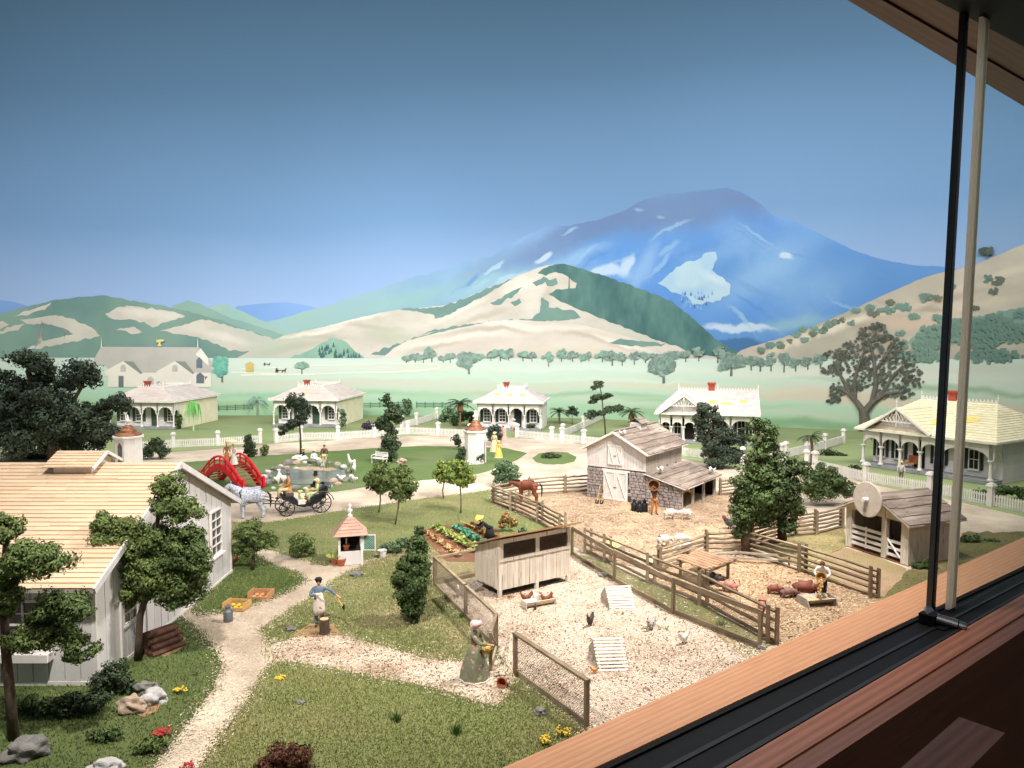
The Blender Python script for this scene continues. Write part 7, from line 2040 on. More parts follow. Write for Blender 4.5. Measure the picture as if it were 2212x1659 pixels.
# ================================================================== carriage and horses
black_p = mat('carriage_black', C(40, 40, 46), C(32, 32, 38), 3, .35, spec=.5)
grey_l = mat('carriage_leather', C(82, 82, 88), C(66, 66, 74), 4, .55)
wa, wb_ = G(613, 1111), G(690, 1103)
mid = (wa + wb_) / 2
ang = math.atan2(wa.y - wb_.y, wa.x - wb_.x)
ct = thing('carriage', 'black open horse carriage with folded hood on the gravel road', 'carriage', mid, ang)
def wheel(x, y, r, n):
    wt = empty('wheel', (x, y, r)); wt.parent = ct
    mb = MB(); mb.M = Matrix.Rotation(math.pi / 2, 4, 'X')
    mb.tube([(r * .95 * math.cos(6.2832 * i / 26), r * .95 * math.sin(6.2832 * i / 26), 0) for i in range(27)], .032, 6); mb.build('rim', black_p, wt)
    mb = MB(); mb.M = Matrix.Rotation(math.pi / 2, 4, 'X'); mb.lathe([(.07, -.09), (.085, 0), (.07, .09)], 10); mb.build('hub', black_p, wt)
    for i in range(n):
        a = 6.2832 * i / n
        MB().beam((.05 * math.cos(a), 0, .05 * math.sin(a)), (r * .93 * math.cos(a), 0, r * .93 * math.sin(a)), .028, .034, up=(0, 1, 0)).build('spoke', black_p, wt)
for y in (-.62, .62):
    wheel(.93, y, .44, 10); wheel(-.98, y, .57, 12)
    MB().tube([(-.98 + .7 * math.cos(rad(a)), y, 0.57 + .66 * math.sin(rad(a))) for a in range(10, 171, 20)], .03, 5).build('mudguard', grey_l, ct)
prof = [(-1.28, .98), (-1.42, 1.32), (-1.3, 1.36), (-.98, 1.0), (-.62, .92), (-.5, .66), (-.05, .56), (.3, .7), (.46, 1.0), (.98, 1.06), (1.18, 1.3), (1.24, 1.28), (1.12, .9), (.6, .72), (.35, .48), (-.05, .38), (-.5, .44), (-.9, .6), (-1.15, .8)]
MB().prism([(x, -.44, z) for x, z in prof], (0, .88, 0)).build('body', black_p, ct)
MB().span(-.12, .28, -.455, .455, .56, .8).build('side_panel', white_c, ct)
MB().span(.5, .95, -.4, .4, 1.06, 1.22).build('driver_seat', grey_l, ct)
MB().span(-1.1, -.62, -.4, .4, .9, 1.02).build('seat', grey_l, ct)
MB().tube([(-1.05, 0, 1.24), (-1.25, 0, 1.34), (-1.48, 0, 1.46)], [.1, .17, .12], 8).build('folded_hood', grey_l, ct)
for k in range(4): MB().tube([(-1.5 + .1 * k, -.5, 1.36 + .04 * k), (-1.6 + .1 * k, -.3, 1.5 + .03 * k), (-1.6 + .1 * k, .3, 1.5 + .03 * k), (-1.5 + .1 * k, .5, 1.36 + .04 * k)], .05, 6).build('hood_fold', grey_l, ct)
for x, r in ((.93, .44), (-.98, .57)): MB().tube([(x, -.62, r), (x, .62, r)], .035, 6).build('axle', black_p, ct)
MB().tube([(.5, -.5, .5), (.1, -.55, .3), (-.3, -.5, .34)], .02, 5).build('step', grey_l, ct)
MB().tube([(.5, .5, .5), (.1, .55, .3), (-.3, .5, .34)], .02, 5).build('step', grey_l, ct)
for y in (-.36, .36): MB().tube([(1.1, y, .7), (1.9, y * 1.05, .78), (3.0, y * .9, .95)], .03, 6).build('shaft', black_p, ct)
Rc = Matrix.Rotation(ang, 4, 'Z')
RIDE = dict(pel=(0, 0, .12), che=(0, .02, .44), nec=(0, .01, .64), hea=(0, -.01, .78), cro=(0, 0, .88), sL=(.18, .01, .58), sR=(-.18, .01, .58), eL=(.25, -.06, .34), wL=(.1, -.32, .32), eR=(-.25, -.06, .34), wR=(-.1, -.32, .32), hL=(.09, -.05, .1), hR=(-.09, -.05, .1), kL=(.11, -.44, .1), kR=(-.11, -.44, .1), aL=(.11, -.5, -.3), aR=(-.11, -.5, -.3), tL=(.11, -.64, -.34), tR=(-.11, -.64, -.34))
def rider(label, x, y, z, face, *a, **k): return person(label, mid + (Rc @ Vector((x, y, z))), ang + rad(90) + face, RIDE, *a, **k)
rider('coachman in tan coat and top hat driving the carriage', .72, 0, 1.3, 0, tan_c, legs=cream_c, hat=('top', grey_c), coat=tan_c, scale=1.12)
rider('gentleman in black coat and top hat in the carriage', -.85, -.2, 1.08, 0, black_c, legs=cream_c, hat=('top', black_c), scale=1.1)
p3 = rider('lady in pale green gown in the carriage', -.82, .22, 1.0, 0, lgreen_c, legs=lgreen_c, hat=('bonnet', cream_c), hair=hair_d)
MB().blob((0, -.35, .0), (.15, .28, .14), .2, 2, 3, 1).build('skirt', lgreen_c, p3, smooth=True)
p4 = rider('child in cream sitting with back to the coachman', .12, .15, .62, math.pi, lgreen_c, legs=cream_c, hat=('bonnet', lgreen_c), scale=.75)
def beast(name, label, loc, rz, S, spec, m, cat=None, sub=1, scale=1.0, group=None):
    t = thing(name, label, cat or name, loc if isinstance(loc, Vector) else G(*loc), rz, group)
    t.scale = (scale,) * 3
    V, E, Rr = [], [], []
    names = {}
    for k, p, r, par in spec:
        names[k] = len(V); V.append(Vector(p)); Rr.append(tuple(q * 1.18 for q in r) if isinstance(r, tuple) else r * 1.18)
        if par: E.append((names[par], names[k]))
    skinned('body', V, E, Rr, m, t, sub)
    return t
def quad(bl, bh, br, leg, neck, head, lr, hind=.0, hr=None, nr=None):
    """bl half body length, bh body height, br body radius, leg half spacing"""
    hr, nr = hr or br * .5, nr or br * .6
    s = [('mid', (0, 0, bh - br * .06), (br * .95, br), None), ('che', (bl * .62, 0, bh), (br * .92, br * 1.0), 'mid'), ('rum', (-bl * .66, 0, bh + hind), (br * .95, br * .98), 'mid'), ('tal', (-bl * 1.0, 0, bh + br * .3 + hind), br * .35, 'rum')]
    par = 'che'
    for i, (x, z, r) in enumerate(neck): s.append((f'n{i}', (x, 0, z), r, par)); par = f'n{i}'
    for i, (x, z, r) in enumerate(head): s.append((f'd{i}', (x, 0, z), r, par)); par = f'd{i}'
    for q in (-1, 1):
        w = 'a' if q < 0 else 'b'
        s += [('sh' + w, (bl * .62, q * leg, bh - br * .5), br * .42, 'che'), ('kn' + w, (bl * .64, q * leg, bh * .40), lr * 1.25, 'sh' + w), ('ft' + w, (bl * .60, q * leg, bh * .1), lr, 'kn' + w), ('ho' + w, (bl * .66, q * leg, .03), lr * 1.25, 'ft' + w),
              ('hp' + w, (-bl * .62, q * leg, bh - br * .4 + hind), br * .55, 'rum'), ('st' + w, (-bl * .5, q * leg, bh * .60), br * .36, 'hp' + w), ('hk' + w, (-bl * .76, q * leg, bh * .38), lr * 1.3, 'st' + w), ('hf' + w, (-bl * .70, q * leg, bh * .09), lr, 'hk' + w), ('hh' + w, (-bl * .64, q * leg, .03), lr * 1.25, 'hf' + w)]
    return s
HORSE = quad(.78, 1.2, .33, .16, [(.72, 1.42, .2), (.94, 1.64, .145)], [(1.12, 1.82, .12), (1.28, 1.68, .1), (1.40, 1.54, .08)], .066, hind=.04)
dapple = mat('dapple_coat', C(214, 218, 226), C(130, 140, 160), 13, .6, detail=3)
bay = mat('bay_coat', C(122, 66, 44), C(92, 48, 32), 3, .55, .2, 20, c3=C(120, 58, 38))
mane_b = mat('black_mane', C(40, 36, 38), C(30, 26, 28), 8)
def horse_bits(t, mane, neckpts, tail, ears, m):
    mb = MB()
    mb.tube(neckpts, [.05] + [.07] * (len(neckpts) - 2) + [.03], 6); mb.build('mane', mane, t, smooth=True)
    mb = MB(); mb.tube(tail, [.05, .07, .06, .015], 7); mb.build('tail', mane, t, smooth=True)
    for q in (-1, 1): MB().lathe([(.035, 0), (.03, .07), (.004, .15)], 6, (ears[0], q * .06, ears[1])).build('ear', m, t)
hp_ = mid + (Rc @ Vector((2.42, 0, 0)))
gh = beast('horse', 'dapple grey harnessed horse pulling the black carriage', G(546, 1118), ang + rad(-14), 1, [(k, p, tuple(q * 1.32 for q in r) if isinstance(r, tuple) else r * (1.4 if k[0] in 'nd' else 1.15), pr) for k, p, r, pr in HORSE], dapple, scale=1.02)
horse_bits(gh, mane_b, [(.6, 0, 1.56), (.82, 0, 1.76), (1.0, 0, 1.92), (1.14, 0, 1.96)], [(-.78, 0, 1.36), (-.92, 0, 1.2), (-.95, 0, .85), (-.92, 0, .5)], (1.08, 1.9), dapple)
hm = mat('harness', C(40, 42, 52), C(32, 34, 42), 6, .5)
for x, r, z in ((.56, .335, 1.24), (.12, .31, 1.2), (-.12, .31, 1.2)):
    MB().tube([(x + (.1 * math.sin(6.283 * i / 18) if x > .5 else 0), r * math.cos(6.283 * i / 18), z + (r + .02) * math.sin(6.283 * i / 18)) for i in range(19)], .028, 5).build('harness_strap', hm, gh)
for q in (-1, 1): MB().tube([(.6, q * .33, 1.15), (.1, q * .34, 1.08), (-.6, q * .33, 1.06), (-1.1, q * .34, .95)], .024, 5).build('trace', hm, gh)
MB().tube([(1.16, .09, 1.86), (1.26, .1, 1.72), (1.3, 0, 1.6), (1.26, -.1, 1.72), (1.16, -.09, 1.86)], .018, 5).build('bridle', hm, gh)
for q in (-1, 1): MB().tube([(1.3, q * .1, 1.62), (.7, q * .22, 1.56), (.1, q * .2, 1.58), (-.9, q * .1, 1.7)], .012, 4).build('rein', hm, gh)
bh_ = beast('horse', 'brown bay horse standing in the corner of the barnyard', (1141, 1086), rad(168), 1, quad(.78, 1.2, .33, .16, [(.76, 1.26, .2), (1.0, 1.32, .15)], [(1.2, 1.36, .12), (1.32, 1.18, .1), (1.38, 1.04, .085)], .066, hind=.04), bay, scale=.88)
horse_bits(bh_, mane_b, [(.55, 0, 1.52), (.8, 0, 1.5), (1.0, 0, 1.5), (1.2, 0, 1.48)], [(-.78, 0, 1.36), (-.92, 0, 1.2), (-.95, 0, .85), (-.92, 0, .45)], (1.16, 1.44), bay)
wool = mat('wool', C(218, 212, 204), C(200, 192, 182), 14, .95, .9, 22)
SHEEP = quad(.34, .42, .18, .09, [(.34, .44, .1), (.42, .4, .075)], [(.5, .30, .055), (.55, .22, .04)], .028)
SG = 'white sheep in the barnyard'
for lb, p, rz in (('white sheep left of the grazing pair below the stone barn', (1446, 1123), rad(8)), ('white sheep right of the grazing pair below the stone barn', (1482, 1123), rad(172)), ('white sheep lying farther left behind the pig pen fence', (1433, 1183), rad(20)), ('white sheep right behind the pig pen fence', (1470, 1180), rad(-10)), ('white sheep nearest the pig shelter, half hidden by the rails', (1478, 1197), rad(190))):
    t = beast('sheep', lb, p, rz, 1, SHEEP, wool, scale=1.0, group=SG)
    for q in (-1, 1): MB().blob((.43, q * .085, .38), (.02, .045, .018), 0, 1).build('ear', wool, t)
PIG = quad(.44, .36, .2, .11, [(.42, .36, .16)], [(.58, .28, .105), (.70, .22, .06)], .036)
pig_r = mat('red_pig', C(136, 78, 64), C(106, 58, 48), 3, .6, .2, 20, detail=6)
pig_p = mat('pink_pig', C(186, 126, 110), C(160, 102, 88), 3, .6)
pig_k = mat('black_pig', C(62, 50, 46), C(46, 38, 36), 3, .6)
pig_g = mat('grey_pig', C(134, 100, 92), C(110, 80, 74), 3, .6)
for lb, p, rz, m, s in (('big reddish sow feeding at the pig trough', (1738, 1290), rad(-24), pig_r, 1.12), ('small reddish pig left of the two walking to the trough', (1672, 1284), rad(-12), pig_r, .66), ('small grey-brown pig between the red pig and the sow', (1700, 1292), rad(4), pig_g, .7), ('pink pig peering over the long rail fence', (1646, 1316), rad(250), pig_p, .7), ('black pig in the shade of the plank shelter', (1545, 1264), rad(140), pig_k, .85), ('pink pig beside the black pig by the plank shelter', (1576, 1280), rad(150), pig_p, .8)):
    t = beast('pig', lb, p, rz, 1, PIG, m, scale=s, group='pigs in the pig pen')
    for q in (-1, 1): MB().prism([(.6, q * .09, .35), (.66, q * .13, .37), (.66, q * .1, .45)], (.02, 0, 0)).build('ear', m, t)
    MB().tube([(-.44, 0, .44), (-.5, .03, .48), (-.52, -.02, .43)], .012, 5).build('tail', m, t)
COW = quad(.72, .98, .28, .17, [(.74, 1.1, .2)], [(.96, 1.18, .14), (1.1, 1.02, .1), (1.16, .92, .09)], .055)
cow_m = mat('tan_cow', C(196, 144, 84), C(214, 178, 126), 2.2, .7, detail=3)
bq = bpy.data.objects['stone_barn']
cl_ = bq.location + (Matrix.Rotation(rad(-35.7), 4, 'Z') @ Vector((5.35, .95, 0)))
t = beast('cow', 'tan cow looking out of the barn lean-to', cl_, rad(-10), 1, COW, cow_m, scale=.85)
for q in (-1, 1):
    MB().tube([(.98, q * .1, 1.28), (1.0, q * .22, 1.34), (1.04, q * .24, 1.44)], [.03, .022, .008], 6).build('horn', cream_w, t)
    MB().blob((.94, q * .2, 1.2), (.03, .08, .04), 0, 1).build('ear', cow_m, t)
def bird(name, label, loc, rz, m, s=1.0, comb=None, neck=1.0, tail=.16, group=None, tailm=None, z=0):
    spec = [('b', (0, 0, .2), (.105, .11), None), ('c', (.11, 0, .22), (.085, .09), 'b'), ('n', (.17, 0, .22 + .09 * neck), .045, 'c'), ('h', (.2, 0, .22 + .17 * neck), .04, 'n'), ('k', (.265, 0, .21 + .165 * neck), .012, 'h'), ('r', (-.13, 0, .24), (.075, .07), 'b'), ('t', (-.22, 0, .26 + tail), (.02, .05), 'r')]
    for q in (-1, 1): spec += [(f'l{q}', (.01, q * .045, .09), .013, 'b'), (f'f{q}', (.03, q * .05, .008), .012, f'l{q}')]
    t = beast(name, label, loc, rz, 1, spec, m, name.replace('_', ' '), scale=s, group=group)
    if z: t.location.z += z
    if comb:
        MB().prism([(.17, -.006, .25 + .17 * neck), (.24, -.006, .24 + .17 * neck), (.23, -.006, .3 + .17 * neck), (.2, -.006, .275 + .17 * neck), (.18, -.006, .31 + .17 * neck)], (0, .012, 0)).build('comb', rd, t)
    return t
hen_r, hen_w, hen_k = mat('hen_red', C(138, 80, 52), C(98, 54, 38), 9, .7), mat('hen_white', C(226, 222, 214), C(206, 200, 192), 8, .7), mat('hen_dark', C(72, 64, 62), C(52, 46, 46), 9, .7)
hen_s = mat('hen_speckled', C(206, 200, 196), C(84, 78, 82), 16, .7, detail=1)
HG = 'poultry of the hen run'
for lb, p, rz, m in (('red-brown hen at the left end of the feeding trough', (1137, 1304), rad(200), hen_r), ('white hen in the middle of the feeding trough', (1159, 1304), rad(-60), hen_w), ('red-brown hen pecking at the right end of the trough', (1180, 1306), rad(200), hen_r), ('dark hen alone in the middle of the hen run', (1275, 1353), rad(240), hen_k), ('speckled hen with chicks near the long wire fence', (1406, 1362), rad(230), hen_s), ('white hen with dark tail nearest the window sill', (1477, 1392), rad(215), hen_w), ('white hen behind the conifer-side wire fence', (990, 1291), rad(100), hen_w), ('orange-brown hen beside the farmhouse corner', (505, 1222), rad(160), mat('hen_orange', C(212, 138, 70), C(190, 112, 54), 8))):
    bird('hen', lb, p, rz, m, 1.08, comb=True, group=HG)
for lb, p in (('pale chick left of the speckled hen', (1393, 1360)), ('pale chick just right of the speckled hen', (1425, 1361)), ('pale chick farthest right of the speckled hen', (1440, 1361)), ('orange chick at the foot of the near slatted ark', (1284, 1456)), ('dark chick before the feeding trough', (1156, 1319)), ('yellow chick at the foot of the far slatted ark, left', (1332, 1327)), ('yellow chick at the foot of the far slatted ark, right', (1346, 1328))):
    bird('chick', lb, p, R.random() * 6, mat('chick_orange', C(222, 150, 80), C(200, 120, 60), 8) if 'orange' in lb else (hen_k if 'dark' in lb else mat('chick_pale', C(230, 222, 190), C(216, 206, 170), 8)), .55, group='chicks of the hen run')
tk = bird('turkey', 'dark slate turkey beside the big leafy tree', (1577, 1144), rad(200), mat('turkey_slate', C(78, 80, 88), C(56, 56, 64), 9, .6), 1.9, tail=.2)
MB().blob((.21, 0, .36), (.045, .035, .06), .2, 1).build('head', rd, tk)
mb = MB(); mb.prism([(-.2, .0, .2)] + [(-.2 - .05, .24 * math.cos(rad(a)), .24 + .22 * math.sin(rad(a))) for a in range(0, 181, 20)], (.03, 0, 0)); mb.build('tail_fan', hen_k, tk)
for lb, p, nk, s in (('white goose on the lawn right of the pond, upper one', (760, 1008), 1.9, 1.7), ('white goose on the lawn right of the pond, lower one', (764, 1022), 1.9, 1.7), ('white duck resting right of the pond front', (767, 1044), .9, 1.4), ('white duck at the pond edge stones', (738, 1041), .9, 1.4), ('white goose between the bridge and the coachman', (598, 1046), 1.9, 1.7), ('white goose just behind the coachman', (613, 1043), 1.9, 1.7)):
    bird('goose' if 'goose' in lb else 'duck', lb, p, R.random() * 3 + 1, hen_w, s, neck=nk, tail=.05, group='white waterfowl round the pond')
Rb = Matrix.Rotation(rad(-35.7), 4, 'Z')
for lb, lx, ly, zz, q in (('white dove spreading its wings on the front of the barn roof', 2.5, -.05, 3.97, 1), ('white dove on the upper edge of the lean-to roof', 4.6, .7, 1.86, 1), ('white dove on the outer corner of the lean-to roof', 6.3, 4.6, 1.46, 0)):
    t = bird('dove', lb, bq.location + (Rb @ Vector((lx, ly, zz))), rad(160 * q), hen_w, .95, tail=-.02, neck=.7, group='white doves on the barn roofs')
    for s in (-1, 1): MB().prism([(.06, s * .08, .26), (-.1, s * .08, .24), (-.16, s * .32, .34), (.0, s * .36, .38)], (0, 0, .015)).build('wing', hen_w, t)

# ================================================================== props
zinc = mat('zinc', C(126, 134, 138), C(104, 112, 118), 5, .45, metal=.5)
def milk_can(label, p, s=1.0, m=zinc):
    t = thing('milk_can', label, 'milk can', G(*p), 0, 'milk cans')
    MB().lathe([(.15 * s, 0), (.16 * s, .02 * s), (.16 * s, .34 * s), (.15 * s, .37 * s), (.09 * s, .44 * s), (.085 * s, .5 * s), (.1 * s, .52 * s)], 16).build('can', m, t, smooth=True)
    MB().lathe([(.1 * s, .515 * s), (.115 * s, .53 * s), (.11 * s, .56 * s), (.03 * s, .58 * s), (.03 * s, .61 * s)], 14).build('lid', m, t)
    for q in (-1, 1): MB().tube([(q * .15 * s, 0, .3 * s), (q * .2 * s, 0, .36 * s), (q * .13 * s, 0, .42 * s)], .012 * s, 5).build('handle', m, t)
milk_can('zinc milk can on the path beside the yellow crate', (493, 1342))
milk_can('dark milk can leftmost of the three by the stone barn wall', (1370, 1104), 1.15, iron)
milk_can('dark milk can in the middle of the three by the stone barn wall', (1381, 1107), 1.15, iron)
milk_can('dark milk can rightmost of the three by the stone barn wall', (1392, 1106), 1.2, iron)
crate_y, crate_o = mat('crate_yellow', C(206, 168, 106), C(186, 146, 88), 3, .8, .2, 30, stretch=(1, 3, 3)), mat('crate_orange', C(200, 150, 110), C(180, 130, 92), 3, .8, .2, 30, stretch=(1, 3, 3))
def crate(label, p, rz, m, fm):
    t = thing('crate', label, 'crate', G(*p), rz, 'produce crates on the grass')
    a, b, h = .40, .33, .26
    for k in range(2):
        for s in (-1, 1):
            z1 = .03 + (.07 if s < 0 else .12) * k
            MB().span(-a, a, s * b - .012, s * b + .012, z1, z1 + (.055 if s < 0 else .10)).build('slat', m, t)
    for s in (-1, 1): MB().span(s * a - .015, s * a + .015, -b + .013, b - .013, .02, h + .02).build('end_panel', m, t)
    MB().span(-a + .016, a - .016, -b + .013, b - .013, .02, .035).build('bottom', m, t)
    rr = random.Random(len(label))
    for k in range(6): MB().blob((-.24 + .24 * (k % 3) + .04 * rr.random(), -.12 + .24 * (k // 3), .08), (.085, .085, .06), .1, 2, 1, k).build('fruit', fm, t)
crate('yellow wooden crate of yellow fruit nearer the path', (512, 1314), rad(-8), crate_y, mat('fruit_yellow', C(226, 186, 60), C(206, 166, 48), 5, .5))
crate('orange wooden crate of pinkish fruit farther from the path', (564, 1291), rad(-2), crate_o, mat('fruit_peach', C(220, 150, 110), C(200, 120, 86), 5, .5))
t = thing('chopping_stump', 'cut log chopping stump in front of the man in the apron', 'tree stump', G(701, 1371), 0)
MB().lathe([(.2, 0), (.17, .12), (.165, .5), (.16, .54)], 14, wav=.06, nw=5).build('bark', bark, t, smooth=False)
MB().lathe([(.145, .535), (.145, .55)], 14).build('cut_top', mat('cut_wood', C(216, 180, 140), C(190, 150, 112), 14, .8), t)
terra = mat('terracotta', C(176, 104, 68), C(150, 86, 56), 5, .8)
def pot(label, p, r, rot=(0, 0, 0), plant_=False):
    t = thing('flower_pot', label, 'flower pot', G(*p), 0, 'terracotta pots'); t.rotation_euler = rot
    MB().lathe([(r * .65, 0), (r * .9, r * 1.2), (r, r * 1.2), (r, r * 1.5), (r * .86, r * 1.5), (r * .6, r * .2)], 14).build('pot', terra, t)
    if plant_:
        mb = MB()
        for k in range(8):
            a = k * .785; mb.prism([(0, 0, r), (r * 1.4 * math.cos(a), r * 1.4 * math.sin(a), r * 2.6), (r * 2.2 * math.cos(a), r * 2.2 * math.sin(a), r * 2.2)], (.03 * math.sin(a), -.03 * math.cos(a), .02))
        mb.build('leaves', lett, t)
o = pot('tipped terracotta pot in the grass at the gate', (1089, 1481), .15, (rad(80), 0, rad(-20)))
bpy.data.objects['flower_pot'].location.z += .14
pot('brown pot with leafy plant left of the well house', (724, 1219), .2, plant_=True)
pot('round brown pot at the well house corner', (737, 1222), .22)
t = thing('bucket', 'small white bucket on the path right of the well house', 'bucket', G(826, 1204), 0)
MB().lathe([(.14, 0), (.2, .34), (.22, .34), (.17, .33), (.12, .03)], 14).build('pail', white_c, t)
MB().tube([(.2 * math.cos(a), 0, .34 + .18 * math.sin(a)) for a in [math.pi * i / 8 for i in range(9)]], .01, 5).build('handle', iron, t)
t = thing('flower_pot', 'terracotta pot on the shelf inside the well house', 'flower pot', bpy.data.objects['well_house'].location + Vector((-.12, -.22, .61)), 0, 'terracotta pots')
MB().lathe([(.1, 0), (.14, .18), (.16, .18), (.16, .24), (.13, .24), (.09, .03)], 12).build('pot', terra, t)
MB().lathe([(.03, .24), (.025, .42), (.05, .46), (.01, .52)], 8).build('spout', trim_w, t)
# bench
t = thing('garden_bench', 'white wooden bench on the pond lawn', 'bench', G(819, 1002), rad(-35))
for k in range(4): MB().span(-.7, .7, -.24 + .13 * k, -.14 + .13 * k, .42, .46).build('slat', trim_w, t)
for k in range(3): MB().span(-.7, .7, .26, .3, .56 + .13 * k, .66 + .13 * k).build('back_slat', trim_w, t)
for s in (-1, 1):
    for y in (-.2, .24): MB().tube([(s * .6, y, 0), (s * .6, y * .9, .2), (s * .6, y, .42)], .035, 6).build('leg', trim_w, t)
    MB().tube([(s * .6, .26, .42), (s * .6, .3, .92)], .03, 6).build('upright', trim_w, t)
    MB().tube([(s * .62, .26, .66), (s * .62, 0, .68), (s * .62, -.22, .62), (s * .62, -.22, .44)], .03, 6).build('armrest', trim_w, t)
# slatted arks
slat_m = mat('whitewashed_slat', C(226, 216, 204), C(206, 194, 180), 4, .85, .3, 30, island=.06, stretch=(.5, 4, 4))
def ark(label, bl, br, h):
    a, b = G(*bl), G(*br)
    t = thing('slatted_ark', label, 'hen ark', a, math.atan2(b.y - a.y, b.x - a.x), 'slatted arks of the hen run')
    L = (b - a).length
    Dd = 1.0
    rr = random.Random(int(bl[0]))
    for k in range(10):
        u = (k + .3) / 10
        y, z = Dd * u, h * u + .03
        MB().beam((-.02 + rr.random() * .02, y, z), (L + .02 * rr.random(), y, z), .075, .025, up=(0, -h, Dd)).build('slat', slat_m, t)
    for x in (.06, L - .06):
        MB().beam((x, 0, .0), (x, Dd, h), .04, .05).build('rafter', slat_m, t)
        MB().beam((x, Dd * 1.9, 0), (x, Dd, h), .04, .05).build('rafter', grey_b, t)
    MB().prism([(.02, .05, .02), (.02, Dd * 1.85, .02), (.02, Dd, h - .03)], (.02, 0, 0)).build('side_panel', grey_b, t)
ark('slatted hen ark farther from the viewer, by the long wire fence', (1319, 1322), (1375, 1320), .62)
ark('slatted hen ark nearer the viewer, middle of the hen run', (1293, 1453), (1358, 1451), .66)
# troughs
t = thing('hen_trough', 'small wooden feeding trough in front of the coop', 'trough', G(1133, 1316), 0)
v = G(1196, 1305) - G(1133, 1316); t.rotation_euler = (0, 0, math.atan2(v.y, v.x)); L = v.length
MB().prism([(0, -.02, .08), (0, .02, .06), (0, -.1, .26), (0, -.14, .26)], (L, 0, 0)).build('side', coop_b, t)
MB().prism([(0, .02, .06), (0, .06, .08), (0, .26, .26), (0, .22, .26)], (L, 0, 0)).build('side', coop_b, t)
for x in (-.02, L): MB().prism([(x, -.2, 0), (x, .3, 0), (x, .26, .3), (x, -.16, .3)], (.03, 0, 0)).build('end_board', coop_b, t)
MB().span(.02, L - .02, -.06, .14, .1, .16).build('feed', mat('feed_meal', C(226, 206, 160), C(206, 184, 138), 8, .9), t)
c0, c1, c2 = G(1722, 1301), G(1800, 1288), G(1780, 1318)
t = thing('pig_trough', 'grey wooden pig trough with splayed ends', 'trough', G(1764, 1306), rad(12))
L = 1.15
for s in (-1, 1):
    MB().prism([(-L / 2, 0, .06), (-L / 2, s * .05, .04), (-L / 2, s * .34, .3), (-L / 2, s * .3, .32)], (L, 0, 0)).build('side', grey_b, t)
    MB().prism([(s * L / 2, -.5, 0), (s * L / 2, .5, 0), (s * L / 2, .3, .34), (s * L / 2, -.3, .34)], (.035 * s, 0, 0)).build('end_board', grey_b, t)
mb = MB(); rr = random.Random(8)
mb.span(-L / 2 + .02, L / 2 - .02, -.18, .18, .15, .2)
for k in range(60): mb.blob(((rr.random() - .5) * L * .9, (rr.random() - .5) * .34, .2 + rr.random() * .03), (.035, .03, .025), .2, 0, 1, k)
tag(mb.build('feed', corn, t), kind='stuff')
# plank shelter
q = [G(1461, 1208, .78), G(1527, 1232, .76), G(1582, 1211, .8), G(1510, 1188, .82)]
t = thing('plank_shelter', 'low plank-roofed pig shelter beside the long rail fence', 'shelter', Vector((q[0].x, q[0].y, 0)))
o_ = Vector((q[0].x, q[0].y, 0))
plk = mat('shelter_plank', C(172, 138, 110), C(144, 112, 88), 2, .9, .5, 24, island=.14, detail=7)
for k in range(7):
    u0, u1 = k / 7 + .012, (k + 1) / 7 - .012
    pp = [lerp(q[0], q[3], u0) - o_, lerp(q[1], q[2], u0) - o_, lerp(q[1], q[2], u1) - o_, lerp(q[0], q[3], u1) - o_]
    e_ = (pp[1] - pp[0]).normalized() * .06 * ((k % 3) - 1)
    pp = [pp[0] - e_, pp[1] + e_, pp[2] + e_, pp[3] - e_]
    MB().hexa([p + Vector((0, 0, 0)) for p in pp] + [p + Vector((0, 0, .035)) for p in pp]).build('plank', plk, t)
for a, b in ((0, 3), (1, 2)): MB().beam(lerp(q[a], q[b], .04) - o_ - Vector((0, 0, .05)), lerp(q[a], q[b], .96) - o_ - Vector((0, 0, .05)), .07, .09).build('beam', rail_d, t)
for k in range(4):
    p = lerp(q[k], (q[0] + q[2]) / 2, .15) - o_
    MB().box((p.x, p.y, p.z / 2 - .04), (.1, .1, p.z)).build('post', rail_d, t)
# logs, shovels, plank boxes
t = thing('woodpile', 'stack of dark split logs against the farmhouse wall', 'woodpile', G(345, 1405), rad(58))
rr = random.Random(3); lm_ = mat('log_bark', C(104, 72, 56), C(78, 54, 44), 4, .95, .7, 14, island=.2)
for r_ in range(4):
    for k in range(5 - r_):
        x = -.4 + .2 * k + .1 * r_
        MB().tube([(-.55 + rr.random() * .1, x, .1 + .17 * r_), (.55 + rr.random() * .1, x + .02, .1 + .17 * r_)], [.095, .09], 7).build('log', lm_, t)
t = thing('split_log', 'reddish log leaning on the chopping heap by the woodpile', 'log', G(372, 1400), rad(30))
MB().tube([(-.4, 0, .06), (.3, 0, .3)], [.06, .055], 7).build('log', mat('red_log', C(150, 92, 62), C(120, 72, 50), 4, .9), t)
for i, (lb, p) in enumerate((('long-handled shovel leaning left of the barn doors', (1289, 1089)), ('long-handled spade leaning nearest the barn doors', (1299, 1090)))):
    b = G(*p); t = thing('shovel', lb, 'shovel', b, rad(-35.7), 'shovels by the barn doors')
    MB().beam((0, 0, .1), (.05, .34, 1.15), .035, .035).build('handle', wood_h, t)
    MB().prism([(-.1, -.02, 0), (.1, -.02, 0), (.11, .08, .26), (-.11, .08, .26)], (0, .02, 0)).build('blade', iron, t)
t = thing('straw_box', 'low board box of straw in the barnyard corner', 'feed box', G(1318, 1192), rad(-35))
for a in ((-.6, .6, -.4, -.36), (-.6, .6, .36, .4), (-.6, -.56, -.36, .36), (.56, .6, -.36, .36)): MB().span(a[0], a[1], a[2], a[3], 0, .38).build('board', grey_b, t)
MB().blob((0, 0, .28), (.52, .32, .16), .4, 2, 3, 1).build('straw', mat('box_straw', C(224, 196, 130), C(200, 168, 104), 6, .95, .8, 20), t)
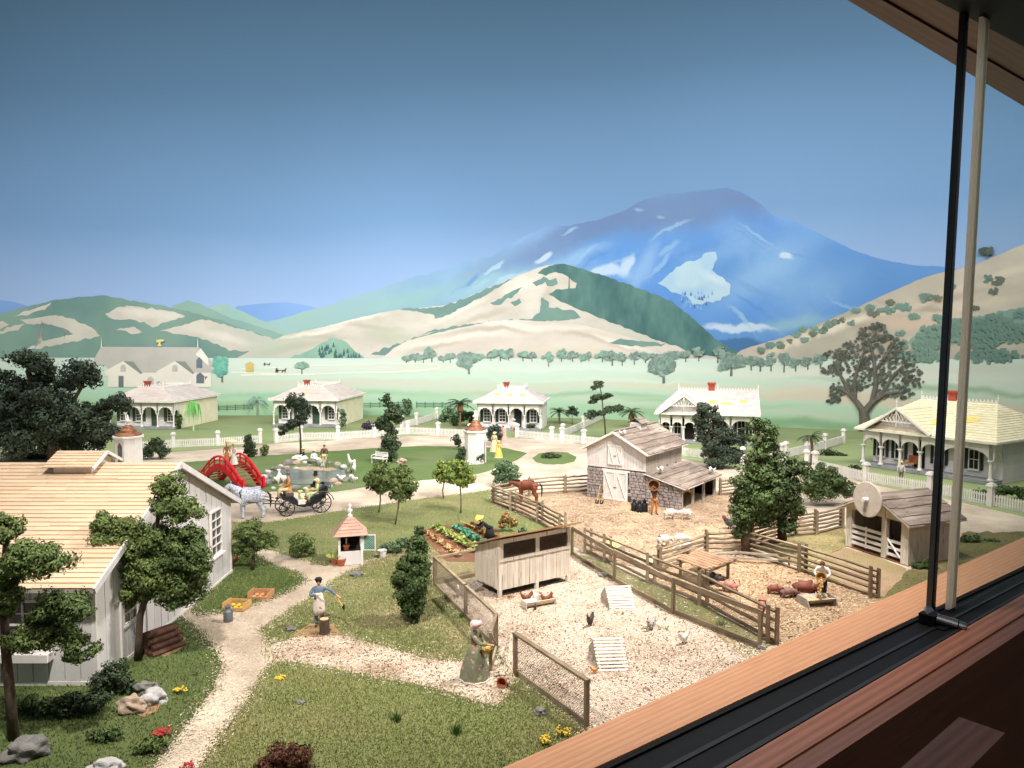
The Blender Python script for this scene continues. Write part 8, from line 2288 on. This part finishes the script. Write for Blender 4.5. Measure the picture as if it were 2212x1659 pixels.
t = thing('porch_chair', 'brown wicker rocking chair on the rightmost cottage porch', 'chair', c5.location + (Matrix.Rotation(rad(-58), 4, 'Z') @ Vector((3.6, .7, .3))), rad(-58))
MB().span(-.35, .35, -.25, .3, .3, .38).build('seat', straw_b, t); MB().span(-.35, .35, .28, .34, .38, .9).build('backrest', terra, t)
for s in (-1, 1):
    MB().tube([(s * .32, -.4, .08), (s * .32, 0, .02), (s * .32, .4, .08)], .02, 5).build('rocker', straw_b, t)
    for y in (-.2, .26): MB().tube([(s * .32, y, .04), (s * .32, y, .32)], .022, 5).build('leg', straw_b, t)
    MB().tube([(s * .34, .3, .6), (s * .34, -.2, .58), (s * .34, -.22, .36)], .022, 5).build('armrest', straw_b, t)
# ================================================================== the window of the showcase
def wood(name, a, b, c, gscale):
    m = bpy.data.materials.new(name); m.use_nodes = True
    N, L = m.node_tree.nodes, m.node_tree.links
    bs = N['Principled BSDF']; bs.inputs['Roughness'].default_value = .5; bs.inputs['Specular IOR Level'].default_value = .35
    tc = N.new('ShaderNodeTexCoord'); mp = N.new('ShaderNodeMapping')
    mp.inputs['Rotation'].default_value = (0, 0, -math.atan2(sd.y, sd.x))
    L.new(tc.outputs['Object'], mp.inputs[0])
    m2 = N.new('ShaderNodeMapping'); m2.inputs['Scale'].default_value = (.035, 1, 1); L.new(mp.outputs[0], m2.inputs[0])
    n0 = N.new('ShaderNodeTexNoise'); n0.inputs['Scale'].default_value = 1.4; n0.inputs['Detail'].default_value = 4; L.new(m2.outputs[0], n0.inputs['Vector'])
    wv = N.new('ShaderNodeTexWave'); wv.wave_type = 'BANDS'; wv.bands_direction = 'Y'; wv.inputs['Scale'].default_value = gscale; wv.inputs['Distortion'].default_value = 5.5; wv.inputs['Detail'].default_value = 3; wv.inputs['Detail Scale'].default_value = .8
    L.new(m2.outputs[0], wv.inputs['Vector'])
    n1 = N.new('ShaderNodeTexNoise'); n1.inputs['Scale'].default_value = 26; n1.inputs['Detail'].default_value = 6; L.new(m2.outputs[0], n1.inputs['Vector'])
    def mx(f, p, q):
        x = N.new('ShaderNodeMix'); x.data_type = 'RGBA'; L.new(f, x.inputs[0])
        for i, v in ((6, p), (7, q)):
            if isinstance(v, tuple): x.inputs[i].default_value = v
            else: L.new(v, x.inputs[i])
        return x.outputs[2]
    o = mx(wv.outputs['Fac'], a, b); r = N.new('ShaderNodeMapRange'); r.inputs[1].default_value = .45; r.inputs[2].default_value = .7; r.inputs[4].default_value = .55; L.new(n1.outputs[0], r.inputs[0]); o = mx(r.outputs[0], o, c)
    L.new(o, bs.inputs['Base Color'])
    bp = N.new('ShaderNodeBump'); bp.inputs['Strength'].default_value = .15; bp.inputs['Distance'].default_value = .03; L.new(wv.outputs['Fac'], bp.inputs['Height']); L.new(bp.outputs[0], bs.inputs['Normal'])
    return m
fir = wood('fir_wood', C(190, 142, 104), C(178, 128, 92), C(152, 104, 72), 1.6)
fir_r = wood('red_fir_wood', C(142, 90, 63), C(116, 70, 49), C(94, 54, 39), 1.2)
fir_d = wood('dark_fir_wood', C(112, 70, 50), C(98, 60, 43), C(82, 49, 36), 1.5)
alu = mat('black_aluminium', C(13, 13, 14), C(9, 9, 10), 3, .6, spec=.12)
alu_g = mat('dark_rubber', C(24, 24, 25), C(18, 18, 19), 3, .5, spec=.25)
chrome = mat('chrome', C(150, 152, 156), C(130, 132, 136), 3, .22, metal=.9)
def ext(a, b, z, t0, t1):
    p, q = G(a[0], a[1], z), G(b[0], b[1], z)
    return lerp(p, q, t0), lerp(p, q, t1)
SZ_ = .5
L1 = ext((1085, 1659), (2212, 1160), SZ_, -.8, 1.6)
L2 = ext((1504, 1555), (2212, 1222), SZ_, -1.6, 2.4)
L3 = ext((1555, 1659), (2212, 1278), SZ_, -.8, 1.8)
L4 = ext((1664, 1659), (2212, 1320), SZ_, -.8, 1.8)
def slab(name, A, B, z0, z1, m, parent=None):
    P = [A[0], A[1], B[1], B[0]]
    o = MB().hexa([(p.x, p.y, z0) for p in P] + [(p.x, p.y, z1) for p in P]).build(name, m, parent)
    return o
wf = thing('window_frame', 'wooden showcase window frame with black sliding track along the front', 'window frame', (0, 0, 0))
slab('inner_sill', L1, L2, -1.2, SZ_, fir, wf)
tr = slab('track', L2, L3, -1.2, .40, alu, wf)
for k, (u0, u1, h) in enumerate(((.02, .10, .47), (.50, .58, .44), (.90, .98, .43))):
    A = (lerp(L2[0], L3[0], u0), lerp(L2[1], L3[1], u0)); B = (lerp(L2[0], L3[0], u1), lerp(L2[1], L3[1], u1))
    slab('track_rib', A, B, .40, h, alu if k == 0 else alu_g, tr)
slab('outer_sill', L3, L4, -1.2, .42, fir_r, wf)
out = (L4[1] - L4[0]).cross(Vector((0, 0, 1))).normalized()
if out.y > 0: out = -out
def front(name, o0, o1, z0, z1, m, parent=wf):
    a, b = L4[0] + out * o0, L4[1] + out * o0
    c, d = L4[0] + out * o1, L4[1] + out * o1
    return MB().hexa([(p.x, p.y, z0) for p in (a, b, d, c)] + [(p.x, p.y, z1) for p in (a, b, d, c)]).build(name, m, parent)
front('front_board', .0, .5, -6.2, .36, fir_d)
front('lower_rail', .0, .3, -20, -6.3, fir_d)
for k in range(7):
    p = lerp(L4[0], L4[1], .2 + .1 * k) + out * .45
    MB().box((p.x, p.y, -11), (1.0, .5, 9.4), math.atan2(sd.y, sd.x)).build('stile', fir_d, wf)
# head of the opening
HZ = 21.0
T1 = ext((1830, 0), (2212, 230), HZ, -1.2, 2.6)
T2 = ext((1905, 0), (2212, 176), HZ, -1.2, 2.6)
T3 = ext((2040, 0), (2212, 92), HZ, -1.4, 3.0)
fir_h = wood('head_wood', C(104, 66, 50), C(92, 57, 43), C(80, 48, 37), 1.0)
slab('head_trim', T1, T2, HZ, HZ + 1.6, fir_h, wf)
T2b = (T2[0] + out * .04, T2[1] + out * .04)
slab('head_board', T2b, T3, HZ + .08, HZ + 1.6, fir_h, wf)
T4 = (T3[0] + out * 4, T3[1] + out * 4)
slab('head_track', T3, T4, HZ - .15, HZ + 1.5, alu, wf)
# the two panes meet here: black edge strip, pale glass edge with its glow in the colour, glass
pb_ = G(2010, 1322, .44)
pt_ = D(2084, 8, pb_.y + .6)
es = thing('sliding_pane', 'sliding glass pane at the right with black and pale edge strips', 'glass pane', pb_)
tv = pt_ - pb_; tv = tv * ((HZ + .2 - .44) / tv.z)
u2 = Vector((sd.x, sd.y, 0))
up_ = tv.normalized()
nrm_ = u2.cross(up_).normalized()
def stripbar(name, off, wd, th, m, top=1.0, no=0.0):
    a = u2 * off + nrm_ * no
    b = a + tv * top
    h, k = u2 * wd / 2, nrm_ * th / 2
    return MB().hexa([a - h - k, a + h - k, a + h + k, a - h + k, b - h - k, b + h - k, b + h + k, b - h + k]).build(name, m, es)
sb_ = stripbar('black_edge', 0, .34, .18, mat('edge_black', C(30, 34, 38), C(22, 26, 30), 3, .25, spec=.6))
stripbar('edge_ridge', -.05, .07, .22, mat('edge_blue', C(46, 58, 66), C(36, 46, 54), 3, .25, spec=.6), no=0)
def milky(name, c):
    m = bpy.data.materials.new(name); m.use_nodes = True
    N, L = m.node_tree.nodes, m.node_tree.links
    N.remove(N['Principled BSDF'])
    d = N.new('ShaderNodeBsdfDiffuse'); d.inputs[0].default_value = c
    q = N.new('ShaderNodeBsdfTranslucent'); q.inputs[0].default_value = c
    x = N.new('ShaderNodeMixShader'); x.inputs[0].default_value = .5
    L.new(d.outputs[0], x.inputs[1]); L.new(q.outputs[0], x.inputs[2]); L.new(x.outputs[0], N['Material Output'].inputs[0])
    return m
pale = milky('edge_glow', C(252, 248, 236))  # near-white milky colour stands in for light carried along the glass edge
if 0: mat('edge_glow_old', C(214, 206, 178), C(196, 188, 160), .9, .5, stretch=(1, 1, .1))
stripbar('pale_edge', 1.0, .58, .12, pale, .985, .25)
stripbar('pale_ridge', 1.1, .2, .14, milky('edge_glow_light', C(248, 242, 222)), .985, .25)
gm = bpy.data.materials.new('clear_glass'); gm.use_nodes = True
N, L = gm.node_tree.nodes, gm.node_tree.links
N.remove(N['Principled BSDF'])
tb = N.new('ShaderNodeBsdfTransparent'); tb.inputs[0].default_value = (.93, .95, .94, 1)
gl = N.new('ShaderNodeBsdfGlossy'); gl.inputs['Roughness'].default_value = .02; gl.inputs[0].default_value = (.8, .85, .85, 1)
ms = N.new('ShaderNodeMixShader'); ms.inputs[0].default_value = .035
L.new(tb.outputs[0], ms.inputs[1]); L.new(gl.outputs[0], ms.inputs[2]); L.new(ms.outputs[0], N['Material Output'].inputs[0])
a = u2 * 1.05 + nrm_ * .34
MB().hexa([a, a + u2 * 26, a + u2 * 26 + nrm_ * .06, a + nrm_ * .06, a + tv, a + u2 * 26 + tv, a + u2 * 26 + tv + nrm_ * .06, a + tv + nrm_ * .06]).build('glass', gm, es)
# cabinet lock clamped on the pane edge
lk = thing('showcase_lock', 'black showcase lock with chrome barrel on the sliding track', 'lock', G(2006, 1342, .44))
MB().box((.0, -.1, .16), (.62, .5, .34), math.atan2(sd.y, sd.x)).build('body', alu, lk)
MB().prism([u2 * -.3 + Vector((0, -.1, .34)), u2 * .28 + Vector((0, -.1, .34)), u2 * .22 + Vector((0, .05, .42)), u2 * -.24 + Vector((0, .05, .42))], (.05, .2, 0)).build('top_plate', chrome, lk)
ba = (out * .62 + u2 * .30 + Vector((0, 0, -.14))).normalized()
c = Vector((.1, -.25, .2))
MB().tube([c, c + ba * .62], [.17, .17], 18).build('barrel', chrome, lk, smooth=False)
MB().tube([c + ba * .62, c + ba * .66], [.13, .13], 18).build('barrel_groove', alu, lk)
MB().tube([c + ba * .66, c + ba * .86, c + ba * .9], [.15, .15, .1], 18).build('key_cap', chrome, lk)
MB().box((.25, -.45, -.06), (.7, .35, .14), math.atan2(sd.y, sd.x)).build('clamp', alu, lk)
# furniture of the dark viewing room below the window
wd_ = thing('wooden_rail', 'dark square wooden rail in the shadow below the window frame', 'wooden rail', (0, 0, 0))
def below(px, py, dist): return D(px, py, dist)
a, b = below(1985, 1720, 11), below(2120, 1590, 12.6)
MB().beam(a, b, .7, .4).build('rail', fir_d, wd_)
# the added fill on the viewer's side is set up with the lamps
